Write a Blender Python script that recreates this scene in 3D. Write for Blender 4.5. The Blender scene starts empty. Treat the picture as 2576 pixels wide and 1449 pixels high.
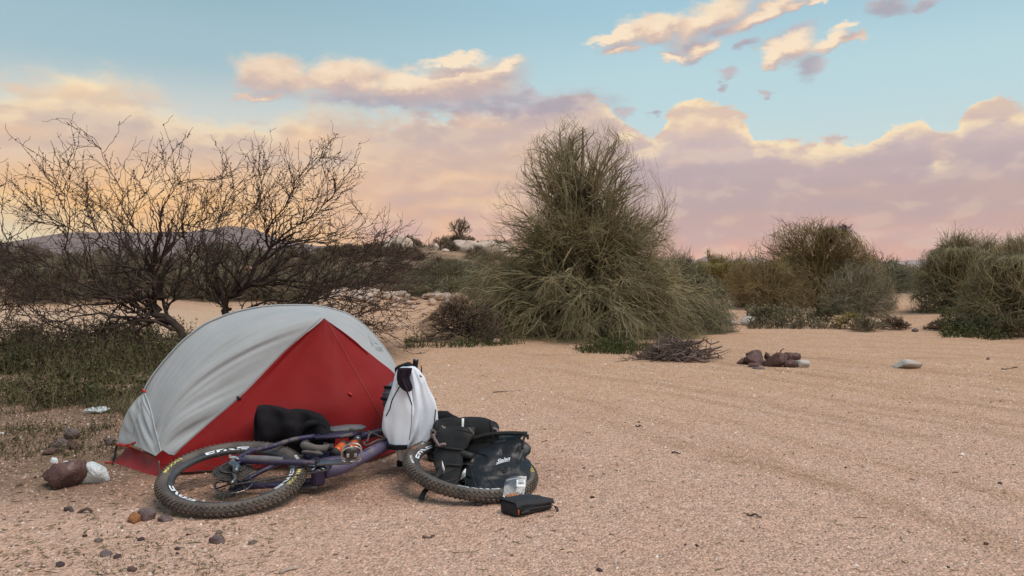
import bpy, math
import numpy as np
from mathutils import Vector, Matrix

scene = bpy.context.scene
COL = scene.collection
rng = np.random.default_rng(11)
R = math.radians

# ------------------------------------------------------------------ camera
W, H, F = 2576.0, 1449.0, 1946.0
CAM = np.array([0.0, 0.0, 1.2])
PITCH = math.atan(52.5 / F)
cam_data = bpy.data.cameras.new('camera')
cam_data.sensor_width = 36.0
cam_data.lens = 36.0 * F / W
cam_data.clip_start = 0.05
cam_data.clip_end = 40000.0
cam = bpy.data.objects.new('camera', cam_data)
COL.objects.link(cam)
cam.location = CAM
cam.rotation_euler = (math.pi / 2 - PITCH, 0, 0)
scene.camera = cam

scene.view_settings.view_transform = 'Standard'
scene.view_settings.look = 'None'
scene.view_settings.exposure = 0.0
scene.view_settings.gamma = 1.0
scene.view_settings.use_curve_mapping = False
scene.render.engine = 'CYCLES'
scene.cycles.max_bounces = 6
scene.cycles.diffuse_bounces = 3
scene.cycles.glossy_bounces = 3
scene.cycles.transmission_bounces = 6
scene.cycles.volume_bounces = 1
scene.cycles.transparent_max_bounces = 8
scene.cycles.use_denoising = True


def ray(u, v):
    x = (u - W / 2) / F
    z = (H / 2 - v) / F
    c, s = math.cos(PITCH), math.sin(PITCH)
    return np.array([x, c + s * z, -s + c * z])


def at(u, v, y):
    r = ray(u, v)
    return CAM + r * (y / r[1])


def gd(u, v, z=0.0):
    r = ray(u, v)
    return CAM + r * ((z - CAM[2]) / r[2])


def lin(r, g, b):
    f = lambda c: c / 12.92 if c <= 0.04045 else ((c + 0.055) / 1.055) ** 2.4
    return (f(r / 255), f(g / 255), f(b / 255), 1.0)


# ------------------------------------------------------------------ node helpers
class NT:
    def __init__(self, tree):
        self.t = tree
        self.n = tree.nodes
        self.l = tree.links

    def put(self, sock, v):
        if isinstance(v, bpy.types.NodeSocket):
            self.l.new(v, sock)
        elif v is not None:
            sock.default_value = v

    def m(self, op, a, b=None, c=None, clamp=False):
        n = self.n.new('ShaderNodeMath')
        n.operation = op
        n.use_clamp = clamp
        self.put(n.inputs[0], a)
        self.put(n.inputs[1], b)
        self.put(n.inputs[2], c)
        return n.outputs[0]

    def vm(self, op, a, b=None, out=0):
        n = self.n.new('ShaderNodeVectorMath')
        n.operation = op
        self.put(n.inputs[0], a)
        if op == 'SCALE':
            self.put(n.inputs['Scale'], b)
        else:
            self.put(n.inputs[1], b)
        return n.outputs[out]

    def smooth(self, x, lo, hi, tolo=0.0, tohi=1.0):
        n = self.n.new('ShaderNodeMapRange')
        n.interpolation_type = 'SMOOTHSTEP'
        self.put(n.inputs[0], x)
        self.put(n.inputs[1], lo)
        self.put(n.inputs[2], hi)
        self.put(n.inputs[3], tolo)
        self.put(n.inputs[4], tohi)
        return n.outputs[0]

    def ramp(self, x, stops, interp='EASE'):
        n = self.n.new('ShaderNodeValToRGB')
        n.color_ramp.interpolation = interp
        e = n.color_ramp.elements
        while len(e) > 1:
            e.remove(e[0])
        e[0].position = stops[0][0]
        e[0].color = stops[0][1]
        for p, c in stops[1:]:
            k = e.new(p)
            k.color = c
        self.put(n.inputs[0], x)
        return n.outputs[0]

    def noise(self, vec, scale, detail=6.0, rough=0.55, dist=0.0, out=0):
        n = self.n.new('ShaderNodeTexNoise')
        self.put(n.inputs['Vector'], vec)
        n.inputs['Scale'].default_value = scale
        n.inputs['Detail'].default_value = detail
        n.inputs['Roughness'].default_value = rough
        n.inputs['Distortion'].default_value = dist
        return n.outputs[out]

    def voro(self, vec, scale, out='Color', feature='F1'):
        n = self.n.new('ShaderNodeTexVoronoi')
        n.feature = feature
        self.put(n.inputs['Vector'], vec)
        n.inputs['Scale'].default_value = scale
        return n.outputs[out]

    def mix(self, f, a, b, blend='MIX'):
        n = self.n.new('ShaderNodeMix')
        n.data_type = 'RGBA'
        n.blend_type = blend
        self.put(n.inputs[0], f)
        self.put(n.inputs[6], a)
        self.put(n.inputs[7], b)
        return n.outputs[2]

    def mapping(self, vec, loc=(0, 0, 0), rot=(0, 0, 0), scale=(1, 1, 1), kind='POINT'):
        n = self.n.new('ShaderNodeMapping')
        n.vector_type = kind
        self.put(n.inputs[0], vec)
        n.inputs['Location'].default_value = loc
        n.inputs['Rotation'].default_value = rot
        n.inputs['Scale'].default_value = scale
        return n.outputs[0]

    def comb(self, x, y, z):
        n = self.n.new('ShaderNodeCombineXYZ')
        self.put(n.inputs[0], x)
        self.put(n.inputs[1], y)
        self.put(n.inputs[2], z)
        return n.outputs[0]

    def sep(self, v):
        n = self.n.new('ShaderNodeSeparateXYZ')
        self.put(n.inputs[0], v)
        return n.outputs

    def curve(self, x, pts):
        n = self.n.new('ShaderNodeFloatCurve')
        c = n.mapping.curves[0]
        n.mapping.use_clip = False
        c.points[0].location = pts[0]
        c.points[1].location = pts[-1]
        for p in pts[1:-1]:
            c.points.new(*p)
        for p in c.points:
            p.handle_type = 'AUTO_CLAMPED'
        n.mapping.update()
        self.put(n.inputs['Value'], x)
        return n.outputs[0]


# ------------------------------------------------------------------ sun and sky
SUN_EL, SUN_AZ = 62.0, 122.0          # azimuth clockwise from +Y (the view direction)
sun_data = bpy.data.lights.new('sun', 'SUN')
sun_data.energy = 2.75
sun_data.angle = R(45)
sun_data.color = (1.0, 0.90, 0.83)
sun = bpy.data.objects.new('sun', sun_data)
COL.objects.link(sun)
sd = Vector((math.sin(R(SUN_AZ)) * math.cos(R(SUN_EL)), math.cos(R(SUN_AZ)) * math.cos(R(SUN_EL)), math.sin(R(SUN_EL))))
sun.rotation_euler = sd.to_track_quat('Z', 'Y').to_euler()
sun.location = (4, -4, 12)

world = bpy.data.worlds.new('World')
scene.world = world
world.use_nodes = True
wt = NT(world.node_tree)
wt.n.clear()


def azel(u, v):
    r = ray(u, v)
    r = r / np.linalg.norm(r)
    return math.degrees(math.atan2(r[0], r[1])), math.degrees(math.asin(r[2]))


def build_sky():
    N = wt
    tc = N.n.new('ShaderNodeTexCoord')
    d = N.vm('NORMALIZE', tc.outputs['Generated'])
    sx, sy, sz = N.sep(d)
    el = N.m('MULTIPLY', N.m('ARCSINE', sz), 180 / math.pi)
    az = N.m('MULTIPLY', N.m('ARCTAN2', sx, sy), 180 / math.pi)
    # cloud noise, a little flattened
    pn = N.mapping(d, scale=(1, 1, 2.0))
    n_big = N.noise(pn, 7.0, 3.0, 0.5)
    n_edge = N.noise(pn, 15.0, 8.0, 0.62)
    r_a = N.noise(pn, 15.0, 3.5, 0.5)
    r_b = N.noise(N.mapping(d, loc=(0.010, 0.0, -0.022), scale=(1, 1, 2.0)), 15.0, 3.5, 0.5)
    relief = N.m('SUBTRACT', r_b, r_a)          # lit from above and from the left
    pstreak = N.mapping(d, scale=(1, 1, 7.0))
    n_streak = N.noise(pstreak, 4.0, 5.0, 0.52, 0.3)
    n_patch = N.noise(N.mapping(d, loc=(3.1, 1.7, 0.4), scale=(1, 1, 3.4)), 6.5, 5.0, 0.52, 0.2)

    e01 = N.m('DIVIDE', el, 90.0, clamp=True)
    # clear sky
    clear_r = N.ramp(e01, [(0.0, lin(214, 214, 206)), (0.08, lin(200, 218, 218)), (0.14, lin(184, 214, 220)), (0.21, lin(158, 197, 213)), (0.32, lin(134, 177, 199)), (1.0, lin(96, 146, 182))])
    clear_l = N.ramp(e01, [(0.0, lin(246, 226, 170)), (0.055, lin(238, 222, 180)), (0.11, lin(206, 210, 204)), (0.16, lin(160, 190, 200)), (0.22, lin(143, 178, 192)), (0.32, lin(120, 160, 180)), (1.0, lin(96, 146, 182))])
    fl = N.smooth(az, 12.0, -24.0)
    clear = N.mix(fl, clear_r, clear_l)
    nish = N.n.new('ShaderNodeTexSky')
    nish.sky_type = 'NISHITA'
    nish.sun_disc = False
    nish.sun_elevation = R(SUN_EL)
    nish.sun_rotation = R(SUN_AZ)
    nb = N.vm('SCALE', nish.outputs[0], 0.006)
    clear = N.mix(1.0, clear, nb, 'ADD')

    # --- the long bank of cloud: its upper edge as elevation over azimuth
    top_px = [(-700, 300), (-300, 230), (0, 185), (70, 168), (150, 138), (210, 130), (275, 156), (340, 178), (420, 214), (480, 240), (600, 268), (740, 262),
              (900, 262), (1300, 272), (1400, 235), (1450, 212), (1500, 222), (1535, 250), (1590, 320), (1640, 328), (1690, 262), (1730, 246), (1790, 262), (1850, 266),
              (1885, 300), (1910, 345), (1950, 338), (2010, 336), (2075, 348), (2130, 352), (2200, 326), (2270, 300), (2320, 288), (2350, 345), (2395, 335), (2440, 275), (2510, 248),
              (2600, 252), (2800, 300), (3300, 260)]
    pts = []
    for u, v in top_px:
        a, e = azel(u, v)
        pts.append(((a + 60) / 120, e / 40))
    pts = [(0.0, pts[0][1])] + pts + [(1.0, pts[-1][1])]
    azn = N.m('DIVIDE', N.m('ADD', az, 60.0), 120.0, clamp=True)
    top = N.m('MULTIPLY', N.curve(azn, pts), 40.0)
    softl = N.smooth(az, 0.0, -18.0, 0.45, 2.4)
    depth = N.m('SUBTRACT', N.m('ADD', top, N.m('MULTIPLY', N.m('SUBTRACT', n_edge, 0.5), 5.2)), el)   # degrees below the edge
    bank = N.m('DIVIDE', depth, softl, clamp=True)
    bank = N.smooth(bank, 0.0, 1.0)

    sc = lambda deg: max(0.0, deg) / 25.0
    e25 = N.m('DIVIDE', N.m('ADD', el, N.m('MULTIPLY', N.m('SUBTRACT', n_streak, 0.5), 3.0)), 25.0, clamp=True)
    c_right = N.ramp(e25, [(0.0, lin(236, 172, 146)), (sc(1.2), lin(230, 168, 146)), (sc(2.6), lin(210, 164, 152)), (sc(4.2), lin(194, 165, 162)), (sc(6.5), lin(190, 170, 174)),
                           (sc(8.5), lin(204, 184, 184)), (sc(10.5), lin(226, 200, 182)), (sc(13), lin(244, 216, 180)), (1.0, lin(244, 220, 190))])
    c_mid = N.ramp(e25, [(0.0, lin(240, 174, 140)), (sc(1.5), lin(234, 172, 144)), (sc(3), lin(219, 174, 158)), (sc(5), lin(212, 177, 164)), (sc(7.5), lin(216, 186, 168)), (sc(9.5), lin(212, 187, 176)),
                         (sc(11.5), lin(200, 181, 179)), (sc(13.5), lin(206, 186, 180)), (1.0, lin(235, 212, 190))])
    c_left = N.ramp(e25, [(0.0, lin(255, 204, 128)), (sc(2.5), lin(254, 196, 124)), (sc(4.2), lin(249, 196, 138)), (sc(6.0), lin(236, 195, 156)), (sc(8.0), lin(221, 194, 172)), (sc(9.8), lin(216, 194, 178)),
                          (sc(11.0), lin(236, 214, 184)), (sc(12.2), lin(250, 230, 194)), (sc(14.5), lin(246, 230, 204)), (1.0, lin(242, 232, 214))])
    azw = N.m('ADD', az, N.m('MULTIPLY', N.m('SUBTRACT', n_big, 0.5), 16.0))
    body = N.mix(N.smooth(azw, -16.0, -5.0), c_left, c_mid)
    body = N.mix(N.smooth(azw, 3.0, 12.0), body, c_right)
    # pale gap of clear yellow sky low at the far left
    a0, e0 = azel(10, 575)
    gp = N.vm('LENGTH', N.mapping(N.comb(az, el, 0.0), loc=(a0 - 3, e0, 0), scale=(9.0, 2.3, 1), kind='TEXTURE'), out=1)
    gap = N.smooth(N.m('ADD', gp, N.m('MULTIPLY', N.m('SUBTRACT', n_streak, 0.5), 1.2)), 1.25, 0.5)
    body = N.mix(gap, body, lin(240, 228, 184))
    # warm-lit patches and lavender shade within the bank
    warm = N.smooth(n_patch, 0.50, 0.74)
    warm_fade = N.m('MULTIPLY', warm, N.smooth(az, 22.0, -8.0, 0.12, 0.70))
    body = N.mix(warm_fade, body, lin(253, 208, 160))
    cool = N.m('MULTIPLY', N.smooth(n_patch, 0.52, 0.28), 0.42)
    body = N.mix(cool, body, lin(188, 168, 172))
    # glow of falling rain above the rocky rise
    for (u, v, w, h, k, col) in ((1125, 600, 60, 70, 0.8, lin(247, 190, 140)), (360, 525, 430, 85, 0.9, lin(255, 196, 122)), (900, 470, 200, 40, 0.35, lin(248, 198, 158)), (2350, 585, 190, 16, 0.5, lin(232, 180, 160)), (1250, 560, 60, 40, 0.55, lin(246, 190, 160))):
        a0, e0 = azel(u, v)
        g = N.vm('LENGTH', N.mapping(N.comb(az, el, 0.0), loc=(a0, e0, 0), scale=(w * 0.0294, h * 0.0294, 1), kind='TEXTURE'), out=1)
        g = N.m('MULTIPLY', N.smooth(N.m('ADD', g, N.m('MULTIPLY', N.m('SUBTRACT', n_patch, 0.5), 2.0)), 1.3, 0.1), k)
        body = N.mix(g, body, col)
    # sun-lit upper rims of the cumulus heads
    rw = N.m('ADD', N.smooth(az, 2.0, 12.0, 1.1, 2.4), N.smooth(az, -9.0, -19.0, 0.0, 3.4))
    rim = N.smooth(depth, rw, 0.0)
    rim = N.m('MULTIPLY', rim, N.m('MAXIMUM', N.smooth(az, -2.0, 9.0, 0.55, 1.0), N.smooth(az, -9.0, -19.0, 0.5, 0.95)))
    rim = N.m('MULTIPLY', rim, N.smooth(relief, -0.10, 0.06, 0.35, 1.0))
    rimc = N.mix(N.smooth(relief, -0.06, 0.09), lin(238, 208, 178), lin(255, 231, 188))
    body = N.mix(rim, body, rimc)
    body = N.mix(N.m('MULTIPLY', N.smooth(relief, 0.0, 0.12), 0.20), body, lin(255, 226, 190))
    body = N.mix(N.m('MULTIPLY', N.smooth(relief, 0.0, -0.12), 0.16), body, lin(178, 160, 168))

    # --- detached clouds
    ncol = N.noise(pn, 15.0, 9.0, 0.66, 0.0, out=1)
    warp = N.vm('SCALE', N.vm('SUBTRACT', ncol, (0.5, 0.5, 0.5)), 3.2)
    P = N.vm('ADD', N.comb(az, el, 0.0), warp)

    def blobs(lst, P=P):
        cur = None
        for (u, v, ru, rv, rot) in lst:
            a, e = azel(u, v)
            mp = N.mapping(P, loc=(a, e, 0), rot=(0, 0, R(rot)), scale=(ru * 0.0294 * 1.12, rv * 0.0294 * 1.15, 1), kind='TEXTURE')
            L = N.vm('LENGTH', N.vm('MULTIPLY', mp, (1, 1, 0)), out=1)
            cur = L if cur is None else N.m('MINIMUM', cur, L)
        return N.m('SUBTRACT', 1.0, cur)

    lit_list = [(700, 190, 125, 52, 0), (860, 195, 140, 50, 0), (1040, 215, 150, 38, 0), (1190, 205, 140, 46, 4), (1260, 180, 70, 20, 10), (660, 242, 72, 8, 4), (1150, 155, 85, 14, 8),
                 (1560, 92, 90, 12, 6), (1650, 70, 110, 34, 14), (1780, 40, 130, 42, 22), (1920, 25, 110, 26, 24), (1995, 8, 50, 14, 10), (1570, 130, 46, 14, 2), (1765, 124, 46, 20, 8),
                 (1690, 136, 46, 12, -6), (1990, 118, 60, 30, 8), (1950, 140, 34, 22, 0), (2090, 104, 52, 20, 12), (2150, 96, 32, 10, 10), (2135, 66, 24, 9, 10), (2055, 5, 22, 10, 20)]
    lit = blobs(lit_list)
    lit_up = blobs(lit_list, N.vm('ADD', P, (-0.35, 0.75, 0.0)))
    face = N.m('ADD', N.m('SUBTRACT', lit, lit_up), N.m('MULTIPLY', relief, 1.6))
    grey = blobs([(1000, 255, 190, 26, 2), (1200, 255, 230, 34, 3), (1380, 262, 190, 34, 2), (1560, 284, 40, 18, 0), (1325, 235, 36, 18, 10), (1720, 118, 70, 16, 8), (1840, 75, 70, 16, 14), (1985, 100, 66, 30, 20), (1880, 112, 34, 13, 20), (2046, 165, 36, 26, 24),
                  (1828, 182, 32, 14, 6), (1930, 230, 20, 8, 6), (1645, 292, 22, 7, 4), (2240, 12, 50, 22, -10), (2330, 8, 34, 12, 10), (1820, 215, 14, 10, 40), (1740, 140, 30, 24, 30)])
    sh = N.m('MULTIPLY', N.m('SUBTRACT', n_edge, 0.5), 0.9)
    a_lit = N.m('MULTIPLY', N.smooth(N.m('ADD', lit, sh), -0.10, 0.60), 0.95)
    a_grey = N.m('MULTIPLY', N.smooth(N.m('ADD', grey, sh), -0.12, 0.70), 0.85)
    lit_c = N.mix(N.smooth(face, -0.55, 0.50), lin(196, 176, 176), lin(236, 204, 178))
    lit_c = N.mix(N.smooth(face, 0.05, 0.75), lit_c, lin(255, 231, 200))
    grey_c = N.mix(N.smooth(relief, -0.10, 0.10), lin(172, 164, 176), lin(198, 184, 188))
    # a thin scatter of the same small clouds over the rest of the sky
    n_far = N.noise(N.mapping(d, loc=(5.3, 2.2, 0.7), scale=(1, 1, 1.6)), 4.0, 8.0, 0.58)
    far_m = N.m('MULTIPLY', N.smooth(n_far, 0.56, 0.70), N.smooth(el, 23.0, 32.0))
    far_side = N.m('MULTIPLY', N.smooth(n_far, 0.54, 0.66), N.smooth(N.m('ABSOLUTE', az), 42.0, 60.0))
    far_m = N.m('MULTIPLY', N.m('MAXIMUM', far_m, far_side), 0.85)

    col = N.mix(far_m, clear, lit_c)
    col = N.mix(bank, col, body)
    col = N.mix(a_grey, col, grey_c)
    col = N.mix(a_lit, col, lit_c)
    # below the horizon: plain ground-coloured backing
    col = N.mix(N.smooth(el, -0.3, -1.5), col, (0.32, 0.22, 0.16, 1))
    bg = N.n.new('ShaderNodeBackground')
    N.put(bg.inputs[0], col)
    bg.inputs[1].default_value = 1.0
    out = N.n.new('ShaderNodeOutputWorld')
    N.l.new(bg.outputs[0], out.inputs[0])


build_sky()
world.cycles.sampling_method = 'MANUAL'
world.cycles.sample_map_resolution = 512

# ------------------------------------------------------------------ mesh helpers
def mk_mesh(name, V, Fs, smooth=False, mats=None, midx=None):
    """V (n,3); Fs: list of index arrays, each (m,k)."""
    if not isinstance(Fs, (list, tuple)):
        Fs = [Fs]
    Fs = [np.asarray(f, dtype=np.int32) for f in Fs if len(f)]
    me = bpy.data.meshes.new(name)
    V = np.asarray(V, dtype=np.float32)
    me.vertices.add(len(V))
    me.vertices.foreach_set('co', V.ravel())
    loops = np.concatenate([f.ravel() for f in Fs])
    sizes = np.concatenate([np.full(len(f), f.shape[1], dtype=np.int32) for f in Fs])
    starts = np.concatenate([[0], np.cumsum(sizes)[:-1]]).astype(np.int32)
    me.loops.add(len(loops))
    me.loops.foreach_set('vertex_index', loops)
    me.polygons.add(len(sizes))
    me.polygons.foreach_set('loop_start', starts)
    if smooth:
        me.polygons.foreach_set('use_smooth', np.ones(len(sizes), dtype=bool))
    if mats:
        for m_ in mats:
            me.materials.append(m_)
        if midx is not None:
            me.polygons.foreach_set('material_index', np.asarray(midx, dtype=np.int32))
    me.update(calc_edges=True)
    me.validate()
    return me


def link(name, me, loc=(0, 0, 0), parent=None):
    o = bpy.data.objects.new(name, me)
    COL.objects.link(o)
    o.location = loc
    if parent is not None:
        o.parent = parent
    return o


def tag(o, label=None, cat=None, group=None, kind=None):
    if label:
        o['label'] = label
    if cat:
        o['category'] = cat
    if group:
        o['group'] = group
    if kind:
        o['kind'] = kind
    return o


def root(name, loc, label, cat, group=None):
    o = bpy.data.objects.new(name, None)
    COL.objects.link(o)
    o.location = loc
    o.empty_display_size = 0.1
    return tag(o, label, cat, group)


def part(name, V, Fs, mat, par, smooth=True, label=None, kind=None):
    """Part whose vertices are given in world space (parent unrotated at its location)."""
    off = np.zeros(3)
    p = par
    while p is not None:
        off = off + np.array(p.location)
        p = p.parent
    me = mk_mesh(name, np.asarray(V) - off, Fs, smooth, [mat])
    o = link(name, me, (0, 0, 0), par)
    return tag(o, label, None, None, kind)


def thing_mesh(name, V, Fs, mat, label, cat, group=None, kind=None, smooth=True):
    """Single-mesh thing; origin at its base centre."""
    V = np.asarray(V, dtype=float)
    c = np.array([V[:, 0].mean(), V[:, 1].mean(), V[:, 2].min()])
    me = mk_mesh(name, V - c, Fs, smooth, [mat])
    return tag(link(name, me, c), label, cat, group, kind)


def join(lst):
    """Combine [(V, F or [F..])] into one V, list of Fs."""
    Vs, by = [], {}
    n = 0
    for V, Fs in lst:
        if not isinstance(Fs, (list, tuple)):
            Fs = [Fs]
        for f in Fs:
            f = np.asarray(f)
            if len(f):
                by.setdefault(f.shape[1], []).append(f + n)
        Vs.append(np.asarray(V, dtype=float))
        n += len(V)
    return np.concatenate(Vs), [np.concatenate(v) for v in by.values()]


def unit(a):
    a = np.asarray(a, dtype=float)
    return a / np.maximum(np.linalg.norm(a, axis=-1, keepdims=True), 1e-9)


def tubes(P, Rr, sides=3, caps=False):
    """P (N,K,3) polylines, Rr (N,K) radii -> V, [quads (, caps)]"""
    P = np.asarray(P, dtype=float)
    Rr = np.asarray(Rr, dtype=float)
    N, K, _ = P.shape
    T = np.empty_like(P)
    T[:, 1:-1] = P[:, 2:] - P[:, :-2]
    T[:, 0] = P[:, 1] - P[:, 0]
    T[:, -1] = P[:, -1] - P[:, -2]
    T = unit(T)
    avg = unit(P[:, -1] - P[:, 0] + 1e-6)
    ref = np.eye(3)[np.argmin(np.abs(avg), axis=1)]
    U = unit(np.cross(T, ref[:, None, :]))
    B = np.cross(T, U)
    ang = np.arange(sides) * 2 * np.pi / sides
    ring = P[:, :, None, :] + Rr[:, :, None, None] * (U[:, :, None, :] * np.cos(ang)[None, None, :, None] + B[:, :, None, :] * np.sin(ang)[None, None, :, None])
    V = ring.reshape(-1, 3)
    idx = np.arange(N * K * sides).reshape(N, K, sides)
    a = idx[:, :-1, :]
    b = np.roll(a, -1, axis=2)
    c = np.roll(idx[:, 1:, :], -1, axis=2)
    d = idx[:, 1:, :]
    Q = np.stack([a, b, c, d], axis=-1).reshape(-1, 4)
    if not caps:
        return V, [Q]
    return V, [Q, idx[:, 0, ::-1], idx[:, -1, :]]


def smooth_line(pts, n, closed=False):
    """Catmull-Rom through pts -> n points."""
    p = np.asarray(pts, dtype=float)
    if len(p) == 2:
        t = np.linspace(0, 1, n)[:, None]
        return p[0] * (1 - t) + p[1] * t
    if closed:
        q = np.concatenate([p[-1:], p, p[:2]])
        m_ = len(p)
    else:
        q = np.concatenate([2 * p[:1] - p[1:2], p, 2 * p[-1:] - p[-2:-1]])
        m_ = len(p) - 1
    s = np.linspace(0, m_, n, endpoint=not closed)
    i = np.minimum(s.astype(int), m_ - 1)
    t = (s - i)[:, None]
    p0, p1, p2, p3 = q[i], q[i + 1], q[i + 2], q[i + 3]
    return 0.5 * (2 * p1 + (p2 - p0) * t + (2 * p0 - 5 * p1 + 4 * p2 - p3) * t ** 2 + (3 * p1 - p0 - 3 * p2 + p3) * t ** 3)


def tube(pts, r, n=12, sides=8, caps=True, closed=False):
    line = smooth_line(pts, n, closed)
    if closed:
        line = np.concatenate([line, line[:1]])
        n = n + 1
        caps = False
    rr = np.asarray(r, dtype=float)
    if rr.ndim == 0:
        rr = np.full(n, float(rr))
    else:
        rr = np.interp(np.linspace(0, 1, n), np.linspace(0, 1, len(rr)), rr)
    return tubes(line[None], rr[None], sides, caps)


def box(c, s, rot=None, bev=0.0):
    """Box with chamfered edges (24 vertices) centred c, size s."""
    c = np.asarray(c, dtype=float)
    h = np.asarray(s, dtype=float) / 2
    b = bev if bev > 0 else min(h) * 0.12
    V, idx = [], {}
    for sx in (-1, 1):
        for sy in (-1, 1):
            for sz in (-1, 1):
                for ax in range(3):
                    p = np.array([sx, sy, sz]) * (h - b)
                    p[ax] += b * (sx, sy, sz)[ax]
                    idx[(sx, sy, sz, ax)] = len(V)
                    V.append(p)
    V = np.array(V)
    quads, tris = [], []
    for ax in range(3):
        o1, o2 = [a for a in range(3) if a != ax]
        for s_ in (-1, 1):
            f = []
            for (p, q) in ((-1, -1), (1, -1), (1, 1), (-1, 1)):
                k = [0, 0, 0]
                k[ax], k[o1], k[o2] = s_, p, q
                f.append(idx[(*k, ax)])
            quads.append(f)
    for ax in range(3):
        o1, o2 = [a for a in range(3) if a != ax]
        for p in (-1, 1):
            for q in (-1, 1):
                f = []
                for (s_, a_) in ((-1, o1), (1, o1), (1, o2), (-1, o2)):
                    k = [0, 0, 0]
                    k[ax], k[o1], k[o2] = s_, p, q
                    f.append(idx[(*k, a_)])
                quads.append(f)
    for sx in (-1, 1):
        for sy in (-1, 1):
            for sz in (-1, 1):
                tris.append([idx[(sx, sy, sz, a)] for a in range(3)])
    # outward orientation
    def fix(fs):
        out = []
        for f in fs:
            p = V[f]
            nrm = np.cross(p[1] - p[0], p[2] - p[0])
            out.append(f if np.dot(nrm, p.mean(0)) > 0 else f[::-1])
        return np.array(out)
    quads, tris = fix(quads), fix(tris)
    if rot is not None:
        V = V @ np.asarray(rot).T
    return V + c, [quads, tris]


def loft(rings, caps=True):
    """rings (K,M,3) closed sections -> V, [quads, ngons]"""
    rings = np.asarray(rings, dtype=float)
    K, M, _ = rings.shape
    idx = np.arange(K * M).reshape(K, M)
    a, d = idx[:-1], idx[1:]
    Q = np.stack([a, np.roll(a, -1, 1), np.roll(d, -1, 1), d], -1).reshape(-1, 4)
    V = rings.reshape(-1, 3)
    out = [Q]
    if caps:
        n = len(V)
        V = np.concatenate([V, rings[0].mean(0, keepdims=True), rings[-1].mean(0, keepdims=True)])
        k = np.arange(M)
        t1 = np.stack([idx[0][(k + 1) % M], idx[0][k], np.full(M, n)], -1)
        t2 = np.stack([idx[-1][k], idx[-1][(k + 1) % M], np.full(M, n + 1)], -1)
        out.append(np.concatenate([t1, t2]))
    return V, out


def superell(c, a1, a2, m_=32, p=2.5, fold=None):
    """Superellipse ring: centre c, half-axis vectors a1, a2."""
    th = np.arange(m_) * 2 * np.pi / m_
    ct, st = np.cos(th), np.sin(th)
    x = np.sign(ct) * np.abs(ct) ** (2 / p)
    y = np.sign(st) * np.abs(st) ** (2 / p)
    k = np.ones(m_) if fold is None else fold
    return np.asarray(c) + (k * x)[:, None] * np.asarray(a1) + (k * y)[:, None] * np.asarray(a2)


def vnoise(P, scale, seed=0, octaves=3):
    """Cheap smooth pseudo-noise from summed sines, range about -1..1."""
    r = np.random.default_rng(seed)
    P = np.asarray(P, dtype=float)
    out = np.zeros(P.shape[:-1])
    amp, tot = 1.0, 0.0
    for o in range(octaves):
        for k in range(4):
            d = r.normal(size=3)
            d = d / np.linalg.norm(d) * scale * (2 ** o) * r.uniform(0.7, 1.4)
            out += amp * np.sin(P @ d + r.uniform(0, 6.28)) / 2.2
        tot += amp
        amp *= 0.5
    return out / tot


_ico = {}


def ico(level):
    if level not in _ico:
        import bmesh
        bm = bmesh.new()
        bmesh.ops.create_icosphere(bm, subdivisions=level, radius=1.0)
        V = np.array([v.co[:] for v in bm.verts])
        Fc = np.array([[v.index for v in f.verts] for f in bm.faces])
        bm.free()
        _ico[level] = (V, Fc)
    return _ico[level]


def rock_verts(level, seed, size, facets=9, rough=0.10):
    """Angular rock: sphere cut by random planes, then roughened; its foot is sunk flat at z=0."""
    r = np.random.default_rng(seed)
    V, Fc = ico(level)
    V = V.copy()
    for k in range(max(9, facets)):
        n = unit(r.normal(size=3))
        dcut = r.uniform(0.46, 0.80)
        over = np.maximum(V @ n - dcut, 0)
        V -= over[:, None] * n * 0.97
    V /= np.abs(V).max(0)
    V *= (1 + rough * 0.45 * vnoise(V, 3.0, seed + 5, 2) + rough * 0.45 * vnoise(V, 11.0, seed + 6, 2))[:, None]
    V = V * np.asarray(size)
    lo = V[:, 2].min()
    cut = lo + 0.18 * (V[:, 2].max() - lo)
    V[:, 2] = np.where(V[:, 2] < cut, cut + 0.15 * (V[:, 2] - cut), V[:, 2]) - cut - 0.004
    return V, Fc


def coons(top, bottom, left, right, nu, nv, bulge=None):
    """Coons patch; top,bottom run left->right; left,right run top->bottom (lists of points)."""
    c0 = smooth_line(top, nu)
    c1 = smooth_line(bottom, nu)
    d0 = smooth_line(left, nv)
    d1 = smooth_line(right, nv)
    u = np.linspace(0, 1, nu)[None, :, None]
    v = np.linspace(0, 1, nv)[:, None, None]
    S = (1 - v) * c0[None] + v * c1[None] + (1 - u) * d0[:, None] + u * d1[:, None]
    S = S - ((1 - u) * (1 - v) * c0[0] + u * (1 - v) * c0[-1] + (1 - u) * v * c1[0] + u * v * c1[-1])
    return S


def grid_mesh(S):
    nv, nu, _ = S.shape
    idx = np.arange(nv * nu).reshape(nv, nu)
    Q = np.stack([idx[:-1, :-1], idx[1:, :-1], idx[1:, 1:], idx[:-1, 1:]], -1).reshape(-1, 4)
    return S.reshape(-1, 3), [Q]


def text_flat(s, size=1.0, shear=0.0, depth=0.0):
    """Text as flat triangles in xy, left-bottom at origin."""
    cu = bpy.data.curves.new('lettering', 'FONT')
    cu.body = s
    cu.size = size
    cu.shear = shear
    cu.offset = 0.012 * size
    cu.resolution_u = 3
    o = bpy.data.objects.new('lettering', cu)
    COL.objects.link(o)
    dg = bpy.context.evaluated_depsgraph_get()
    me = bpy.data.meshes.new_from_object(o.evaluated_get(dg))
    V = np.array([v.co[:] for v in me.vertices])
    me.calc_loop_triangles()
    T = np.array([t.vertices[:] for t in me.loop_triangles])
    bpy.data.objects.remove(o)
    bpy.data.curves.remove(cu)
    bpy.data.meshes.remove(me)
    V[:, :2] -= V[:, :2].min(0)
    return V, T


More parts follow.
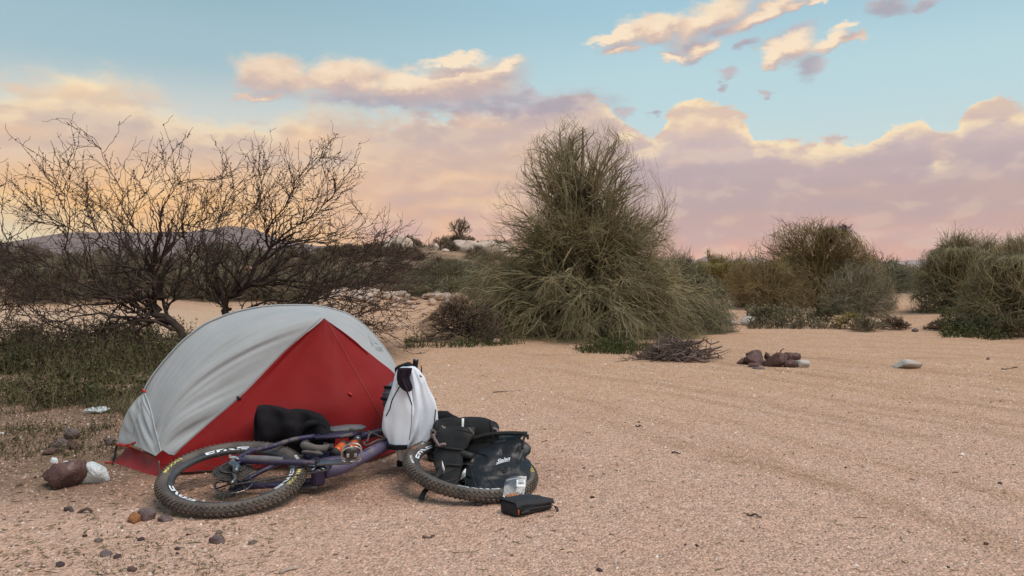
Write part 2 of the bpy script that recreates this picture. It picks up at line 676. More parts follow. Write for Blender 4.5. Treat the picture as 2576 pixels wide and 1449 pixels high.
# ------------------------------------------------------------------ materials
def mat(name, c1, c2=None, scale=8.0, rough=0.8, bump=0.0, bscale=60.0, metallic=0.0, spec=0.35, c3=None, s3=3.0, f3=0.5, stretch=(1, 1, 1), wave=None, sheen=0.0, coat=0.0, bdist=0.01):
    m = bpy.data.materials.new(name)
    m.use_nodes = True
    N = NT(m.node_tree)
    b = N.n['Principled BSDF']
    tc = N.n.new('ShaderNodeTexCoord')
    vec = tc.outputs['Object']
    if stretch != (1, 1, 1):
        vec = N.mapping(vec, scale=stretch)
    rgba = lambda c: (*c[:3], 1.0)
    if c2 is not None:
        f = N.smooth(N.noise(vec, scale, 5.0, 0.6), 0.32, 0.68)
        col = N.mix(f, rgba(c1), rgba(c2))
        if c3 is not None:
            f = N.smooth(N.noise(N.mapping(vec, loc=(4.1, 2.3, 7.7)), s3, 6.0, 0.6), f3, f3 + 0.12)
            col = N.mix(f, col, rgba(c3))
        N.put(b.inputs['Base Color'], col)
    else:
        b.inputs['Base Color'].default_value = rgba(c1)
    b.inputs['Roughness'].default_value = rough
    b.inputs['Metallic'].default_value = metallic
    b.inputs['Specular IOR Level'].default_value = spec
    if sheen:
        b.inputs['Sheen Weight'].default_value = sheen
    if coat:
        b.inputs['Coat Weight'].default_value = coat
        b.inputs['Coat Roughness'].default_value = 0.15
    if bump:
        bn = N.n.new('ShaderNodeBump')
        bn.inputs['Strength'].default_value = bump
        bn.inputs['Distance'].default_value = bdist
        N.put(bn.inputs['Height'], N.noise(vec, bscale, 6.0, 0.6))
        N.l.new(bn.outputs[0], b.inputs['Normal'])
    return m

# ------------------------------------------------------------------ terrain
def sst(x, a, b):
    t = np.clip((x - a) / (b - a), 0, 1)
    return t * t * (3 - 2 * t)


def hgt(x, y):
    x = np.asarray(x, dtype=float)
    y = np.asarray(y, dtype=float)
    P = np.stack([x, y, x * 0], -1)
    far = sst(y, 6.5, 14.0)
    z = 0.03 * vnoise(P, 0.9, 3, 3) * far + 0.10 * vnoise(P, 0.25, 4, 2) * sst(y, 16, 30)
    # rubble berm behind the tent
    bx = sst(x, -5.4, -4.0) * (1 - sst(x, -0.3, 1.6))
    z = z + 0.50 * bx * sst(y, 15.0, 18.2) * (1 - 0.6 * sst(y, 19.5, 23))
    # bank of the shrubs on the right
    bx = sst(x, 4.2, 5.4)
    z = z + 0.13 * bx * sst(y, 15.6, 16.6) * (1 - 0.75 * np.exp(-((x - 8.3 - 0.25 * (y - 16)) / 0.9) ** 2))
    # rocky rise
    z = z + 2.4 * np.exp(-((x + 6.0) / 10.0) ** 2 - ((y - 52) / 12.0) ** 2) * (1 + 0.10 * vnoise(P, 0.5, 9, 3))
    # low bank far left
    z = z + 0.55 * sst(-x, 9, 16) * sst(y, 21, 27)
    z = z + 0.8 * sst(y, 30, 90) * (1 + 0.5 * vnoise(P, 0.05, 13, 2))
    return z


def build_ground():
    n = 300
    t = np.linspace(-7.9, 7.9, n)
    gx = 4 * np.sinh(t)
    gy = 4 * np.sinh(t) + 4
    X, Y = np.meshgrid(gx, gy)
    S = np.stack([X, Y, hgt(X, Y)], -1)
    V, Fs = grid_mesh(S)
    m = bpy.data.materials.new('sandy_ground')
    m.use_nodes = True
    N = NT(m.node_tree)
    b = N.n['Principled BSDF']
    tc = N.n.new('ShaderNodeTexCoord')
    o = tc.outputs['Object']
    x, y, z = N.sep(o)
    wob = N.noise(o, 0.7, 4.0, 0.6)
    wob2 = N.noise(o, 2.3, 5.0, 0.6)
    pink = (0.54, 0.355, 0.258, 1)
    tan = (0.530, 0.340, 0.215, 1)
    col = N.mix(N.smooth(N.m('ADD', y, N.m('MULTIPLY', N.m('SUBTRACT', wob, 0.5), 5.0)), 4.0, 9.0), pink, tan)
    col = N.mix(N.smooth(wob2, 0.35, 0.7, 0.0, 0.30), col, (0.60, 0.43, 0.33, 1))
    # old tyre tracks sweeping over the lot
    bend = N.noise(o, 0.16, 2.0, 0.4, 0.0, out=1)
    ob = N.vm('ADD', o, N.vm('SCALE', N.vm('SUBTRACT', bend, (0.5, 0.5, 0.5)), 2.2))
    rv = N.mapping(ob, rot=(0, 0, R(-58)), scale=(7.0, 0.42, 1.0), kind='TEXTURE')
    st = N.noise(rv, 1.5, 6.0, 0.6, 0.0)
    trk = N.m('MULTIPLY', N.smooth(st, 0.53, 0.62), N.smooth(x, -0.6, 1.6))
    trk = N.m('MULTIPLY', trk, N.smooth(y, 13.0, 9.0))
    col = N.mix(N.m('MULTIPLY', N.m('MULTIPLY', trk, N.smooth(wob2, 0.3, 0.6, 0.35, 1.0)), 0.62), col, (0.40, 0.25, 0.155, 1))
    st2 = N.noise(N.mapping(ob, rot=(0, 0, R(-38)), scale=(9.0, 0.8, 1.0), kind='TEXTURE'), 1.7, 6.0, 0.6, 0.0)
    col = N.mix(N.m('MULTIPLY', N.smooth(st2, 0.5, 0.66), N.m('MULTIPLY', N.smooth(y, 7.0, 9.0), 0.4)), col, (0.40, 0.245, 0.145, 1))
    # ruts of single turns over the lot
    for (cx_, cy_, rad_, w_) in ((-10.5, -0.3, 13.15, 0.16), (-10.5, -0.3, 14.65, 0.16), (-9.0, 1.6, 14.1, 0.13), (-9.0, 1.6, 15.5, 0.13), (-16.0, -4.5, 23.4, 0.18), (1.0, -9.0, 19.6, 0.15), (1.0, -9.0, 21.0, 0.15)):
        dd = N.vm('LENGTH', N.vm('MULTIPLY', N.vm('SUBTRACT', ob, (cx_, cy_, 0)), (1, 1, 0)), out=1)
        dd = N.m('ABSOLUTE', N.m('ADD', N.m('SUBTRACT', dd, rad_), N.m('MULTIPLY', N.m('SUBTRACT', wob2, 0.5), 0.22)))
        rut = N.m('MULTIPLY', N.smooth(dd, w_, w_ * 0.3), N.m('MULTIPLY', N.smooth(x, -0.4, 1.0), N.smooth(wob, 0.38, 0.58, 0.15, 1.0)))
        rut = N.m('MULTIPLY', rut, N.smooth(y, 12.5, 9.5, 0.25, 1.0))
        col = N.mix(N.m('MULTIPLY', rut, 0.42), col, (0.36, 0.22, 0.135, 1))
    # pale sand of the road on the far left
    rd = N.m('MULTIPLY', N.smooth(x, -2.5, -5.0), N.m('MULTIPLY', N.smooth(N.m('ADD', y, N.m('MULTIPLY', wob, 1.5)), 11.6, 12.6), N.smooth(y, 24.0, 20.0)))
    col = N.mix(N.m('MULTIPLY', rd, 0.55), col, (0.58, 0.43, 0.30, 1))
    # scrub country farther off
    scr = N.m('MULTIPLY', N.smooth(N.m('ADD', y, N.m('MULTIPLY', wob, 4.0)), 24.0, 34.0), N.smooth(N.noise(o, 0.45, 5.0, 0.6), 0.30, 0.52, 0.35, 0.95))
    col = N.mix(scr, col, (0.17, 0.125, 0.085, 1))
    # trampled darker soil with weeds left of and in front of the tent
    dk = N.m('ADD', N.m('MULTIPLY', x, 1.0), N.m('MULTIPLY', N.m('SUBTRACT', wob2, 0.5), 1.8))
    soil = N.m('MULTIPLY', N.smooth(dk, -1.1, -2.1), N.m('MULTIPLY', N.smooth(y, 3.5, 4.4), N.smooth(N.m('ADD', y, N.m('MULTIPLY', N.m('SUBTRACT', wob, 0.5), 3.0)), 13.4, 11.6)))
    soil = N.m('MULTIPLY', soil, N.smooth(wob2, 0.25, 0.55, 0.6, 0.95))
    col = N.mix(soil, col, (0.21, 0.135, 0.09, 1))
    # trodden reddish earth along the bicycle, contact shade by the tent painted in
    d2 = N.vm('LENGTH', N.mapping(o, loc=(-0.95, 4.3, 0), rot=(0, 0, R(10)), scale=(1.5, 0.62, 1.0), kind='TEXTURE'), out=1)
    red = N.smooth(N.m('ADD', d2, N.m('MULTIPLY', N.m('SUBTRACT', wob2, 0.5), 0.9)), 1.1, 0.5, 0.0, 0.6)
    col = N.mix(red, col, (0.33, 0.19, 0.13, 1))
    # grains and pebbles
    v1 = N.voro(o, 70.0)
    g1 = N.sep(v1)[0]
    v2 = N.voro(o, 170.0)
    g2 = N.sep(v2)[1]
    k = N.m('ADD', N.m('MULTIPLY', g1, 0.52), N.m('MULTIPLY', g2, 0.44))
    n3 = N.noise(o, 26.0, 6.0, 0.7)
    k = N.m('ADD', N.m('ADD', k, 0.52), N.m('MULTIPLY', N.m('SUBTRACT', n3, 0.5), 0.7))
    col = N.mix(1.0, col, N.comb(k, k, k), 'MULTIPLY')
    n4 = N.noise(o, 7.0, 7.0, 0.7)
    col = N.mix(N.smooth(n4, 0.60, 0.70, 0.0, 0.45), col, (0.30, 0.18, 0.115, 1))
    col = N.mix(1.0, col, (1.25, 1.19, 1.17, 1), 'MULTIPLY')
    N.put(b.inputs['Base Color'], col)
    b.inputs['Roughness'].default_value = 0.95
    b.inputs['Specular IOR Level'].default_value = 0.1
    hgt_ = N.m('ADD', N.m('MULTIPLY', N.voro(o, 70.0, 'Distance'), -0.8), N.m('MULTIPLY', n3, 1.2))
    hgt_ = N.m('ADD', hgt_, N.m('MULTIPLY', st, N.m('MULTIPLY', N.smooth(x, -0.6, 1.6), 2.0)))
    hgt_ = N.m('ADD', hgt_, N.m('MULTIPLY', N.noise(o, 4.0, 4.0, 0.6), 3.0))
    bp = N.n.new('ShaderNodeBump')
    bp.inputs['Strength'].default_value = 0.75
    bp.inputs['Distance'].default_value = 0.034
    N.put(bp.inputs['Height'], hgt_)
    N.l.new(bp.outputs[0], b.inputs['Normal'])
    g = link('ground', mk_mesh('ground', V, Fs, True, [m]))
    tag(g, 'sandy pinkish gravel lot running out to the horizon', None, None, 'structure')


build_ground()


def ridge(name, label, pts_px, dist, depth, mat_, seed, rough=0.04):
    """Mountain with real depth: crest through pixel outline at distance dist, slopes falling to both sides."""
    crest = smooth_line([at(u, v, dist) for u, v in pts_px], 90)
    rows = []
    for k, f in enumerate(np.linspace(-1, 1, 25)):
        q = crest.copy()
        q[:, 1] += f * depth
        fall = (1 - abs(f)) ** 0.9
        nz = vnoise(np.stack([q[:, 0], q[:, 1], q[:, 0] * 0], -1) / dist * 60, 1.0, seed, 4)
        q[:, 2] = -20 + (q[:, 2] + 20) * fall * (1 + rough * nz * (1 + 3 * abs(f)))
        rows.append(q)
    V, Fs = grid_mesh(np.array(rows)[:, ::-1])
    o = link(name, mk_mesh(name, V, Fs, True, [mat_]))
    return tag(o, label, None, None, 'structure')


m_hill = mat('hill_scrub', (0.235, 0.165, 0.150), (0.150, 0.110, 0.100), scale=0.02, rough=0.95, bump=0.0, spec=0.1, c3=(0.30, 0.22, 0.18), s3=0.008, f3=0.55)
m_mtn = mat('mountain_rock', (0.36, 0.24, 0.21), (0.25, 0.17, 0.16), scale=0.006, rough=0.95, spec=0.1)
ridge('hill', 'long low purple hill behind the bare trees', [(-700, 690), (-300, 660), (40, 622), (110, 600), (165, 585), (240, 582), (330, 587), (430, 583), (520, 578), (575, 571), (610, 569), (650, 580), (700, 598), (780, 614), (880, 628), (960, 634), (1050, 655), (1150, 690)], 1900, 700, m_hill, 2)
ridge('mountain', 'small far pink peak between the shrubs on the right', [(1560, 700), (1640, 676), (1690, 668), (1720, 667), (1745, 658), (1775, 646), (1790, 643), (1810, 650), (1830, 660), (1850, 665), (1880, 668), (1920, 680), (2000, 700)], 4200, 900, m_mtn, 5)
ridge('mountain', 'pale farthest mountain range beyond the pink peak', [(1250, 690), (1500, 668), (1680, 655), (1712, 648), (1735, 652), (1770, 654), (1850, 652), (1900, 647), (1940, 655), (1975, 664), (2060, 672), (2200, 660), (2310, 654), (2330, 653), (2400, 662), (2700, 668), (3300, 690)], 7000, 1200, m_mtn, 8)


def build_gravel():
    """Loose pebbles over the near ground: thousands of small low stones."""
    n = 74000
    y = 2.55 + (rng.random(n) ** 1.9) * 7.0
    x = (rng.random(n) * 2 - 1) * (0.72 * y + 0.25)
    s = 0.0026 * np.exp(rng.normal(0, 0.42, n)) * (0.75 + 0.12 * y)
    s = np.minimum(s, 0.016)
    base = np.array([[1, 0, 0], [0.3, 0.95, 0], [-0.8, 0.6, 0], [-0.8, -0.6, 0], [0.3, -0.95, 0], [0.35, 0.1, 0.75], [-0.35, -0.05, 0.68]])
    tri = np.array([[0, 1, 5], [1, 2, 6], [1, 6, 5], [2, 3, 6], [3, 4, 6], [4, 5, 6], [4, 0, 5]])
    a = rng.random(n) * 6.283
    ca, sa = np.cos(a), np.sin(a)
    B = base[None] * (1 + rng.normal(0, 0.18, (n, 7, 3)))
    B = B * (s[:, None, None] * np.stack([rng.uniform(0.8, 1.5, n), rng.uniform(0.7, 1.1, n), rng.uniform(0.7, 1.3, n)], -1)[:, None, :])
    Vx = B[:, :, 0] * ca[:, None] - B[:, :, 1] * sa[:, None] + x[:, None]
    Vy = B[:, :, 0] * sa[:, None] + B[:, :, 1] * ca[:, None] + y[:, None]
    Vz = B[:, :, 2] - 0.001 + hgt(x, y)[:, None]
    V = np.stack([Vx, Vy, Vz], -1).reshape(-1, 3)
    T = (tri[None] + (np.arange(n) * 7)[:, None, None]).reshape(-1, 3)
    m = bpy.data.materials.new('pebble')
    m.use_nodes = True
    N = NT(m.node_tree)
    b = N.n['Principled BSDF']
    ge = N.n.new('ShaderNodeNewGeometry')
    rd = ge.outputs['Random Per Island']
    c = N.ramp(rd, [(0.0, (0.16, 0.085, 0.07, 1)), (0.14, (0.30, 0.18, 0.14, 1)), (0.35, (0.47, 0.31, 0.235, 1)), (0.6, (0.57, 0.40, 0.31, 1)), (0.85, (0.66, 0.50, 0.41, 1)), (0.97, (0.74, 0.64, 0.56, 1)), (1.0, (0.82, 0.78, 0.74, 1))], 'LINEAR')
    N.put(b.inputs['Base Color'], c)
    b.inputs['Roughness'].default_value = 0.9
    b.inputs['Specular IOR Level'].default_value = 0.15
    o = link('gravel', mk_mesh('gravel', V, T, False, [m]))
    tag(o, 'loose pinkish gravel scattered over the near ground', None, None, 'stuff')


build_gravel()

# ------------------------------------------------------------------ vegetation
def bark(name, c1, c2, scale=6.0, per_island=None):
    m = bpy.data.materials.new(name)
    m.use_nodes = True
    N = NT(m.node_tree)
    b = N.n['Principled BSDF']
    tc = N.n.new('ShaderNodeTexCoord')
    f = N.smooth(N.noise(tc.outputs['Object'], scale, 5.0, 0.6), 0.35, 0.65)
    col = N.mix(f, (*c1, 1), (*c2, 1))
    if per_island:
        ge = N.n.new('ShaderNodeNewGeometry')
        k = N.smooth(ge.outputs['Random Per Island'], 0.0, 1.0, per_island[0], per_island[1])
        col = N.mix(1.0, col, N.comb(k, k, N.m('MULTIPLY', k, 0.97)), 'MULTIPLY')
    N.put(b.inputs['Base Color'], col)
    b.inputs['Roughness'].default_value = 0.85
    b.inputs['Specular IOR Level'].default_value = 0.15
    return m


M_MESQ = bark('mesquite_bark', (0.042, 0.029, 0.025), (0.075, 0.053, 0.043), 5.0, (0.6, 1.5))
M_MESQ_TWIG = bark('mesquite_twig', (0.070, 0.042, 0.035), (0.100, 0.062, 0.048), 3.0, (0.6, 1.5))
M_PALO_BARK = bark('palo_bark', (0.20, 0.165, 0.098), (0.26, 0.215, 0.13), 4.0, (0.7, 1.3))
M_PALO = bark('palo_twig', (0.275, 0.235, 0.132), (0.345, 0.288, 0.167), 1.2, (0.55, 1.5))
M_PALO_PALE = bark('palo_twig_pale', (0.36, 0.31, 0.20), (0.29, 0.25, 0.155), 1.5, (0.6, 1.3))
M_PALO_GREY = bark('palo_twig_greygreen', (0.22, 0.195, 0.125), (0.17, 0.16, 0.105), 1.2, (0.55, 1.5))
M_PALO_WARM = bark('palo_twig_warm', (0.28, 0.20, 0.095), (0.22, 0.165, 0.085), 1.0, (0.55, 1.5))
M_YELLOW = bark('rabbitbrush_leaf', (0.34, 0.27, 0.085), (0.24, 0.20, 0.075), 2.0, (0.6, 1.4))
M_SCRUB = bark('scrub_twig', (0.20, 0.165, 0.10), (0.15, 0.13, 0.085), 0.7, (0.5, 1.5))
M_SCRUB2 = bark('scrub_twig_brown', (0.20, 0.135, 0.095), (0.15, 0.105, 0.08), 0.7, (0.5, 1.5))
M_DEADWOOD = bark('dead_wood', (0.110, 0.075, 0.066), (0.19, 0.14, 0.12), 9.0, (0.55, 1.4))
M_GREYWOOD = bark('grey_twig', (0.22, 0.185, 0.125), (0.28, 0.24, 0.17), 3.0, (0.55, 1.4))
M_MISTLE = bark('mistletoe', (0.050, 0.032, 0.024), (0.080, 0.052, 0.036), 5.0, (0.6, 1.4))
M_NEST = bark('tangle', (0.075, 0.060, 0.038), (0.110, 0.090, 0.058), 3.0, (0.6, 1.4))


def lines_at(P, i, t):
    """Points and tangents at parameters t on polylines P[i]."""
    K = P.shape[1]
    s = np.clip(t, 0, 1) * (K - 1)
    k = np.minimum(s.astype(int), K - 2)
    f = (s - k)[:, None]
    a, b = P[i, k], P[i, k + 1]
    return a * (1 - f) + b * f, unit(b - a), k, f[:, 0]


def sprout(r, P, Rr, n, K, L, spread, t0=0.2, t1=1.0, up=0.0, jit=0.15, zig=0.0, ratio=0.55, rmin=0.002, taper=0.35, fall=0.4, out=None, curl=0.0, bias=None, upvar=0.0):
    """n child branches on parents (P,Rr). L=(lo,hi); up: pull to +z per step; out: (centre, strength)."""
    ln = np.linalg.norm(np.diff(P, axis=1), axis=2).sum(1)
    pr = ln / ln.sum()
    i = r.choice(len(P), n, p=pr)
    t = r.uniform(t0, t1, n)
    if bias:
        t = t0 + (t1 - t0) * r.random(n) ** bias
    p0, tan, k, f = lines_at(P, i, t)
    pr_ = Rr[i, k] * (1 - f) + Rr[i, k + 1] * f
    perp = r.normal(size=(n, 3))
    perp = unit(perp - (perp * tan).sum(1, keepdims=True) * tan)
    A = np.abs(r.normal(spread, spread * 0.3, n))[:, None]
    d = unit(tan * np.cos(A) + perp * np.sin(A))
    if out is not None:
        o = unit((p0 - np.asarray(out[0])) * np.array([1, 1, 0.6]))
        d = unit(d + o * out[1])
    length = r.uniform(L[0], L[1], n) * (1 - fall * t)
    step = (length / (K - 1))[:, None]
    Q = np.empty((n, K, 3))
    Q[:, 0] = p0
    zp = unit(np.cross(d, r.normal(size=(n, 3))))
    upi = up + r.normal(0, upvar, n) if upvar else up
    for s in range(1, K):
        dd = d + r.normal(0, jit, (n, 3))
        dd[:, 2] += upi
        if curl:
            dd[:, 2] += curl * s / K
        d = unit(dd)
        ds = unit(d + zp * (zig * (1 if s % 2 else -1))) if zig else d
        Q[:, s] = Q[:, s - 1] + ds * step
    r0 = np.maximum(pr_ * ratio, rmin)
    RR = r0[:, None] * np.linspace(1, taper, K)[None]
    return Q, np.maximum(RR, rmin * 0.5)


def ground_clamp(Q, lo=0.015):
    g = hgt(Q[..., 0], Q[..., 1]) + lo
    Q[..., 2] = np.maximum(Q[..., 2], g)
    return Q


def to_K(P, Rr, K):
    """Resample polylines to K points."""
    N0, K0, _ = P.shape
    s = np.linspace(0, K0 - 1, K)
    k = np.minimum(s.astype(int), K0 - 2)
    f = (s - k)[None, :, None]
    return P[:, k] * (1 - f) + P[:, k + 1] * f, Rr[:, k] * (1 - f[..., 0]) + Rr[:, k + 1] * f[..., 0]


# ---- the bare mesquite trees behind the tent
def mesquite(base, seed, limbs_px, label, n2, n3, n4, trunk_r):
    r = np.random.default_rng(seed)
    rt = root('mesquite_tree', (base[0], base[1], float(hgt(base[0], base[1]))), label, 'tree')
    L1, R1 = [], []
    for k, (pts, dy, r0, r1) in enumerate(limbs_px):
        Y0 = base[1]
        n = len(pts)
        w = []
        for j, (u, v) in enumerate(pts):
            v = 905 - (905 - v) * (0.72 if v < 780 else 0.95)
            w.append(at(u, v, Y0 + dy * (j / max(1, n - 1)) ** 1.2))
        line = smooth_line(w, 16)
        line[1:-1] += r.normal(0, 0.022, (14, 3))
        L1.append(line)
        R1.append(r1 * 0.7 + (r0 - r1 * 0.7) * np.linspace(1, 0, 16) ** (1.0 if k == 0 else 1.5))
    L1, R1 = np.array(L1), np.array(R1) * 0.66
    V, Fs = tubes(L1[:1], R1[:1] * (1 + 0.1 * r.normal(size=(1, 16))), 8)
    part('trunk', V, Fs, M_MESQ, rt)
    for k in range(1, len(L1)):
        V, Fs = tubes(L1[k:k + 1], R1[k:k + 1], 6)
        part('limb', V, Fs, M_MESQ, rt)
    c = np.array([base[0], base[1], 1.0])
    P2, R2 = sprout(r, L1, R1, n2, 10, (0.5, 1.25), 0.6, 0.2, 1.0, 0.035, 0.14, 0.20, 0.55, 0.0056, 0.5, 0.3, (c, 0.25))
    P3, R3 = sprout(r, np.concatenate([P2, to_K(L1, R1, 10)[0]]), np.concatenate([R2, to_K(L1, R1, 10)[1]]), n3, 8, (0.25, 0.8), 0.62, 0.1, 1.0, 0.055, 0.15, 0.24, 0.6, 0.0040, 0.6, 0.25)
    P4, R4 = sprout(r, P3, R3, n4, 4, (0.06, 0.32), 0.85, 0.1, 1.0, 0.04, 0.22, 0.3, 0.7, 0.0031, 0.7, 0.2)
    for Q in (P2, P3, P4):
        ground_clamp(Q, 0.08)
    # small leaf buds: short knots along the fine twigs
    nb = n3 * 3
    i = r.integers(0, len(P3), nb)
    p, tg, _, _ = lines_at(P3, i, r.random(nb))
    dirn = unit(r.normal(size=(nb, 3)) + 0.3)
    B = np.stack([p, p + dirn * 0.010, p + dirn * 0.022], 1)
    BR = np.tile(np.array([0.006, 0.0085, 0.003]), (nb, 1))
    V, Fs = join([tubes(P2, R2, 4), tubes(P3, R3, 3)])
    part('branch', V, Fs, M_MESQ, rt, True, 'fine bare zigzag branches', 'stuff')
    V, Fs = join([tubes(P4, R4, 3), tubes(B, BR, 3)])
    part('twig', V, Fs, M_MESQ_TWIG, rt, True, None, 'stuff')


def build_mesquites():
    b1 = gd(470, 905)
    mesquite(b1, 21, [
        ([(470, 905), (440, 806), (398, 756), (388, 708), (389, 660), (384, 600), (391, 566)], 0.0, 0.085, 0.045),
        ([(391, 566), (397, 500), (401, 441), (411, 380), (428, 330), (446, 294), (478, 276)], -0.3, 0.036, 0.006),
        ([(389, 600), (317, 577), (273, 542), (246, 470), (226, 400), (212, 330)], 0.5, 0.036, 0.008),
        ([(388, 680), (300, 679), (247, 637), (192, 562), (168, 500), (172, 425), (170, 340), (176, 296)], -0.6, 0.036, 0.007),
        ([(300, 679), (222, 652), (146, 592), (101, 548), (54, 516), (14, 486), (2, 430)], -0.3, 0.03, 0.007),
        ([(287, 694), (176, 668), (80, 622), (26, 620), (-40, 600)], 0.4, 0.026, 0.006),
        ([(440, 806), (309, 794), (222, 782), (134, 776), (80, 768)], -0.8, 0.04, 0.008),
        ([(455, 830), (360, 800), (270, 822), (190, 835), (120, 812)], -1.2, 0.04, 0.008),
        ([(398, 756), (330, 640), (300, 540), (284, 450), (262, 372), (226, 304)], 0.9, 0.032, 0.007),
        ([(391, 566), (350, 480), (330, 410), (352, 350), (362, 322)], 0.4, 0.026, 0.006),
        ([(392, 560), (430, 520), (452, 450), (500, 390), (515, 340)], 0.6, 0.03, 0.006),
        ([(388, 700), (450, 650), (480, 560), (478, 480), (510, 400)], -0.5, 0.03, 0.006),
        ([(398, 756), (345, 690), (250, 720), (150, 705), (60, 690), (30, 660)], 0.8, 0.03, 0.007),
        ([(440, 806), (375, 770), (318, 720), (265, 660), (200, 470), (120, 410), (62, 372)], 1.0, 0.034, 0.006),
        ([(460, 850), (380, 860), (300, 865), (220, 850), (150, 862)], -1.0, 0.03, 0.007),
        ([(388, 690), (440, 700), (490, 640), (520, 560), (536, 470), (560, 400)], 0.9, 0.028, 0.006),
    ], 'bare dark mesquite tree, larger and left one behind the tent', 120, 900, 2300, 0.09)
    b2 = gd(562, 893)
    mesquite(b2, 22, [
        ([(562, 893), (566, 793), (569, 732), (578, 690), (613, 652), (635, 604)], 0.0, 0.085, 0.045),
        ([(635, 604), (661, 542), (679, 500), (680, 441), (706, 388), (730, 345), (792, 325)], -0.5, 0.04, 0.006),
        ([(617, 638), (705, 627), (772, 640), (862, 617), (926, 573), (965, 556), (1010, 556)], -0.3, 0.036, 0.006),
        ([(655, 560), (723, 502), (786, 493), (838, 485), (884, 458)], 0.6, 0.032, 0.006),
        ([(650, 570), (690, 500), (733, 441), (786, 400), (829, 346)], 0.1, 0.032, 0.006),
        ([(572, 720), (538, 636), (534, 520), (551, 432), (562, 356)], 0.5, 0.034, 0.006),
        ([(578, 690), (600, 590), (600, 500), (620, 420), (652, 345)], 0.9, 0.032, 0.006),
        ([(566, 770), (661, 745), (750, 719), (818, 688), (890, 650), (960, 600)], -0.6, 0.038, 0.007),
        ([(568, 790), (640, 720), (760, 690), (880, 690), (960, 720), (1000, 690)], 0.5, 0.034, 0.006),
        ([(563, 840), (640, 770), (720, 742), (800, 752), (860, 790), (925, 810)], -0.9, 0.05, 0.006),
        ([(569, 750), (540, 700), (500, 640), (496, 560), (520, 480)], -0.5, 0.03, 0.006),
        ([(578, 690), (640, 640), (720, 580), (800, 560), (850, 530), (880, 545)], 0.9, 0.03, 0.006),
        ([(613, 652), (690, 640), (780, 660), (860, 700), (930, 640), (985, 600)], 0.2, 0.028, 0.006),
    ], 'bare dark mesquite tree, smaller right one directly behind the tent', 105, 780, 2000, 0.09)


build_mesquites()


